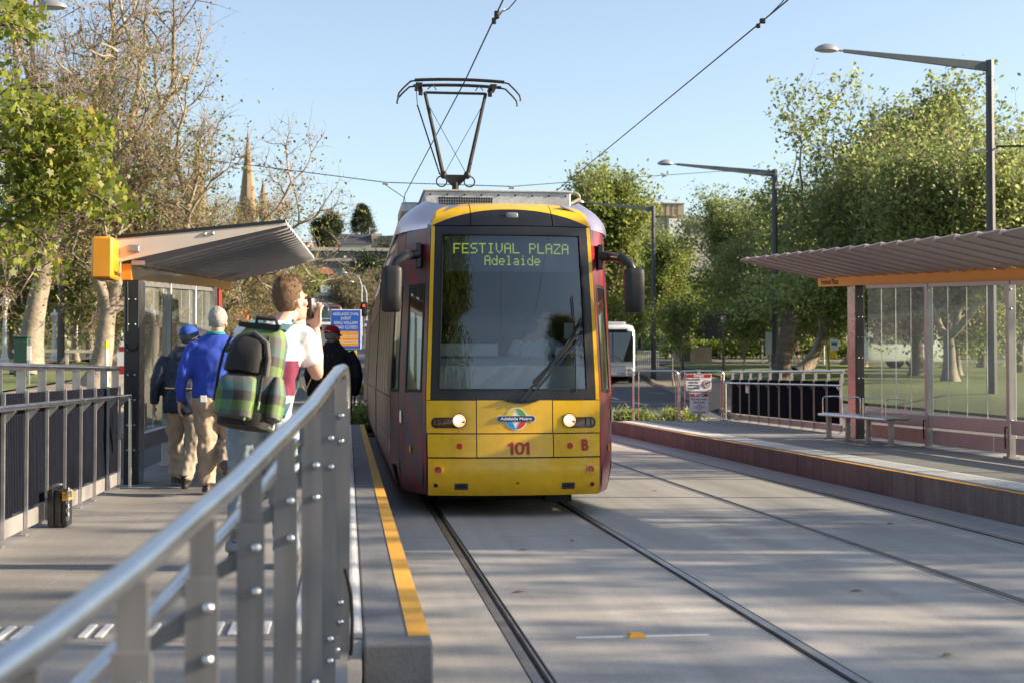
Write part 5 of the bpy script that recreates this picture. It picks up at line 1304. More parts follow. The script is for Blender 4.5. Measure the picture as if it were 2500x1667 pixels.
# white lantern posts on the left
M['lanternwhite'] = mat('lantern_white', (.62, .66, .66), .45, 0, .08, 5)
def lantern(x, y, h, label):
    z = gz(x, y) - .05; t = thing('lantern_post', label, 'lamp post', (x, y, z), 'white lantern posts in the left park')
    MB().lathe([(.20, 0), (.20, .35), (.15, .42), (.12, .6), (.105, .7), (.085, h - .75), (.10, h - .72), (.06, h - .66)], (x, y, z), 10).build('column', M['lanternwhite'], t)
    MB().lathe([(.07, h - .68), (.20, h - .34), (.22, h - .22)], (x, y, z), 10).build('lantern', M['lampglass'], t)
    MB().lathe([(.24, h - .22), (.22, h - .16), (.10, h - .06), (.03, h - .02), (.03, h + .06), (.008, h + .10)], (x, y, z), 10).build('lantern_cap', M['lanternwhite'], t)
for px, d, lb in ((132, 74, 'white lantern post right beside the thick pale trunk'), (185, 80, 'white lantern post standing free between the dark lamp pole and the forked tree'), (215, 88, 'white lantern post touching the forked tree trunk'),
                  (11, 64, 'white lantern post at the far left edge'), (296, 96, 'white lantern post beside the black shelter post')):
    p = at(px, 900, d); g_ = gz(p.x, p.y); top = at(px, 757 if px > 20 else 720, d).z; lantern(p.x, p.y, top - g_, lb)
# flat-topped park lamps on the right
for px, py, d, lb in ((1667, 775, 92, 'flat-topped park lamp by the beige kiosk'), (1766, 768, 84, 'flat-topped park lamp above the danger signs')):
    p = at(px, py, d); z = gz(p.x, p.y); t = thing('park_lamp', lb, 'lamp post', (p.x, p.y, z), 'flat-topped park lamps')
    MB().lathe([(.09, 0), (.08, .5), (.06, p.z - z - .55), (.06, p.z - z - .5)], (p.x, p.y, z), 10).build('pole', M['lampgrey'], t)
    MB().lathe([(.07, p.z - z - .5), (.15, p.z - z - .42), (.17, p.z - z - .1), (.08, p.z - z - .04)], (p.x, p.y, z), 12).build('lantern', M['lampglass'], t)
    MB().lathe([(.10, p.z - z - .05), (.58, p.z - z - .02), (.55, p.z - z + .02), (.05, p.z - z + .06)], (p.x, p.y, z), 20).build('lamp_shade', M['armgrey'], t)

# ---------------------------------------------------------------- overhead wires
M['wire'] = mat('wire_dark', (.03, .035, .04), .5, .4, .1)
def wire(label, pts, r, name='contact_wire', extra=None):
    o = thing(name, label, 'wire', pts[0]); MB().tube(pts, r, 6).build('strand', M['wire'], o, smooth=True); return o
cw = wire('overhead wire crossing the raised pantograph above the yellow tram', [(2.2, -14, 5.95), (1.78, 9, 5.66), (1.73, 15.6, 5.64), (1.66, 20.35, 5.635), (1.33, 33.8, 5.68), (1.6, 60, 5.9)], .010)
wire('second overhead wire running diagonally to the upper right', [(5.05, -14, 5.95), (4.95, 15.7, 5.66), (4.83, 28.8, 5.66), (4.9, 60, 5.95)], .010)
pk = at(1213, 37, 16.2)
po = wire('short pull-off wire with insulator joining the tram wire at the top', [pk + Vector((-.03, 0, -.08)), at(1226, 30, 16.2), at(1242, 22, 16.0), at(1300, -46, 15.0), at(1420, -190, 13)], .007, 'pull_off_wire')
MB().rbox(pk, (.06, .05, .09), .012).build('clamp', M['pant'], po); MB().rbox(at(1206, 52, 16.3), (.05, .05, .07), .01).build('clamp', M['pant'], po)
MB().tube([pk, at(1232, 24, 16.1)], .013, 6).build('insulator', M['lanternwhite'], po)
p2k = at(1862, 52, 16.6)
po2 = wire('pull-off wire joining the second overhead wire at the upper right', [p2k, at(1880, 36, 16.3), at(1908, 8, 15.8), at(1960, -60, 15)], .007, 'pull_off_wire')
MB().rbox(p2k, (.07, .05, .06), .012).build('clamp', M['pant'], po2); MB().rbox(at(1851, 64, 16.7), (.05, .05, .05), .01).build('clamp', M['pant'], po2)
sw = wire('cross-span wire slung low across the sky behind the pantograph', [(-12.1, 61.3, 10.0), at(420, 382, 44), at(627, 406, 38), at(941, 446, 34.0), at(1249, 456, 34.0), at(1500, 437, 40), at(1757, 419, 52), (19.0, 60.2, 10.1)], .011, 'span_wire')
for px, py in ((941, 449), (1249, 459)):
    MB().rbox(at(px, py, 34), (.14, .06, .06), .012).build('hanger', M['headgrey'], sw)
MB().tube([at(941, 452, 34), at(975, 475, 34), at(988, 484, 34)], .009, 5).tube([at(988, 484, 34), at(992, 510, 34)], .008, 5).build('drop_wire', M['wire'], sw)
wire('thin wire crossing the trees to the farthest lamp pole', [at(1597, 604, 86), at(1660, 606, 84), at(1800, 611, 80), at(1960, 618, 74)], .018, 'tree_wire')
wire('dark feeder wire leaving the nearest lamp pole to the right', [at(2432, 358, 41), at(2520, 357, 40), at(2700, 352, 38)], .028, 'feeder_wire')
wire('thin power line on the skyline above the long hill building', [at(735, 588, 300), at(900, 580, 300), at(1000, 573, 290)], .05, 'power_line')

# ---------------------------------------------------------------- signs
M['signblue'] = mat('sign_blue', (.018, .11, .52), .4, 0, .05, 3)
M['signyellow'] = mat('sign_yellow', (.80, .58, .02), .45, 0, .05, 3)
D0 = 52.0
pc = at(846.5, 804, D0); bx0, bx1 = at(809, 0, D0).x, at(884, 0, D0).x; bz0, bz1 = at(0, 852, D0).z, at(0, 756, D0).z; yb = pc.y
bs = thing('road_sign', 'big blue event road-closure sign with orange bars on steel posts', 'road sign', ((bx0 + bx1) / 2, yb, gz(0, yb)))
for px in (822, 870):
    x = at(px, 0, D0).x; MB().tube([(x, yb + .06, gz(x, yb) - .1), (x, yb + .06, bz1 - .1)], .045, 10).build('post', M['galv'], bs, smooth=True)
pl_ = MB().rbox(((bx0 + bx1) / 2, yb, (bz0 + bz1) / 2), (bx1 - bx0, .03, bz1 - bz0), .013).build('plate', M['white'], bs)
MB().rbox(((bx0 + bx1) / 2, yb - .018, (bz0 + bz1) / 2), (bx1 - bx0 - .05, .012, bz1 - bz0 - .05), .005).build('blue_face', M['signblue'], bs)
sx = (bx0 + bx1) / 2; hh_ = bz1 - bz0
for i, l in enumerate(('ADELAIDE OVAL', 'EVENT', 'KING WILLIAM', 'ROAD CLOSED')):
    text_mesh(l, .155, M['whiteletter'], 'lettering', bs, (sx, yb - .027, bz1 - hh_ * (.118 + .112 * i)), width=(.94, .36, .84, .84)[i])
yz1, yz0 = at(0, 809, D0).z, at(0, 844.5, D0).z
MB().b2((sx - .44, yb - .028, yz0), (sx + .45, yb - .0245, yz1)).build('orange_panel', M['yline'] if 'yline' in M else M['amber'], bs)
for q in (.30, .42, .66, .78):
    z = yz1 + (yz0 - yz1) * q; MB().b2((sx - .44, yb - .031, z - .008), (sx + .45, yb - .0285, z + .008)).build('divider_line', M['whiteletter'], bs)
nz0, nz1 = at(0, 895, D0).z, at(0, 857, D0).z; nx0, nx1 = at(835, 0, D0).x, at(873, 0, D0).x
ns = thing('notice_sign', 'small yellow notice sign below the blue road sign', 'sign', ((nx0 + nx1) / 2, yb - .03, nz0))
MB().rbox(((nx0 + nx1) / 2, yb - .01, (nz0 + nz1) / 2), (nx1 - nx0, .02, nz1 - nz0), .006, seg=1).build('plate', M['signyellow'], ns)
text_mesh('NOTICE', .12, M['lettering'], 'lettering', ns, ((nx0 + nx1) / 2, yb - .023, nz1 - .09), width=.5, bold=.004)
MB().b2((nx0 + .03, yb - .023, nz1 - .165), (nx1 - .03, yb - .0205, nz1 - .15)).build('rule_line', M['lettering'], ns)
# route totem beyond the left shelter
p = at(532, 741, 25.0)
tt = thing('stop_totem', 'slim red, black and blue totem panel at the far end of the left shelter', 'sign', (p.x, p.y, PZ))
MB().rbox((p.x, p.y, 1.4), (.09, .36, 2.22), .008, seg=1).build('body', M['blackpaint'], tt)
zt = at(0, 706, 25).z
MB().rbox((p.x, p.y, zt - .16), (.098, .368, .32), .006, seg=1).build('red_header', M['redpaint'], tt)
MB().rbox((p.x, p.y, zt - .62), (.098, .368, .10), .006, seg=1).rbox((p.x, p.y, zt - .40), (.098, .25, .06), .006, seg=1).build('white_strip', M['white'], tt)
MB().rbox((p.x, p.y, at(0, 770, 25).z), (.098, .368, .10), .006, seg=1).build('blue_strip', M['signblue'], tt)
MB().rbox((p.x, p.y, (zt + PZ) / 2 + .0), (.06, .30, zt - PZ - .01), .006, seg=1).build('core', M['blackpaint'], tt)
# bus stop post on the right lawn
p = at(2031, 842, 75); z = gz(p.x, p.y)
bsn = thing('bus_stop', 'yellow bus stop post with white and blue timetable sign on the far lawn', 'bus stop', (p.x, p.y, z))
MB().b2((p.x - .28, p.y, z - .1), (p.x - .18, p.y + .08, at(0, 832, 75).z)).build('post', M['signyellow'], bsn)
MB().rbox((p.x + .12, p.y - .02, at(0, 842, 75).z), (.46, .04, .60), .01, seg=1).build('plate', M['white'], bsn)
MB().b2((p.x - .04, p.y - .045, at(0, 839, 75).z - .08), (p.x + .28, p.y - .0405, at(0, 839, 75).z + .08)).build('blue_band', M['signblue'], bsn)
MB().rbox((p.x + .06, p.y - .0, at(0, 866, 75).z), (.36, .05, .36), .01, seg=1).build('yellow_box', M['signyellow'], bsn)
# small posts and signs
def small_sign(label, px, py, d, w, h, m, name='small_sign', base=None):
    p = at(px, py, d); z = gz(p.x, p.y); t = thing(name, label, 'sign', (p.x, p.y, z))
    MB().tube([(p.x, p.y + .03, z - .1), (p.x, p.y + .03, p.z)], .025, 8).build('post', M['galv'], t); MB().rbox(p, (w, .02, h), .006, seg=1).build('plate', m, t); return t
small_sign('white parking sign on a thin post in front of the thick pale trunk', 71, 862, 40, .12, .40, M['white'])
o = small_sign('white timetable board on the lamp pole between two park trees', 1880, 838, 64, .42, 1.0, M['lanternwhite'], 'notice_board')
p = at(260, 850, 38); t = thing('marker_post', 'white marker post with yellow top beside the forked tree', 'post', (p.x, p.y, gz(p.x, p.y)))
MB().tube([(p.x, p.y, gz(p.x, p.y) - .1), (p.x, p.y, at(0, 852, 38).z)], .05, 8).build('post', M['lanternwhite'], t)
MB().tube([(p.x, p.y, at(0, 852, 38).z), (p.x, p.y, at(0, 832, 38).z)], .053, 8).build('yellow_top', M['signyellow'], t)
p = at(54, 900, 48); t = thing('utility_box', 'dark green utility box on the left pavement', 'utility box', (p.x, p.y, gz(p.x, p.y)))
MB().rbox((p.x, p.y, gz(p.x, p.y) + .65), (.45, .4, 1.3), .02, seg=1).build('cabinet', mat('box_green', (.02, .06, .045), .5), t)
MB().rbox((p.x, p.y, gz(p.x, p.y) + 1.31), (.50, .45, .05), .02, seg=1).build('lid', mat('box_green_lid', (.025, .075, .055), .5), t)
p = at(296, 868, 30); t = thing('flag_banner', 'white feather banner with red lettering beside the black shelter post', 'banner', (p.x, p.y, gz(p.x, p.y)))
z0 = at(0, 918, 30).z; z1 = at(0, 832, 30).z
MB().prism([(-.07, z0), (.16, z0), (.17, z1 - .15), (.12, z1), (-.0, z1 - .02), (-.07, z1 - .25)], lambda u, v, w: (p.x + u, p.y + w, v), .012).build('cloth', M['white'], t)
MB().b2((p.x - .04, p.y - .004, z1 - .22), (p.x + .12, p.y - .001, z1 - .12)).build('red_print', M['redpaint'], t); MB().b2((p.x - .05, p.y - .004, z0 + .05), (p.x + .13, p.y - .001, z0 + .22)).build('red_print', M['redpaint'], t)
MB().tube([(p.x - .08, p.y + .01, gz(p.x, p.y) - .1), (p.x - .08, p.y + .01, z1 - .2), (p.x - .02, p.y + .01, z1)], .012, 6).build('pole', M['galv'], t)
p = at(1742, 940, 50); z = gz(p.x, p.y); t = thing('pavement_board', 'dark folding pavement board behind the danger signs', 'sign board', (p.x, p.y, z))
for s in (-1, 1): MB().bar((p.x, p.y + s * .25, z - .05), (p.x, p.y + s * .03, z + .95), .55, .03, (0, s, 0)).build('leaf', M['lampgrey'], t)
# park posts
for k, (px, d, h, lb) in enumerate(((1861, 100, 4.4, 'white bare post beside the leaning dark trunk'), (1902, 98, 3.4, 'thin pale post right of the lamp pole'), (2012, 96, 3.6, 'thin white post left of the bus stop'), (1817, 90, 3.0, 'thin grey post over the dark fence'))):
    p = at(px, 880, d); z = gz(p.x, p.y); tag(MB().tube([(p.x, p.y, z - .1), (p.x, p.y, z + h)], [.06, .045], 8).build('park_post', M['lanternwhite'] if k != 3 else M['armgrey']), lb, 'post', 'bare posts in the right park')
# leaning palm trunk
p = at(1902, 900, 58); z = gz(p.x, p.y)
pt = thing('leaning_tree', 'short tree with thick dark leaning trunk behind the dark panel fence', 'tree', (p.x, p.y, z))
ptr = MB(); zz = 0; prof = []
pts, rs = [], []
for i in range(26):
    u = i / 25; pts.append((p.x + .55 * u ** 1.2, p.y, z - .1 + 3.2 * u)); rs.append(.38 - .12 * u + (.035 if i % 2 else 0))
ptr.tube(pts, rs, 10).build('trunk', M['barkdark'], pt)
rng = np.random.default_rng(8)
tp = np.array(pts[-1]); cl_ = [np.stack([tp + d_, tp + d_ * 1.1]) for d_ in rng.normal(0, 1, (26, 3)) * np.array([1.3, 1.0, .6]) + np.array([0, 0, .7])]
Vv, Ff = leaves_np(spread_pts(cl_, 70, .34, rng), .2, rng); np_mesh('crown', Vv, Ff, M['leaf_right'], pt)['kind'] = 'stuff'

# ---------------------------------------------------------------- vehicles
def car(label, x, y, rz, col, suv=False, group='cars on the far road', lights=False):
    t = thing('car', label, 'car', (0, 0, 0), group)
    L, Wd = 4.4, 1.78; H = 1.68 if suv else 1.46
    prof = [(-2.2, .42), (-2.18, .75), (-2.05, .88), (-1.0, 1.0), (-.25, H - .06), (.2, H), (1.25, H - .02), (1.75 if not suv else 2.05, 1.02), (2.15, .95), (2.2, .55), (2.15, .32), (-2.1, .30)]
    P = MB(); n = len(prof)
    V = [];
    for s in (-1, 1):
        for (yy, zz) in prof:
            inx = Wd / 2 - (.16 if zz > 1.1 else 0) - (.06 if abs(yy) > 2.1 else 0); V.append((s * inx, yy, zz))
    P.add(V, [tuple(range(n)), tuple(range(2 * n - 1, n - 1, -1))] + [(i, (i + 1) % n, (i + 1) % n + n, i + n) for i in range(n)])
    body = P.build('body', mat('car_paint', col, .3, .2, .05, 2, coat=.6), t)
    g = MB()
    for yy0, yy1, z0, z1 in ((-1.02, -.27, 1.02, H - .10), (1.30, 1.72 if not suv else 2.0, H - .08, 1.06)):
        w0, w1 = (.72, .62) if yy0 < 0 else (.62, .72)
        off = -.03 if yy0 < 0 else .03
        g.add([(-w0, yy0 + off, z0 + .03), (w0, yy0 + off, z0 + .03), (w1, yy1 + off, z1 + .03), (-w1, yy1 + off, z1 + .03)], [(0, 1, 2, 3)])
    for s in (-1, 1):
        g.add([(s * (Wd / 2 - .01), -.85, 1.03), (s * (Wd / 2 - .01), 1.55, 1.03), (s * (Wd / 2 - .14), 1.2, H - .12), (s * (Wd / 2 - .14), -.2, H - .12)], [(0, 1, 2, 3)])
    g.build('windows', M['sideglass'], t)
    for s in (-1, 1):
        for yy in (-1.35, 1.35):
            wl = MB().lathe([(.20, -.10), (.31, -.10), (.32, 0), (.31, .10), (.20, .10)], (s * (Wd / 2 - .10), yy, .32), 16, axis=(1, 0, 0)).build('wheel', M['tyre'], t, smooth=True)
            MB().lathe([(.19, -.02), (.19, .112)], (s * (Wd / 2 - .10), yy, .32), 12, axis=(s, 0, 0)).build('rim', M['galv'], wl)
        MB().rbox((s * .68, -2.14, .72), (.34, .08, .14), .02, seg=1).build('headlight', M['headlamp'] if lights else M['lampglass'], t)
        MB().rbox((s * .70, 2.16, .86), (.26, .08, .16), .02, seg=1).build('tail_light', M['redlens'], t)
        MB().rbox((s * .98, -.72, 1.06), (.16, .10, .13), .03, seg=1).build('wing_mirror', M['blackpaint'], t)
    MB().rbox((0, 2.19, .62), (.45, .02, .11), .004, seg=1).build('number_plate', M['white'], t)
    MB().rbox((0, -2.2, .52), (1.2, .03, .16), .01, seg=1).build('grille', M['rubber'], t)
    t.location = (x, y, gz(x, y) - .03); t.rotation_euler = (0, 0, rz); return t
def X_(px, d): return at(px, 0, d).x
car('white hatchback driving away in front of the orange truck', X_(585, 150), 150, 0, (.75, .75, .76), True)
car('silver car with headlights coming, right of the blue sign', X_(896, 165), 165, 0, (.45, .47, .50), lights=True)
car('dark parked car under the green tree left of the backpacker', X_(628, 178), 178, .1, (.05, .055, .07), True)
car('grey car behind the backpacker left of the black bus', X_(660, 190), 190, 0, (.22, .24, .27))
car('white car between the black bus and the blue sign', X_(802, 176), 176, 0, (.7, .7, .7), lights=True)
car('dark car far up the road left of the orange truck', X_(655, 205), 205, 0, (.04, .04, .05))
def bus(name, label, cat, loc, Wd, H, L, col, glass_z=(1.25, 2.75), rz=0, group=None, front='coach'):
    t = thing(name, label, cat, (0, 0, 0), group); paint = mat('bus_paint', col, .3, .1, .05, 1.5, coat=.5)
    b = MB(); R_ = []
    sec = []
    for yy, ins, zt in ((-.02, .10, H - .42), (.10, .03, H - .22), (.5, 0, H - .05), (1.5, 0, H), (L - .3, 0, H), (L, .06, H - .15)):
        hw2 = Wd / 2 - ins
        sec.append([(-hw2 + .06, yy, .38), (-hw2, yy, .55), (-hw2, yy, zt - .35), (-hw2 + .12, yy, zt - .08), (-hw2 + .4, yy, zt), (hw2 - .4, yy, zt), (hw2 - .12, yy, zt - .08), (hw2, yy, zt - .35), (hw2, yy, .55), (hw2 - .06, yy, .38)])
    V = [v for s_ in sec for v in s_]; n = 10
    fs = [(i * n + j, i * n + (j + 1) % n, (i + 1) * n + (j + 1) % n, (i + 1) * n + j) for i in range(len(sec) - 1) for j in range(n)] + [tuple(range(n)), tuple((len(sec) - 1) * n + j for j in range(n - 1, -1, -1))]
    b.add(V, fs).build('body', paint, t, smooth=35)
    ws = MB(); hw2 = Wd / 2 - .14
    wpts = [(-hw2, -.06, glass_z[0]), (-hw2 * .5, -.13, glass_z[0]), (hw2 * .5, -.13, glass_z[0]), (hw2, -.06, glass_z[0]), (hw2, -.02, glass_z[1] - .1), (hw2 * .5, -.02, glass_z[1]), (-hw2 * .5, -.02, glass_z[1]), (-hw2, -.02, glass_z[1] - .1)]
    wback = [(x, .2, z) for x, y, z in wpts]
    ws.add(wpts + wback, [(0, 1, 6, 7), (1, 2, 5, 6), (2, 3, 4, 5), (0, 8, 9, 1), (1, 9, 10, 2), (2, 10, 11, 3), (3, 11, 12, 4), (4, 12, 13, 5), (5, 13, 14, 6), (6, 14, 15, 7), (7, 15, 8, 0)]).build('windscreen', M['sideglass'], t)
    MB().b2((-.02, -.145, glass_z[0]), (.02, -.12, glass_z[1] - .05)).build('centre_pillar', M['rubber'], t)
    for s in (-1, 1):
        y0 = 1.3
        while y0 < L - 1:
            MB().b2((s * (Wd / 2 - .02), y0, 1.35), (s * (Wd / 2 + .006), min(y0 + 1.45, L - .3), H - .55)).build('side_window', M['sideglass'], t); y0 += 1.5
        for yy in (2.4, L - 3):
            wl = MB().lathe([(.28, -.14), (.46, -.14), (.48, 0), (.46, .14), (.28, .14)], (s * (Wd / 2 - .15), yy, .48), 18, axis=(1, 0, 0)).build('wheel', M['tyre'], t, smooth=True)
            MB().lathe([(.26, -.02), (.26, .13)], (s * (Wd / 2 - .15), yy, .48), 12, axis=(s, 0, 0)).build('rim', M['galv'], wl)
        MB().rbox((s * (Wd / 2 - .36), -.05, .78), (.40, .12, .16), .04).build('headlight', M['lampglass'], t)
        MB().tube([(s * (Wd / 2 - .1), .05, H - .5), (s * (Wd / 2 + .22), -.25, H - .55), (s * (Wd / 2 + .24), -.28, H - .75)], .025, 6).build('mirror_arm', M['rubber'], t)
        MB().rbox((s * (Wd / 2 + .24), -.28, H - 1.1), (.20, .14, .55), .03).build('mirror', M['rubber'], t)
    MB().rbox((0, -.06, .50), (Wd - .14, .14, .24), .04).build('bumper', M['galv'], t)
    MB().rbox((0, -.14, .52), (.42, .02, .11), .004, seg=1).build('number_plate', M['white'], t)
    MB().tube([(-.75, -.15, .45), (-.75, -.2, .95), (.75, -.2, .95), (.75, -.15, .45)], .03, 6).build('bull_bar', M['galv'], t)
    MB().rbox((0, 1.6, H + .05), (1.5, 1.6, .14), .05).build('roof_unit', paint, t)
    for s in (-1, 1): MB().bar((s * .55, -.15, glass_z[0]), (s * .05, -.15, glass_z[0] + .35), .02, .02, (0, 1, 0)).build('wiper', M['rubber'], t)
    MB().b2((-.8, -.05, H - .50), (.8, .05, H - .32)).build('route_display', M['rubber'], t)
    t.location = loc; t.rotation_euler = (0, 0, rz); return t
p = at(1496, 935, 79); bus('coach', 'white coach parked right of the tram, its dark windscreen facing the viewer', 'coach', (p.x, p.y, p.z - .0), 2.5, 3.3, 10, (.72, .73, .73), (1.2, 2.95), -.16)
p = at(2190, 880, 62); bus('minibus', 'white bus seen through the right shelter glass, across the lawn', 'bus', (34.6, 80, gz(34.6, 80)), 2.4, 2.9, 5.6, (.74, .75, .75), (1.2, 2.5), 1.75)
x = X_(783, 186); bus('city_bus', 'black bus coming down the road behind the camera hand', 'bus', (x, 186, gz(x, 186)), 2.5, 3.0, 11, (.035, .035, .04), (1.0, 2.5), 0, 'buses on the far road')
x = X_(815, 206); bus('city_bus', 'dark red bus behind the black one, above the blue sign', 'bus', (x, 206, gz(x, 206)), 2.5, 3.0, 11, (.12, .05, .045), (1.2, 2.5), 0, 'buses on the far road')
x = X_(592, 176); y = 176; z = gz(x, y)
tk = thing('work_truck', 'orange work truck with raised platform gear behind the white hatchback', 'truck', (x, y, z))
OR = mat('truck_orange', (.75, .20, .02), .45, 0, .1)
MB().rbox((x, y + 2.0, z + .8), (2.1, 5.2, .5), .06).build('chassis', mat('truck_red', (.40, .08, .04), .5), tk)
MB().rbox((x, y + 4.2, z + 1.6), (2.1, 1.6, 1.5), .12).build('cab', OR, tk)
MB().rbox((x, y + .6, z + 1.45), (1.9, 2.2, .8), .05).build('tool_box', OR, tk)
MB().bar((x - .4, y + .2, z + 1.9), (x + .5, y + 2.6, z + 2.5), .3, .3).rbox((x - .55, y + .1, z + 2.2), (.7, .7, .7), .05).build('lift_arm', OR, tk)
for s in (-1, 1):
    for yy in (.3, 3.9): MB().lathe([(.2, -.12), (.42, -.12), (.42, .12), (.2, .12)], (x + s * .9, y + yy, z + .42), 14, axis=(1, 0, 0)).build('wheel', M['tyre'], tk)
    MB().rbox((x + s * .85, y - .62, z + .85), (.22, .05, .16), .01, seg=1).build('tail_light', M['redlens'], tk)
# traffic signals
def signal(label, px, d, ztop):
    x = X_(px, d); y = d; z = gz(x, y); t = thing('traffic_signal', label, 'traffic light', (x, y, z), 'traffic signals at the junction')
    zt = at(0, ztop, d).z
    MB().tube([(x, y, z - .1), (x, y, zt)], .07, 8).build('pole', M['lampgrey'], t); hd = MB().rbox((x, y - .12, zt - .45), (.36, .22, 1.0), .04).rbox((x, y - .05, zt - .45), (.62, .03, 1.3), .04).build('signal_head', M['rubber'], t)
    for i, m in enumerate((lampmat('signal_red', (1, .05, .03), 1.5), M['rubber'], M['rubber'])):
        MB().lathe([(.11, 0), (.11, .02)], (x, y - .24, zt - .14 - .31 * i), 14, axis=(0, -1, 0)).build('lens', m, hd)
signal('traffic signal showing red, left of the tram flank', 890, 130, 744); signal('traffic signal showing red under the left shelter canopy trees', 618, 128, 688)
# curved street lights at the junction
for px, d, top, s, lb in ((885, 150, 668, -1, 'curved-arm street light left of the tram, nearer one'), (897, 170, 690, -1, 'curved-arm street light left of the tram, farther one')):
    x = X_(px, d); z = gz(x, d); zt = at(0, top, d).z; t = thing('curved_street_light', lb, 'street lamp', (x, d, z), 'curved street lights at the junction')
    MB().tube([(x, d, z - .1), (x, d, zt - 1.4), (x - .25, d, zt - .6), (x - .8, d, zt - .1), (x - 1.6, d, zt)], [.10, .07, .06, .05, .04], 8).build('pole', M['galv'], t, smooth=True); lamp_head(t, Vector((x - 1.9, d, zt)), -1)

# ---------------------------------------------------------------- far buildings
M['stone'] = mat('cathedral_stone', (.25, .175, .11), .85, 0, .2, .6, fine=.1, bscale=3)
M['slate'] = mat('slate', (.12, .12, .13), .7, 0, .2, 1)
M['bldgrey'] = mat('dark_roof', (.060, .058, .065), .6, 0, .15, .8)
M['bldtan'] = mat('tan_render', (.42, .33, .24), .8, 0, .1, .5)
M['bldpale'] = mat('pale_concrete', (.40, .38, .36), .8, 0, .1, .5)
M['winglass'] = mat('office_glass', (.05, .06, .075), .12, 0, .25, 3, spec=.8)
M['brickred'] = mat('red_brick', (.22, .085, .055), .85, 0, .2, 1.2)
M['tilered'] = mat('red_tiles', (.26, .09, .055), .8, 0, .2, 1.5)
D1 = 470.0
def spire(cx, y, wx, z0, zt, zap, t, cross=True):
    h = wx / 2; MB().b2((cx - h, y - h, z0), (cx + h, y + h, zt)).build('tower', M['stone'], t)
    n = 8; MB().lathe([(h * 1.08, zt), (h * .98, zt + .3), (.12, zap)], (cx, y, 0), n).build('spire', M['stone'], t)
    wn = MB()
    for q in (-.25, .25): wn.b2((cx + q * wx - .45, y - h - .06, zt - 7), (cx + q * wx + .45, y - h + .05, zt - 2))
    wn.build('louvre_window', M['slate'], t)
    for sx_ in (-1, 1):
        for sy in (-1, 1):
            px, py = cx + sx_ * h, y + sy * h
            MB().lathe([(.75, zt - 4), (.75, zt + 1.0), (.1, zt + 6.0)], (px, py, 0), 6).build('pinnacle', M['stone'], t)
    for k in range(4):
        a = math.pi / 2 * k; zz = zt + (zap - zt) * .28; rr = h * .75
        MB().lathe([(.7, zz - 1.2), (.7, zz + .6), (.05, zz + 2.6)], (cx + rr * math.cos(a), y + rr * math.sin(a), 0), 4).build('spire_dormer', M['stone'], t)
    if cross:
        MB().b2((cx - .12, y - .12, zap - .3), (cx + .12, y + .12, zap + 2.2)).b2((cx - .55, y - .1, zap + 1.1), (cx + .55, y + .1, zap + 1.4)).build('cross', M['bldpale'], t)
cth = thing('cathedral', 'sandstone cathedral with two tall cross-topped spires above the bare trees', 'cathedral', (X_(550, D1), D1, gz(-40, D1)))
ap = at(608, 326, D1); tw = at(608, 600, D1); spire(ap.x, D1, 8.4, gz(-40, D1) - 2, tw.z, ap.z, cth)
ap2 = at(489, 326, D1 + 8); spire(ap2.x, D1 + 8, 8.4, gz(-40, D1) - 2, tw.z + .5, ap2.z, cth)
MB().b2((ap2.x + 3.6, D1 + 2, gz(-40, D1)), (ap.x - 3.6, D1 + 30, tw.z - 12)).build('nave', M['stone'], cth)
MB().prism([(ap2.x + 3.4, tw.z - 12), (ap.x - 3.4, tw.z - 12), ((ap.x + ap2.x) / 2, tw.z - 3)], lambda u, v, w: (u, D1 + 2.2 + w, v), 28).build('roof', M['slate'], cth)
pn_ = at(645, 440, D1 - 4); MB().lathe([(1.3, gz(-30, D1)), (1.3, pn_.z - 7), (.08, pn_.z)], (pn_.x, D1 - 4, 0), 8).build('turret', M['stone'], cth)
# long office building on the hill
D2 = 300.0
ob = thing('office_building', 'long low two-storey building with window bands on the hillside', 'building', (at(800, 0, D2).x, D2, gz(0, D2)))
xl, xr = at(735, 0, D2).x, at(1010, 0, D2).x
zz = lambda py: at(0, py, D2).z
MB().b2((xl, D2 + 1.0, gz(0, D2) - 3), (xr, D2 + 14, zz(616))).build('wall', M['bldpale'], ob)
MB().b2((xl - .6, D2 - .4, zz(615)), (xr + .6, D2 + 14.5, zz(607))).build('roof_slab', M['bldpale'], ob)
MB().add([(xl - .6, D2 - .4, zz(607) + .01), (xr + .6, D2 - .4, zz(607) + .01), (xr + .6, D2 + 14, zz(593)), (xl + 3, D2 + 14, zz(593))], [(0, 1, 2, 3)]).build('roof', M['bldtan'], ob, fix=False)
MB().b2((xl - .3, D2 - .2, zz(640)), (xr + .3, D2 + 1.2, zz(633))).build('floor_slab', M['bldpale'], ob)
nb = 24; w = (xr - xl) / nb
for k in range(nb):
    for (a, b) in ((631, 617), (655, 641)):
        f = MB().b2((xl + k * w + .08, D2 + .86, zz(a)), (xl + (k + 1) * w - .08, D2 + .96, zz(b))).build('window', M['winglass'], ob)
    if k % 4 == 0: MB().b2((xl + k * w - .12, D2 - .1, zz(655)), (xl + k * w + .12, D2 + .84, zz(607))).build('column', M['bldgrey'], ob)
db = thing('dark_roofed_building', 'building with big dark sloping roof and tan wing on the skyline', 'building', (at(868, 0, 360).x, 360, gz(0, 360)))
z3 = lambda py: at(0, py, 360).z
a, b = at(830, 0, 360).x, at(908, 0, 360).x
MB().add([(a - .2, 360, z3(598)), (b + .1, 360, z3(598)), (b, 364, z3(570)), (a, 364, z3(570)), (a, 372, z3(598)), (b, 372, z3(598))], [(0, 1, 2, 3), (3, 2, 5, 4), (0, 3, 4), (1, 5, 2)]).build('roof', M['bldgrey'], db)
MB().b2((a, 360.3, gz(0, 360) - 2), (b, 371, z3(597))).build('wall', M['bldpale'], db)
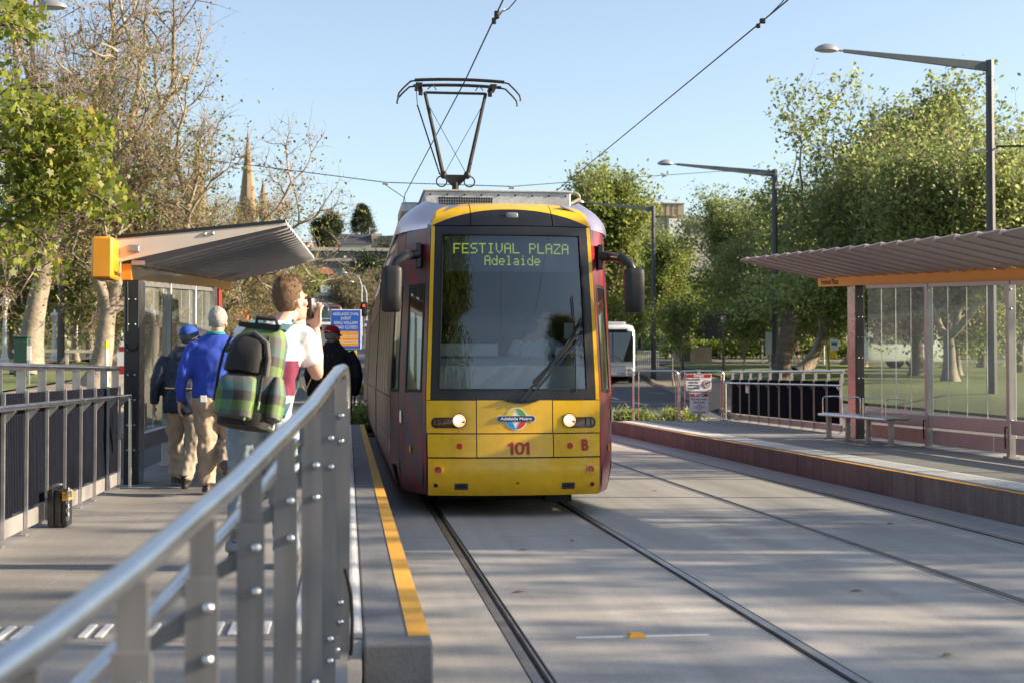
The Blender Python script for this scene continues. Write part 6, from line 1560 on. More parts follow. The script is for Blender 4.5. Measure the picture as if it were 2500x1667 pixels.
MB().b2((b + .05, 361, gz(0, 360) - 2), (at(935, 0, 360).x, 371, z3(571))).build('wing', M['bldtan'], db)
MB().b2((at(903, 0, 360).x, 362, z3(572)), (at(906, 0, 360).x, 362.4, z3(554))).build('chimney', M['bldpale'], db)
MB().b2((at(933, 0, 360).x, 360, gz(0, 360) - 2), (at(965, 0, 360).x, 371, z3(577))).build('annex', M['bldgrey'], db)
for k in range(3): MB().b2((b + .8 + k * .75, 360.9, z3(590)), (b + 1.2 + k * .75, 361.02, z3(582))).build('window', M['winglass'], db)
gh = thing('gable_house', 'brown gabled house at the tip of the left shelter canopy', 'house', (at(745, 0, 310).x, 310, gz(0, 310)))
a, b, c_ = at(722, 0, 310), at(768, 0, 310), at(752, 0, 310)
MB().b2((a.x, 310, gz(0, 310) - 2), (b.x - .4, 318, at(0, 608, 310).z)).build('wall', M['brickred'], gh)
MB().add([(a.x - .3, 309.6, at(0, 609, 310).z), (c_.x, 309.6, at(0, 609, 310).z), (at(760, 0, 310).x, 312, at(0, 591, 310).z), (at(735, 0, 310).x, 314, at(0, 591, 310).z), (b.x, 314, at(0, 609, 310).z)], [(0, 1, 2, 3), (1, 4, 2)]).build('roof', M['tilered'], gh, fix=False)
MB().bar((c_.x, 309.5, at(0, 607, 310).z), (at(761, 0, 310).x, 311.8, at(0, 591, 310).z), .3, .3).build('gable_board', M['white'], gh)
rh = thing('red_house', 'red brick house with hipped tiled roof below the long building', 'house', (at(790, 0, 250).x, 250, gz(-4, 250)))
z4 = lambda py: at(0, py, 250).z
a, b = at(768, 0, 250).x, at(822, 0, 250).x
MB().b2((a + .2, 250, gz(-4, 250) - 1), (b - .3, 258, z4(671))).build('wall', M['brickred'], rh)
MB().add([(a - .1, 249.6, z4(672)), (b, 249.6, z4(672)), (b, 258.4, z4(672)), (a - .1, 258.4, z4(672)), (a + 1.2, 253, z4(652)), (b - 1.3, 253, z4(652)), (b - 1.3, 255, z4(652)), (a + 1.2, 255, z4(652))], [(0, 1, 5, 4), (1, 2, 6, 5), (2, 3, 7, 6), (3, 0, 4, 7), (4, 5, 6, 7)]).build('roof', M['tilered'], rh)
for q in (.25, .62): MB().b2((a + (b - a) * q, 249.9, z4(684)), (a + (b - a) * q + .9, 250.02, z4(676))).build('window', M['winglass'], rh)
wb_ = thing('white_building', 'white low building with columns at the top of the road', 'building', (at(800, 0, 238).x, 238, gz(-4, 238)))
z5 = lambda py: at(0, py, 238).z
a, b = at(768, 0, 238).x, at(833, 0, 238).x
MB().b2((a, 239, gz(-4, 238) - 1), (b, 246, z5(716))).build('wall', M['white'], wb_); MB().b2((at(785, 0, 238).x, 238.6, z5(716) + .01), (at(815, 0, 238).x, 244, z5(698))).build('upper_storey', M['white'], wb_)
MB().b2((a - .2, 238, z5(724)), (b, 239, z5(720))).build('canopy', M['bldpale'], wb_); MB().b2((at(812, 0, 238).x, 238.5, gz(-4, 238) - 1), (at(830, 0, 238).x, 239.1, z5(727))).build('shop_front', M['amber'], wb_)
for k in range(6): MB().b2((a + k * .75, 238.2, gz(-4, 238) - 1), (a + k * .75 + .16, 238.4, z5(724))).build('column', M['bldpale'], wb_)
for k in range(4): MB().b2((a + .2 + k * .75, 238.9, z5(740)), (a + .68 + k * .75, 239.02, z5(728))).build('window', M['winglass'], wb_)
fb = thing('footbridge', 'grey concrete footbridge beam spanning the far road above the buses', 'bridge', (at(808, 0, 225).x, 225, gz(0, 225)))
a, b = at(762, 0, 225), at(852, 0, 225)
MB().b2((a.x, 225, at(0, 748, 225).z), (b.x, 227, at(0, 741, 225).z)).build('deck', M['bldpale'], fb)
for x in (a.x + .3, b.x - .3): MB().b2((x - .2, 225.3, gz(x, 225) - 1), (x + .2, 226.5, at(0, 748, 225).z)).build('pier', M['bldpale'], fb)
for k in range(9): MB().b2((a.x + .1 + k * (b.x - a.x - .2) / 8, 225.0, at(0, 741, 225).z), (a.x + .16 + k * (b.x - a.x - .2) / 8, 225.06, at(0, 734, 225).z)).build('rail_post', M['galv'], fb)
MB().b2((a.x, 225, at(0, 735, 225).z), (b.x, 225.06, at(0, 734, 225).z)).build('rail', M['galv'], fb)
# tan tower block behind the right trees
D6 = 210
tbk = thing('tan_building', 'tan flat-roofed block with plant room rising over the right trees', 'building', (at(1640, 0, D6).x, D6, gz(45, D6)))
z6 = lambda py: at(0, py, D6).z
MB().b2((at(1600, 0, D6).x, D6 + 1, gz(45, D6) - 1), (at(1790, 0, D6).x, D6 + 20, z6(517))).build('wall', M['bldpale'], tbk)
MB().b2((at(1569, 0, D6).x, D6, z6(519)), (at(1690, 0, D6).x, D6 + 14, z6(489))).build('plant_room', M['bldtan'], tbk)
MB().b2((at(1567, 0, D6).x, D6 - .2, z6(489)), (at(1692, 0, D6).x, D6 + 14.2, z6(487))).build('coping', M['bldtan'], tbk)
for k in range(1, 8): MB().b2((at(1569 + k * 15, 0, D6).x - .04, D6 - .05, z6(518)), (at(1569 + k * 15, 0, D6).x + .04, D6, z6(490))).build('panel_joint', M['brickred'], tbk)
for k in range(8): MB().b2((at(1610 + k * 22, 0, D6).x, D6 + .9, z6(560)), (at(1622 + k * 22, 0, D6).x, D6 + 1.02, z6(535))).build('window', M['winglass'], tbk)
MB().b2((at(1650, 0, D6).x, D6 - .5, gz(45, D6)), (at(1690, 0, D6).x, D6 + .8, z6(527))).build('stair_tower', M['white'], tbk)
# kiosk and brown wall behind the hedge
p = at(1675, 878, 104); z = gz(p.x, p.y)
ks = thing('kiosk', 'small beige rendered kiosk among the trees by the path', 'kiosk', (p.x, p.y, z))
MB().b2((p.x - .65, p.y, z - .3), (p.x + .65, p.y + 2, at(0, 806, 104).z)).build('wall', M['bldtan'], ks); MB().b2((p.x - .75, p.y - .1, at(0, 806, 104).z), (p.x + .75, p.y + 2.1, at(0, 803, 104).z)).build('roof', M['bldpale'], ks)
MB().b2((p.x + .66, p.y + .3, z - .3), (p.x + 2.0, p.y + 2, at(0, 846, 104).z)).build('annex', M['bldtan'], ks); MB().b2((p.x - .3, p.y - .02, z + .1), (p.x + .3, p.y + .02, at(0, 840, 104).z)).build('door', M['bldgrey'], ks)
p = at(1950, 870, 122); z = gz(p.x, p.y)
bw_ = thing('brown_building', 'long dark brown brick building in shade behind the hedge', 'building', (p.x, p.y, z))
MB().b2((at(1760, 0, 122).x, p.y, z - .5), (at(2420, 0, 122).x, p.y + 8, z + 3.2)).build('wall', mat('dark_brick', (.05, .032, .026), .85, 0, .2, 1), bw_)
MB().b2((at(1755, 0, 122).x, p.y - .4, z + 3.2), (at(2425, 0, 122).x, p.y + 8.4, z + 3.5)).build('roof', M['bldgrey'], bw_)
for k in range(9): MB().b2((at(1800 + k * 70, 0, 122).x, p.y - .06, z + 1.0), (at(1836 + k * 70, 0, 122).x, p.y - .01, z + 2.4)).build('window', M['winglass'], bw_)
# white park railing by the coach
p0, p1 = at(1556, 870, 96), at(1592, 870, 96)
pr_ = thing('park_railing', 'white picket railing right of the coach', 'railing', ((p0.x + p1.x) / 2, p0.y, gz(p0.x, p0.y)))
z = gz(p0.x, p0.y)
for q in (.15, 1.15): MB().b2((p0.x, p0.y - .02, z + q), (p1.x + .5, p0.y + .02, z + q + .05)).build('rail', M['white'], pr_)
for k in range(11): MB().b2((p0.x + .03 + k * .14, p0.y - .012, z), (p0.x + .07 + k * .14, p0.y + .012, z + 1.2)).build('picket', M['white'], pr_)
# low wooden rail in the left park
p0 = at(95, 893, 66); z = gz(p0.x, p0.y)
wr = thing('park_rail', 'low weathered timber rail between the thick trunk and the lantern posts', 'railing', (p0.x, p0.y, z))
for k in range(4): MB().b2((p0.x - 1 + k * 1.1, p0.y, z - .1), (p0.x - .88 + k * 1.1, p0.y + .12, z + .75)).build('post', M['cream'], wr)
MB().b2((p0.x - 1.2, p0.y - .03, z + .55), (p0.x + 2.7, p0.y - .0, z + .70)).build('rail', M['cream'], wr)
# ---------------------------------------------------------------- people
def fuse(mb, voxel, name, m, parent, smooth=6, wr=0.0, wf=9.0, mats_by=None, sub=None):
    me = bpy.data.meshes.new('tmp'); me.from_pydata(mb.v, [], mb.f)
    bm = bmesh.new(); bm.from_mesh(me); bmesh.ops.recalc_face_normals(bm, faces=list(bm.faces)); bm.to_mesh(me); bm.free()
    o = bpy.data.objects.new('tmp', me); COL.objects.link(o)
    r = o.modifiers.new('r', 'REMESH'); r.mode = 'VOXEL'; r.voxel_size = voxel
    s = o.modifiers.new('s', 'SMOOTH'); s.iterations = smooth; s.factor = .5
    out = bpy.data.meshes.new_from_object(o.evaluated_get(bpy.context.evaluated_depsgraph_get())); bpy.data.objects.remove(o)
    if wr:
        nr = [v.normal.copy() for v in out.vertices]
        for v, n in zip(out.vertices, nr):
            p = v.co; q = Vector((p.x * wf, p.y * wf, p.z * wf * .8))
            v.co = p + n * wr * (noise.noise(q) + .6 * noise.noise(q * 2.3 + Vector((3, 1, 7))) - .5 * abs(noise.noise(q * 1.3 + Vector((9, 4, 2)))))
    for mm in (m if isinstance(m, (list, tuple)) else [m]): out.materials.append(mm)
    if mats_by:
        for f in out.polygons: f.material_index = mats_by(f.center)
    off = sub if sub is not None else wloc(parent)
    for v in out.vertices: v.co = v.co - off
    out.polygons.foreach_set('use_smooth', [True] * len(out.polygons)); out.name = name
    ob = bpy.data.objects.new(name, out); COL.objects.link(ob)
    if parent: ob.parent = parent
    return ob
def hand(mb, w, d, side, nrm, curl=.35, s=1.0):
    """palm, four unequal fingers and a thumb; w wrist, d pointing direction, side towards the thumb, nrm palm normal (fingers curl to it)"""
    w, d, side, nrm = Vector(w), Vector(d).normalized(), Vector(side).normalized(), Vector(nrm).normalized()
    side = (side - d * side.dot(d)).normalized(); nrm = d.cross(side) if d.cross(side).dot(nrm) > 0 else -d.cross(side)
    rot = Matrix((side, d, nrm)).transposed()
    mb.ell(w + d * .048 * s, (.040 * s, .056 * s, .017 * s), 12, 8, rot=rot)
    for k, (o, L) in enumerate(((.028, .072), (.010, .080), (-.009, .075), (-.027, .060))):
        p = w + d * .088 * s + side * o * s; a = 0; pts = [p - d * .02 * s, p]; dd = d
        for j, f in enumerate((.45, .32, .23)):
            a += curl * (.7 + .25 * k * .3); dd = (d * math.cos(a) + nrm * math.sin(a)); p = p + dd * L * f * s; pts.append(p)
        mb.tube(pts, [.0095 * s, .0095 * s, .0088 * s, .0080 * s, .0062 * s], 7)
    p = w + d * .03 * s + side * .032 * s; t1 = (side * .75 + d * .65 + nrm * .25).normalized(); t2 = (side * .35 + d * .85 + nrm * .45).normalized()
    mb.tube([p - side * .015 * s, p + t1 * .032 * s, p + t1 * .032 * s + t2 * .030 * s], [.013 * s, .0115 * s, .008 * s], 7)
def xf(mb, c, yaw, pitch=0, roll=0):
    m = Matrix.Rotation(-yaw, 3, 'Z') @ Matrix.Rotation(-pitch, 3, 'X') @ Matrix.Rotation(roll, 3, 'Y'); c = Vector(c)
    mb.v = [tuple(c + m @ Vector(v)) for v in mb.v]; return mb, m
def head_mb():
    h = MB()
    h.ell((0, -.012, .035), (.076, .097, .098), 18, 12); h.ell((0, .030, -.045), (.056, .062, .070), 14, 10); h.ell((0, .062, -.092), (.028, .026, .024), 10, 8)
    h.tube([(0, .090, .03), (0, .108, -.012), (0, .100, -.028)], [.009, .014, .012], 8); h.ell((0, .086, -.052), (.026, .014, .012), 10, 8)
    for s in (-1, 1):
        h.ell((s * .046, .055, -.015), (.026, .022, .022), 8, 6); h.ell((s * .079, -.008, -.008), (.010, .020, .033), 10, 8); h.ell((s * .035, .080, .028), (.026, .014, .010), 8, 6)
    return h
def add_head(t, c, yaw, pitch, body, neck0, hair_col, style, roll=0, skin=None):
    h = head_mb(); h, rm = xf(h, c, yaw, pitch, roll); body.add(h.v, h.f)
    c = Vector(c); body.tube([neck0, c + rm @ Vector((0, -.025, -.05))], [.060, .055], 14)
    P = lambda v: c + rm @ Vector(v)
    for s in (-1, 1): MB().ell(P((s * .034, .083, .012)), (.012, .010, .009), 8, 6).build('eye', M['lettering'], t, smooth=True)
    MB().ell(P((0, .096, -.053)), (.022, .007, .005), 8, 6).build('mouth', M['lips'], t, smooth=True)
    hm = mat('hair', hair_col, .75, 0, .35, 30, bump=.4, bscale=160)
    hr = MB(); rng = random.Random(5)
    def shell(v):
        y, z = v[1], v[2]
        return True
    top = {'short': (.084, .104, .104), 'tall': (.082, .102, .120), 'grey': (.087, .108, .108), 'rim': (.083, .103, .098)}[style]
    n, m = 26, 18; vs, fs = [], []
    cz = .045 if style != 'rim' else .03
    for i in range(m + 1):
        th = math.pi * i / m
        for j in range(n):
            a = 2 * math.pi * j / n; x, y, z = top[0] * math.sin(th) * math.cos(a), top[1] * math.sin(th) * math.sin(a) - .016, top[2] * math.cos(th) + cz
            front = max(0, y - .02) / .08
            low = (-.075 if y < -.02 else -.02) if style != 'tall' else (-.085 if y < -.03 else -.0)
            k = 1.0
            if z < low + .13 * min(1, front * 1.4) + (.02 if abs(x) > .07 and y > -.03 else 0): k = .80
            nz = 1 + (.035 + (.06 if style in ('grey', 'tall') else 0)) * noise.noise(Vector((x, y, z)) * 38) + .03 * noise.noise(Vector((x, y, z)) * 85)
            if style == 'tall' and z > .08: nz += .10 * max(0, noise.noise(Vector((x * 25, y * 25, 2))) + .3) + .06 * max(0, y * 8)
            vs.append(P((x * k * nz, (y + .016) * k * nz - .016, (z - cz) * k * nz + cz)))
    for i in range(m):
        for j in range(n): fs.append((i * n + j, (i + 1) * n + j, (i + 1) * n + (j + 1) % n, i * n + (j + 1) % n))
    hr.add(vs, fs)
    # tufts
    for q in range(520 if style != 'rim' else 160):
        i = rng.randrange(n * 2, n * (m - 5)); p = Vector(vs[i]); o = (p - c).normalized()
        loc_ = rm.transposed() @ (p - c)
        if loc_.length < .088 or loc_.y > .075: continue
        d = (o + Vector((rng.gauss(0, .5), rng.gauss(0, .5), rng.gauss(0, .4) + (.5 if style == 'tall' else -.35)))).normalized(); L = rng.uniform(.012, .030) * (1.25 if style == 'tall' and loc_.z > .05 else .8)
        sd_ = d.cross(o if abs(d.dot(o)) < .9 else Vector((0, 0, 1))).normalized() * .0022
        b = p - o * .004 + Vector((rng.gauss(0, .008), rng.gauss(0, .008), rng.gauss(0, .006)))
        hr.add([b - sd_, b + sd_, b + d * L], [(0, 1, 2)])
    hr.build('hair', hm, t, smooth=60, fix=False)
    return P, rm
def cap_on(t, P, rm, col, mark):
    cm = mat('cap_cloth', col, .8, 0, .1, 20, bump=.2, bscale=300)
    cp = MB(); n, m = 24, 9; vs, fs = [], []
    for i in range(m + 1):
        th = math.pi * .5 * i / m
        for j in range(n):
            a = 2 * math.pi * j / n; vs.append(P((.091 * math.sin(th) * math.cos(a), .111 * math.sin(th) * math.sin(a) - .012, .103 * math.cos(th) ** .8 + .040 - .012 * math.sin(a) * math.sin(th))))
    for i in range(m):
        for j in range(n): fs.append((i * n + j, (i + 1) * n + j, (i + 1) * n + (j + 1) % n, i * n + (j + 1) % n))
    fs.append(tuple(m * n + j for j in range(n))); cp.add(vs, fs); c = cp.build('cap', cm, t, smooth=60)
    vz = MB(); A = []
    for k in range(9):
        a = R(25 + 130 * k / 8); A.append((.088 * math.cos(a), .105 * math.sin(a) - .012, .030 + .006 * math.cos(a) ** 2)); 
    B_ = []
    for k in range(9):
        a = R(30 + 120 * k / 8); B_.append((.078 * math.cos(a), .105 * math.sin(a) - .012 + .075 * math.sin(R(180 * k / 8)) ** .7, .018 - .010 * math.cos(a) ** 2))
    vs = [P(v) for v in A + B_] + [P((v[0], v[1], v[2] - .006)) for v in A + B_]
    fs = []
    for k in range(8):
        fs += [(k, k + 1, 9 + k + 1, 9 + k), (18 + k, 27 + k, 27 + k + 1, 18 + k + 1), (9 + k, 9 + k + 1, 27 + k + 1, 27 + k), (k, 18 + k, 18 + k + 1, k + 1)]
    vz.add(vs, fs).build('visor', cm if mark != 'red' else mat('visor_dark', (.03, .02, .025), .7), c)
    MB().ell(P((0, -.012, .145)), (.010, .010, .006), 8, 6).build('cap_button', cm, c)
    if mark:
        w = MB()
        if mark == 'red':
            arc_ = [P((.094 * math.cos(R(a)), .114 * math.sin(R(a)) - .012, .058 + .022 * math.sin(R((a - 232) / 76 * 180)))) for a in range(232, 309, 6)]
            w.tube(arc_, .0045, 5)
        else:
            w.tube([P((.094 * math.cos(R(a)), .114 * math.sin(R(a)) - .012, .062 + .0006 * (a - 60))) for a in range(-35, 20, 8)], .004, 5)
            w.tube([P((-.094 * math.cos(R(a)), .114 * math.sin(R(a)) - .012, .070 - .0008 * (a + 60))) for a in range(-65, 0, 8)], .0035, 5)
        w.build('cap_mark', M['white'], c)
def shoe(t, a, yaw, pitch, col, name='shoe'):
    s = MB().loft([(0, .07, -.075, .050, .135), (0, .07, -.050, .052, .137), (0, .068, -.045, .047, .130), (0, .05, -.015, .045, .105), (0, .0, .03, .043, .060), (0, -.01, .07, .045, .052)], 18)
    s, _ = xf(s, a, yaw, pitch); s.build(name, mat('shoe_leather', col, .5, 0, .2, 20), t, smooth=50)
M['lips'] = mat('lips', (.40, .14, .11), .5)
def limb(mb, pts, rs, n=14): mb.tube(pts, rs, n)
def joints_leg(mb, hip, knee, ank, r=(.095, .062, .043)):
    mb.tube([hip, Vector(hip).lerp(Vector(knee), .5), knee, Vector(knee).lerp(Vector(ank), .35), ank], [r[0], (r[0] + r[1]) * .52, r[1], r[1] * .98, r[2]], 14)

# ---- man in blue cap and navy jacket
def man_navy():
    x, y = -1.62, 14.42
    t = thing('person', 'man in blue cap, navy hooded jacket and beige trousers walking beside the shelter', 'person', (x, y, PZ), None)
    o = Vector((x, y, PZ)); V = lambda *p: o + Vector(p)
    body = MB(); sc = 1.0
    hl, hr_, kl, kr, al, ar = V(-.09, .0, .86), V(.09, .0, .86), V(-.10, .16, .47), V(.10, -.02, .46), V(-.11, .30, .10), V(.02, -.12, .09)
    joints_leg(body, hl, kl, al); joints_leg(body, hr_, kr, ar)
    body.loft([(x, y, PZ + .80, .15, .11), (x, y, PZ + 1.0, .15, .11), (x, y + .03, PZ + 1.25, .16, .11), (x, y + .05, PZ + 1.36, .10, .08)], 16)
    el, er, wl, wr_ = V(-.265, -.03, 1.06), V(.26, .06, 1.08), V(-.295, .02, .83), V(.27, .22, .92)
    for s, e, w in ((V(-.185, .03, 1.30), el, wl), (V(.185, .05, 1.30), er, wr_)): limb(body, [s, e, w], [.05, .042, .030])
    hand(body, wl, (-.02, .12, -1), (.0, 1, .1), (.8, 0, 0), .30); hand(body, wr_, (0, .4, -1), (.0, 1, .3), (-.8, 0, 0), .35)
    P, rm = add_head(t, V(.04, .13, 1.475), R(28), R(-4), body, V(.0, .05, 1.30), (.10, .09, .085), 'rim')
    fuse(body, .009, 'body', M['skin'], t, 4)
    jk = MB().loft([(x, y, PZ + .74, .200, .155), (x, y, PZ + .80, .215, .165), (x, y, PZ + .98, .205, .150), (x, y + .02, PZ + 1.15, .215, .150), (x, y + .04, PZ + 1.27, .215, .135), (x + .005, y + .05, PZ + 1.345, .15, .11), (x + .01, y + .06, PZ + 1.385, .085, .08)], 22)
    limb(jk, [V(-.165, .03, 1.285), V(-.215, .0, 1.20), el, V(-.29, .0, .93), wl], [.080, .078, .066, .058, .050]); limb(jk, [V(.165, .04, 1.285), V(.215, .05, 1.20), er, V(.27, .15, .98), wr_], [.080, .078, .066, .058, .050])
    jk.ell(V(0, -.055, 1.30), (.125, .055, .075), 16, 10); jk.tube(arc(V(.01, .06, 1.375), .085, 150, 390, 14, 'xy'), .032, 8)
    navy = mat('navy_nylon', (.008, .017, .040), .65, 0, .2, 12)
    j = fuse(jk, .013, 'jacket', navy, t, 5, .014, 9)
    MB().tube([V(-.17, -.152, .99), V(-.06, -.162, .985), V(.07, -.160, .985), V(.17, -.135, .99)], .006, 6).build('waist_cord', mat('cord_tan', (.35, .25, .15), .7), j)
    tr = MB(); joints_leg(tr, hl + Vector((0, 0, .02)), kl, al + Vector((0, 0, .0)), (.115, .085, .075)); joints_leg(tr, hr_ + Vector((0, 0, .02)), kr, ar, (.115, .085, .075)); tr.loft([(x, y, PZ + .76, .17, .135), (x, y, PZ + .95, .175, .135)], 18)
    fuse(tr, .013, 'trousers', mat('trousers_stone', (.42, .36, .28), .85, 0, .1, 14), t, 4, .019, 10)
    shoe(t, al, R(-8), 0, (.02, .018, .017)); shoe(t, ar + Vector((0, 0, .0)), R(5), R(-25), (.02, .018, .017))
    cap_on(t, P, rm, (.012, .065, .33), 'blue')
    g = MB(); 
    for s in (-1, 1): g.tube([P((s * .078, .0, .018)), P((s * .066, .088, .018))], .0022, 5); g.tube([P((s * .034 + .022 * math.cos(R(a)), .100, .010 + .017 * math.sin(R(a)))) for a in range(0, 361, 30)], .0018, 5, cap=False)
    g.build('glasses', M['lettering'], t)
man_navy()
# ---- grey-haired man in blue sweater
def man_blue():
    x, y = -1.24, 13.55
    t = thing('person', 'grey-haired man in bright blue sweater and khaki trousers walking away, one heel lifted', 'person', (x, y, PZ))
    o = Vector((x, y, PZ)); V = lambda *p: o + Vector(p)
    body = MB()
    hl, hr_, kl, kr, al, ar = V(-.10, .0, .92), V(.10, .0, .92), V(-.08, .06, .50), V(.13, .14, .50), V(-.07, .02, .10), V(.12, -.20, .27)
    joints_leg(body, hl, kl, al); joints_leg(body, hr_, kr, ar)
    body.loft([(x, y, PZ + .85, .16, .12), (x, y, PZ + 1.08, .16, .12), (x, y + .03, PZ + 1.33, .18, .12), (x, y + .05, PZ + 1.46, .11, .08)], 16)
    el, er, wl, wr_ = V(-.285, -.06, 1.14), V(.28, .06, 1.15), V(-.325, .02, .88), V(.27, .26, 1.0)
    for s, e, w in ((V(-.20, .03, 1.40), el, wl), (V(.20, .05, 1.40), er, wr_)): limb(body, [s, e, w], [.055, .045, .031])
    hand(body, wl, (-.06, .12, -1), (.1, 1, .1), (.8, 0, 0), .45, 1.05); hand(body, wr_, (0, .5, -1), (0, 1, .3), (-.8, 0, 0), .4, 1.05)
    P, rm = add_head(t, V(.02, .06, 1.605), R(4), R(0), body, V(.0, .03, 1.42), (.36, .34, .32), 'grey')
    fuse(body, .009, 'body', M['skin'], t, 4)
    jk = MB().loft([(x, y, PZ + .90, .195, .150), (x, y, PZ + .95, .215, .165), (x, y, PZ + 1.10, .215, .155), (x, y + .01, PZ + 1.27, .232, .150), (x, y + .03, PZ + 1.39, .225, .128), (x, y + .04, PZ + 1.46, .15, .10), (x, y + .04, PZ + 1.495, .085, .075)], 22)
    limb(jk, [V(-.175, .03, 1.395), V(-.235, .0, 1.30), el, V(-.315, -.03, 1.0), wl], [.082, .078, .066, .056, .046]); limb(jk, [V(.175, .04, 1.395), V(.235, .04, 1.30), er, V(.28, .18, 1.06), wr_], [.082, .078, .066, .056, .046])
    sw_ = mat('blue_knit', (.022, .060, .40), .85, 0, .12, 14, bump=.3, bscale=260)
    j = fuse(jk, .013, 'sweater', sw_, t, 5, .012, 8)
    MB().tube(arc(V(0, .04, 1.505), .072, 0, 360, 20, 'xy'), .020, 8, cap=False).build('collar', mat('teal_collar', (.02, .22, .24), .8), t, smooth=True)
    MB().rbox(V(-.09, -.158, .90), (.055, .008, .062), .002, seg=1).build('pocket_paper', M['white'], t)
    tr = MB(); joints_leg(tr, hl + Vector((0, 0, .0)), kl, al, (.122, .092, .080)); joints_leg(tr, hr_, kr, ar, (.122, .092, .080)); tr.loft([(x, y, PZ + .82, .185, .145), (x, y, PZ + .98, .18, .14)], 18)
    tr.ell(V(-.07, -.07, .88), (.10, .09, .11), 12, 8); tr.ell(V(.07, -.07, .88), (.10, .09, .11), 12, 8)
    fuse(tr, .013, 'trousers', mat('trousers_khaki', (.38, .295, .21), .85, 0, .1, 14), t, 4, .019, 10)
    shoe(t, al, R(-4), 0, (.035, .022, .018)); shoe(t, ar, R(4), R(-62), (.02, .017, .016))
man_blue()
# ---- man in red cap and black jacket
def man_black():
    x, y = -.19, 17.35
    t = thing('person', 'man in red cap and long black jacket beside the tram, seen from behind', 'person', (x, y, PZ))
    o = Vector((x, y, PZ)); V = lambda *p: o + Vector(p)
    body = MB()
    hl, hr_, kl, kr, al, ar = V(-.10, .0, .90), V(.10, .0, .90), V(-.10, .04, .48), V(.11, .04, .48), V(-.10, .0, .10), V(.12, .02, .10)
    joints_leg(body, hl, kl, al); joints_leg(body, hr_, kr, ar)
    body.loft([(x, y, PZ + .85, .16, .12), (x, y, PZ + 1.35, .17, .12), (x, y + .03, PZ + 1.44, .11, .08)], 16)
    el, er, wl, wr_ = V(-.27, -.03, 1.12), V(.30, -.02, 1.12), V(-.25, .10, .88), V(.27, .12, .88)
    for s, e, w in ((V(-.19, .02, 1.38), el, wl), (V(.19, .02, 1.38), er, wr_)): limb(body, [s, e, w], [.055, .045, .031])
    hand(body, wl, (0, .3, -1), (0, 1, .2), (.8, 0, 0), .5); hand(body, wr_, (0, .3, -1), (0, 1, .2), (-.8, 0, 0), .5)
    P, rm = add_head(t, V(.0, .06, 1.575), R(38), R(-3), body, V(.0, .03, 1.40), (.30, .28, .26), 'rim')
    fuse(body, .010, 'body', M['skin'], t, 4)
    jk = MB().loft([(x, y, PZ + .62, .235, .18), (x, y, PZ + .70, .240, .185), (x, y, PZ + 1.0, .225, .165), (x, y, PZ + 1.25, .240, .16), (x, y + .02, PZ + 1.37, .225, .135), (x, y + .03, PZ + 1.44, .15, .11), (x, y + .04, PZ + 1.49, .095, .09), (x, y + .04, PZ + 1.52, .09, .085)], 22)
    limb(jk, [V(-.18, .02, 1.37), V(-.24, .0, 1.28), el, wl], [.086, .084, .074, .056]); limb(jk, [V(.18, .02, 1.37), V(.24, .0, 1.28), er, wr_], [.086, .084, .074, .056])
    fuse(jk, .013, 'jacket', mat('black_fleece', (.010, .010, .013), .9, 0, .2, 12), t, 5, .012, 8)
    tr = MB(); joints_leg(tr, hl, kl, al, (.115, .09, .085)); joints_leg(tr, hr_, kr, ar, (.115, .09, .085)); tr.loft([(x, y, PZ + .80, .18, .14), (x, y, PZ + .95, .18, .14)], 16)
    fuse(tr, .014, 'trousers', mat('trousers_dark', (.02, .02, .025), .85), t, 5, .012, 10)
    shoe(t, al, R(-6), 0, (.02, .018, .017)); shoe(t, ar, R(10), 0, (.02, .018, .017))
    cap_on(t, P, rm, (.46, .014, .025), 'red')
man_black()
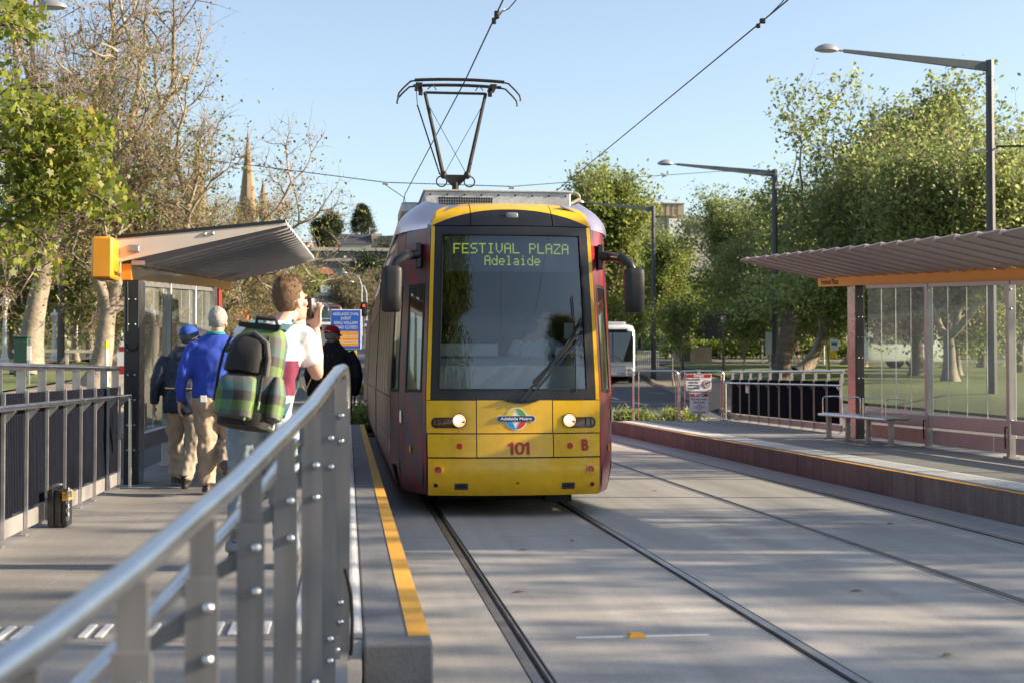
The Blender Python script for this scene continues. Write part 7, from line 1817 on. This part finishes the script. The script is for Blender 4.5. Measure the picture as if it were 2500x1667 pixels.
# ---- backpacker taking a picture
def backpacker():
    x, y = -.46, 8.36
    t = thing('person', 'young man in white and maroon T-shirt bowing over a camera held to his face', 'person', (x, y, PZ))
    o = Vector((x, y, PZ)); V = lambda *p: o + Vector(p)
    body = MB()
    hl, hr_, kl, kr, al, ar = V(-.13, .02, .88), V(.06, .03, .88), V(-.15, .08, .47), V(.08, .10, .47), V(-.17, .0, .10), V(.10, .04, .10)
    joints_leg(body, hl, kl, al); joints_leg(body, hr_, kr, ar)
    ty = R(18)
    body.loft([(x - .04, y, PZ + .84, .15, .11, -ty), (x - .02, y + .01, PZ + 1.05, .145, .105, -ty), (x + .01, y + .04, PZ + 1.27, .165, .11, -ty), (x + .04, y + .07, PZ + 1.40, .10, .08, -ty)], 18)
    sr, er, wr_ = V(.185, .015, 1.345), V(.275, .16, 1.130), V(.262, .245, 1.395)
    sl, el, wl = V(-.13, .09, 1.36), V(-.10, .32, 1.17), V(.09, .36, 1.36)
    limb(body, [sr, Vector(sr).lerp(er, .5), er, Vector(er).lerp(wr_, .4), wr_], [.055, .050, .041, .043, .028], 16); limb(body, [sl, el, wl], [.055, .042, .029], 14)
    hand(body, wr_, (.02, .03, 1), (-.75, .45, .1), (-.6, .55, 0), .42, 1.1)
    hand(body, wl, (.55, .05, .55), (-.3, -.1, .6), (0, 0, 1), .45, 1.05)
    P, rm = add_head(t, V(.125, .135, 1.545), R(48), R(-14), body, V(.045, .055, 1.37), (.13, .072, .034), 'tall')
    fuse(body, .0065, 'body', M['skin_young'], t, 4)
    sh_ = MB().loft([(x - .045, y, PZ + .80, .178, .135, -ty), (x - .04, y, PZ + .95, .180, .135, -ty), (x - .02, y + .01, PZ + 1.10, .182, .132, -ty), (x + .01, y + .03, PZ + 1.25, .198, .135, -ty), (x + .03, y + .05, PZ + 1.345, .185, .118, -ty), (x + .04, y + .06, PZ + 1.405, .115, .09, -ty), (x + .045, y + .065, PZ + 1.43, .075, .07, -ty)], 24)
    m1 = Vector(sr).lerp(er, .62); limb(sh_, [V(.13, .03, 1.33), sr, m1], [.085, .086, .082], 16); limb(sh_, [V(-.09, .08, 1.34), sl, Vector(sl).lerp(el, .6)], [.085, .082, .078], 16)
    wht = mat('shirt_white', (.80, .77, .78), .85, 0, .03, 10); mar = mat('shirt_maroon', (.17, .02, .055), .85, 0, .08, 10)
    fuse(sh_, .010, 'tshirt', [wht, mar], t, 5, .012, 9, mats_by=lambda c: 1 if (c.z - PZ < 1.205 and c.z - PZ > 1.0 and c.x < x + .178) else 0)
    tr = MB(); joints_leg(tr, hl, kl, al, (.115, .085, .075)); joints_leg(tr, hr_, kr, ar, (.115, .085, .075)); tr.loft([(x - .04, y, PZ + .80, .175, .135, -ty), (x - .04, y, PZ + .93, .17, .13, -ty)], 18)
    fuse(tr, .011, 'jeans', mat('pale_denim', (.26, .32, .38), .85, 0, .18, 12, fine=.1, bscale=120), t, 4, .019, 10)
    shoe(t, al, R(-14), 0, (.03, .03, .032)); shoe(t, ar, R(12), 0, (.03, .03, .032))
    return t, V
M['skin_young'] = mat('young_skin', (.60, .36, .27), .45, 0, .06, 6)
bpk, V = backpacker()
# camera held to the face
cmr = thing('camera', 'black camera with neck strap held up to the young man\'s face', 'camera', V(.245, .285, 1.515))
ry = Matrix.Rotation(R(-38), 3, 'Z')
MB().rbox(V(.225, .262, 1.520), (.085, .060, .125), .012, ry).rbox(V(.255, .25, 1.53), (.03, .045, .05), .008, ry).build('body', M['blackpaint'], cmr, smooth=40)
dv = ry @ Vector((0, 1, 0)); MB().lathe([(.030, 0), (.032, .015), (.030, .035), (.033, .05), (.026, .052)], V(.235, .262, 1.515) + dv * .028, 18, axis=dv).build('lens', M['rubber'], cmr, smooth=40)
st_ = MB()
pts = [V(.29, .20, 1.51), V(.285, .25, 1.40), V(.255, .29, 1.25), V(.235, .30, 1.10), V(.205, .28, 1.03), V(.18, .24, 1.06), V(.165, .19, 1.18)]
for a, b in zip(pts[:-1], pts[1:]): st_.bar(a, b, .004, .028, (0, 1, .2))
st_.build('strap', mat('strap_olive', (.12, .12, .05), .8), cmr)
# backpack
bt_ = Matrix.Rotation(R(-14), 3, 'Z') @ Matrix.Rotation(R(-10), 3, 'X') @ Matrix.Rotation(R(7), 3, 'Y')
BC = V(-.070, -.240, 1.140)
bk = thing('backpack', 'green, teal and black plaid backpack worn by the young man with the camera', 'backpack', BC)
def plaid():
    m, t, p = _nodes('plaid_cloth'); N, L = t.nodes, t.links
    tc = N.new('ShaderNodeTexCoord'); mp = N.new('ShaderNodeMapping'); mp.inputs['Rotation'].default_value = (R(8), R(-6), R(12)); L.new(tc.outputs['Object'], mp.inputs[0])
    sx = N.new('ShaderNodeSeparateXYZ'); L.new(mp.outputs[0], sx.inputs[0])
    def band(sock, freq, off, cols):
        a = N.new('ShaderNodeMath'); a.operation = 'MULTIPLY_ADD'; a.inputs[1].default_value = freq; a.inputs[2].default_value = off; L.new(sock, a.inputs[0])
        f = N.new('ShaderNodeMath'); f.operation = 'FRACT'; L.new(a.outputs[0], f.inputs[0])
        r = N.new('ShaderNodeValToRGB'); r.color_ramp.interpolation = 'CONSTANT'; e = r.color_ramp.elements; e[0].color = (*cols[0], 1); e[1].position = 1 / len(cols); e[1].color = (*cols[1], 1)
        for i, c in enumerate(cols[2:], 2): q = e.new(i / len(cols)); q.color = (*c, 1)
        L.new(f.outputs[0], r.inputs[0]); return r.outputs[0]
    ax = N.new('ShaderNodeMath'); ax.operation = 'ADD'; L.new(sx.outputs[0], ax.inputs[0]); L.new(sx.outputs[1], ax.inputs[1])
    b1 = band(ax.outputs[0], 4.2, .25, [(.05, .12, .13), (.030, .025, .022), (.08, .085, .09), (.18, .26, .06)])
    b2 = band(sx.outputs[2], 4.6, .10, [(.12, .22, .05), (.03, .025, .022), (.06, .13, .13), (.11, .115, .11)])
    mx = N.new('ShaderNodeMix'); mx.data_type = 'RGBA'; mx.inputs[0].default_value = .5; L.new(b1, mx.inputs[6]); L.new(b2, mx.inputs[7]); L.new(mx.outputs[2], p.inputs['Base Color'])
    p.inputs['Roughness'].default_value = .8; return m
M['plaid'] = plaid(); M['packblack'] = mat('pack_black', (.014, .013, .013), .75, 0, .2, 14, bump=.2, bscale=120); M['packgrey'] = mat('pack_taupe', (.12, .105, .095), .8, 0, .12, 14)
def bpl(v): return BC + bt_ @ Vector(v)
def pack_part(name, rings, m, n=28, p=4.0, wr=.006, parent=None):
    mb = MB(); vs, fs = [], []; k = len(rings)
    for (cx_, cy_, cz_, rx, ry_) in rings:
        for j in range(n):
            a = 2 * math.pi * j / n; q = 1 / (abs(math.cos(a)) ** p + abs(math.sin(a)) ** p) ** (1 / p)
            v = Vector((.83 * (cx_ + rx * q * math.cos(a)), cy_ + ry_ * q * math.sin(a), cz_)); v += Vector((1, 1, 1)) * wr * noise.noise(v * 14)
            vs.append(bpl(v))
    for i in range(k - 1):
        for j in range(n): fs.append((i * n + j, i * n + (j + 1) % n, (i + 1) * n + (j + 1) % n, (i + 1) * n + j))
    fs += [tuple(range(n - 1, -1, -1)), tuple((k - 1) * n + j for j in range(n))]
    mb.add(vs, fs); return mb.build(name, m, parent or bk, smooth=55)
pack_part('main_bag', [(0, .03, -.315, .13, .07), (0, .02, -.30, .175, .10), (0, .02, -.15, .176, .108), (.005, .02, .05, .174, .108), (.01, .03, .18, .165, .10), (.015, .045, .25, .125, .075), (.02, .06, .285, .07, .04)], M['plaid'])
pack_part('base', [(0, .02, -.325, .12, .07), (0, .01, -.315, .170, .118), (0, .01, -.255, .184, .122), (0, .01, -.235, .182, .118)], M['packblack'])
pack_part('front_pocket', [(-.03, -.10, -.03, .10, .02), (-.03, -.115, -.02, .125, .045), (-.025, -.12, .06, .125, .052), (-.02, -.105, .14, .105, .045), (-.01, -.08, .185, .06, .02)], M['packblack'], p=3)
pack_part('lower_pocket', [(-.035, -.10, -.285, .10, .02), (-.035, -.135, -.27, .128, .05), (-.035, -.145, -.16, .132, .058), (-.035, -.13, -.06, .120, .045), (-.03, -.10, -.03, .085, .02)], M['plaid'], p=3)
pack_part('side_pocket', [(.175, .0, -.27, .02, .05), (.195, -.01, -.25, .045, .085), (.20, -.01, -.12, .045, .085), (.185, .0, -.02, .02, .06)], M['plaid'], p=3)
for s, m_ in ((.095, 'packblack'), (-.155, 'packblack')):
    MB().tube([bpl((s, -.11, -.20)), bpl((s * 1.02, -.125, -.05)), bpl((s, -.115, .08)), bpl((s * .85, -.08, .19))], .010, 6).build('compression_strap', M['packblack'], bk)
MB().tube([bpl((.115, -.115, -.03)), bpl((.118, -.13, .06)), bpl((.09, -.12, .15)), bpl((.0, -.09, .205)), bpl((-.09, -.09, .175)), bpl((-.15, -.10, .08))], .014, 8).build('zip_piping', M['packgrey'], bk, smooth=True)
for q in ((.06, -.165, -.15), (.05, -.165, -.27), (.11, -.14, -.20)): MB().rbox(bpl(q), (.012, .010, .05), .004, bt_, seg=1).build('zip_pull', mat('pull_lime', (.25, .33, .14), .7), bk)
MB().tube([bpl((-.05, .05, .275)), bpl((-.045, .03, .315)), bpl((.06, .04, .318)), bpl((.075, .06, .28))], .012, 8).build('grab_handle', M['packblack'], bk, smooth=True)
MB().bar(bpl((-.12, -.03, .255)), bpl((.12, -.03, .262)), .03, .03).build('buckle_strap', M['packblack'], bk)
for s, pts in ((1, [bpl((.10, .05, .26)), V(.10, -.02, 1.405), V(.125, .05, 1.425), V(.15, .12, 1.37), V(.16, .17, 1.22), V(.13, .13, 1.04), bpl((.17, .08, -.22))]), (-1, [bpl((-.10, .07, .26)), V(-.07, .03, 1.425), V(-.06, .12, 1.44), V(-.06, .20, 1.36), V(-.08, .23, 1.2), V(-.16, .16, 1.0), bpl((-.17, .08, -.22))])):
    mb = MB()
    for a, b in zip(pts[:-1], pts[1:]): mb.bar(a, b, .058, .016, (0, -1, .6) if True else (0, 0, 1))
    mb.build('shoulder_strap', mat('strap_teal', (.05, .15, .17), .8), bk)
# ---- tram driver behind the windscreen
def driver():
    x, y, z0 = XC + .33, YF + .95, .82
    t = thing('person', 'tram driver in pale shirt and sunglasses behind the windscreen, hand on the controls', 'person', (x, y, z0))
    o = Vector((x, y, z0)); V = lambda *p: o + Vector(p)
    body = MB()
    body.loft([(x, y, z0 + .42, .15, .12), (x, y, z0 + .70, .16, .12), (x, y, z0 + .93, .17, .11), (x, y, z0 + 1.03, .08, .07)], 16)
    for s in (-1, 1):
        joints_leg(body, V(s * .1, 0, .46), V(s * .12, -.40, .44), V(s * .12, -.38, .08))
    er, wr_ = V(.30, -.22, .80), V(.52, -.36, .82); el, wl = V(-.28, -.12, .72), V(-.12, -.40, .74)
    limb(body, [V(.18, 0, .94), er, wr_], [.05, .042, .030]); limb(body, [V(-.18, 0, .94), el, wl], [.05, .042, .030])
    hand(body, wr_, (.6, -.5, -.1), (0, -1, .4), (0, 0, -1), .5); hand(body, wl, (.5, -.6, -.1), (0, -1, .4), (0, 0, -1), .5)
    P, rm = add_head(t, V(.10, -.05, 1.16), R(155), R(-3), body, V(.02, 0, .98), (.05, .04, .03), 'short')
    fuse(body, .010, 'body', M['skin'], t, 4)
    sh_ = MB().loft([(x, y, z0 + .42, .18, .14), (x, y, z0 + .70, .195, .15), (x, y, z0 + .90, .205, .13), (x, y, z0 + .98, .12, .09), (x, y, z0 + 1.02, .07, .065)], 20)
    limb(sh_, [V(.16, 0, .92), Vector(V(.18, 0, .94)).lerp(er, .75)], [.08, .075]); limb(sh_, [V(-.16, 0, .92), Vector(V(-.18, 0, .94)).lerp(el, .75)], [.08, .075])
    fuse(sh_, .013, 'shirt', mat('driver_shirt', (.55, .62, .66), .85), t, 4, .01, 9)
    tr = MB()
    for s in (-1, 1): joints_leg(tr, V(s * .1, 0, .46), V(s * .12, -.40, .44), V(s * .12, -.38, .10), (.105, .08, .06))
    fuse(tr, .014, 'trousers', mat('driver_trousers', (.03, .03, .04), .85), t, 4)
    for s in (-1, 1): shoe(t, V(s * .12, -.38, .08), R(180), 0, (.02, .02, .02))
    g = MB()
    for s in (-1, 1): g.ell(P((s * .034, .092, .012)), (.026, .010, .018), 10, 6)
    g.tube([P((-.07, .06, .018)), P((0, .10, .02)), P((.07, .06, .018))], .003, 5); g.build('sunglasses', M['blackpaint'], t)
driver()
ds_ = thing('driver_seat', 'dark driver seat behind the windscreen under the tram driver', 'seat', (XC + .33, YF + 1.0, .82))
MB().rbox((XC + .33, YF + .95, 1.22), (.46, .46, .10), .03).build('cushion', M['inside'], ds_); MB().rbox((XC + .33, YF + 1.20, 1.60), (.46, .10, .70), .04).build('backrest', M['inside'], ds_); MB().lathe([(.2, 0), (.06, .05), (.06, .36)], (XC + .33, YF + .98, .822), 12).build('pedestal', M['inside'], ds_)
# ---- walker on the far path
def walker():
    p = at(1946, 894, 100); x, y, z0 = p.x, p.y, gz(p.x, p.y) + .02
    t = thing('person', 'person in pale pink top and shorts walking on the far path near the leaning tree', 'person', (x, y, z0))
    o = Vector((x, y, z0)); V = lambda *p: o + Vector(p)
    body = MB(); hl, hr_, kl, kr, al, ar = V(-.05, .08, .88), V(.05, -.08, .88), V(.12, .08, .48), V(-.02, -.08, .48), V(.20, .08, .09), V(-.22, -.08, .14)
    joints_leg(body, hl, kl, al); joints_leg(body, hr_, kr, ar); body.loft([(x, y, z0 + .82, .13, .15), (x, y, z0 + 1.3, .12, .17), (x, y, z0 + 1.42, .07, .09)], 14)
    for s in (-1, 1): limb(body, [V(0, s * .18, 1.36), V(s * .06, s * .22, 1.1), V(s * .16, s * .2, .92)], [.05, .04, .03]); hand(body, V(s * .16, s * .2, .92), (s * .3, 0, -1), (1, 0, 0), (0, -s, 0), .4)
    add_head(t, V(0, 0, 1.56), R(90), 0, body, V(0, 0, 1.38), (.06, .04, .03), 'short'); fuse(body, .014, 'body', M['skin_young'], t, 3)
    fuse(MB().loft([(x, y, z0 + .92, .15, .17), (x, y, z0 + 1.30, .14, .19), (x, y, z0 + 1.42, .08, .11)], 14), .018, 'top', mat('pink_top', (.55, .28, .27), .85), t, 3)
    sh_ = MB(); joints_leg(sh_, hl, Vector(hl).lerp(kl, .7), Vector(hl).lerp(kl, .75), (.12, .1, .1)); joints_leg(sh_, hr_, Vector(hr_).lerp(kr, .7), Vector(hr_).lerp(kr, .75), (.12, .1, .1)); fuse(sh_, .018, 'shorts', mat('dark_shorts', (.03, .03, .05), .85), t, 3)
    shoe(t, al, R(90), 0, (.5, .5, .5)); shoe(t, ar, R(90), R(-35), (.5, .5, .5))
walker()
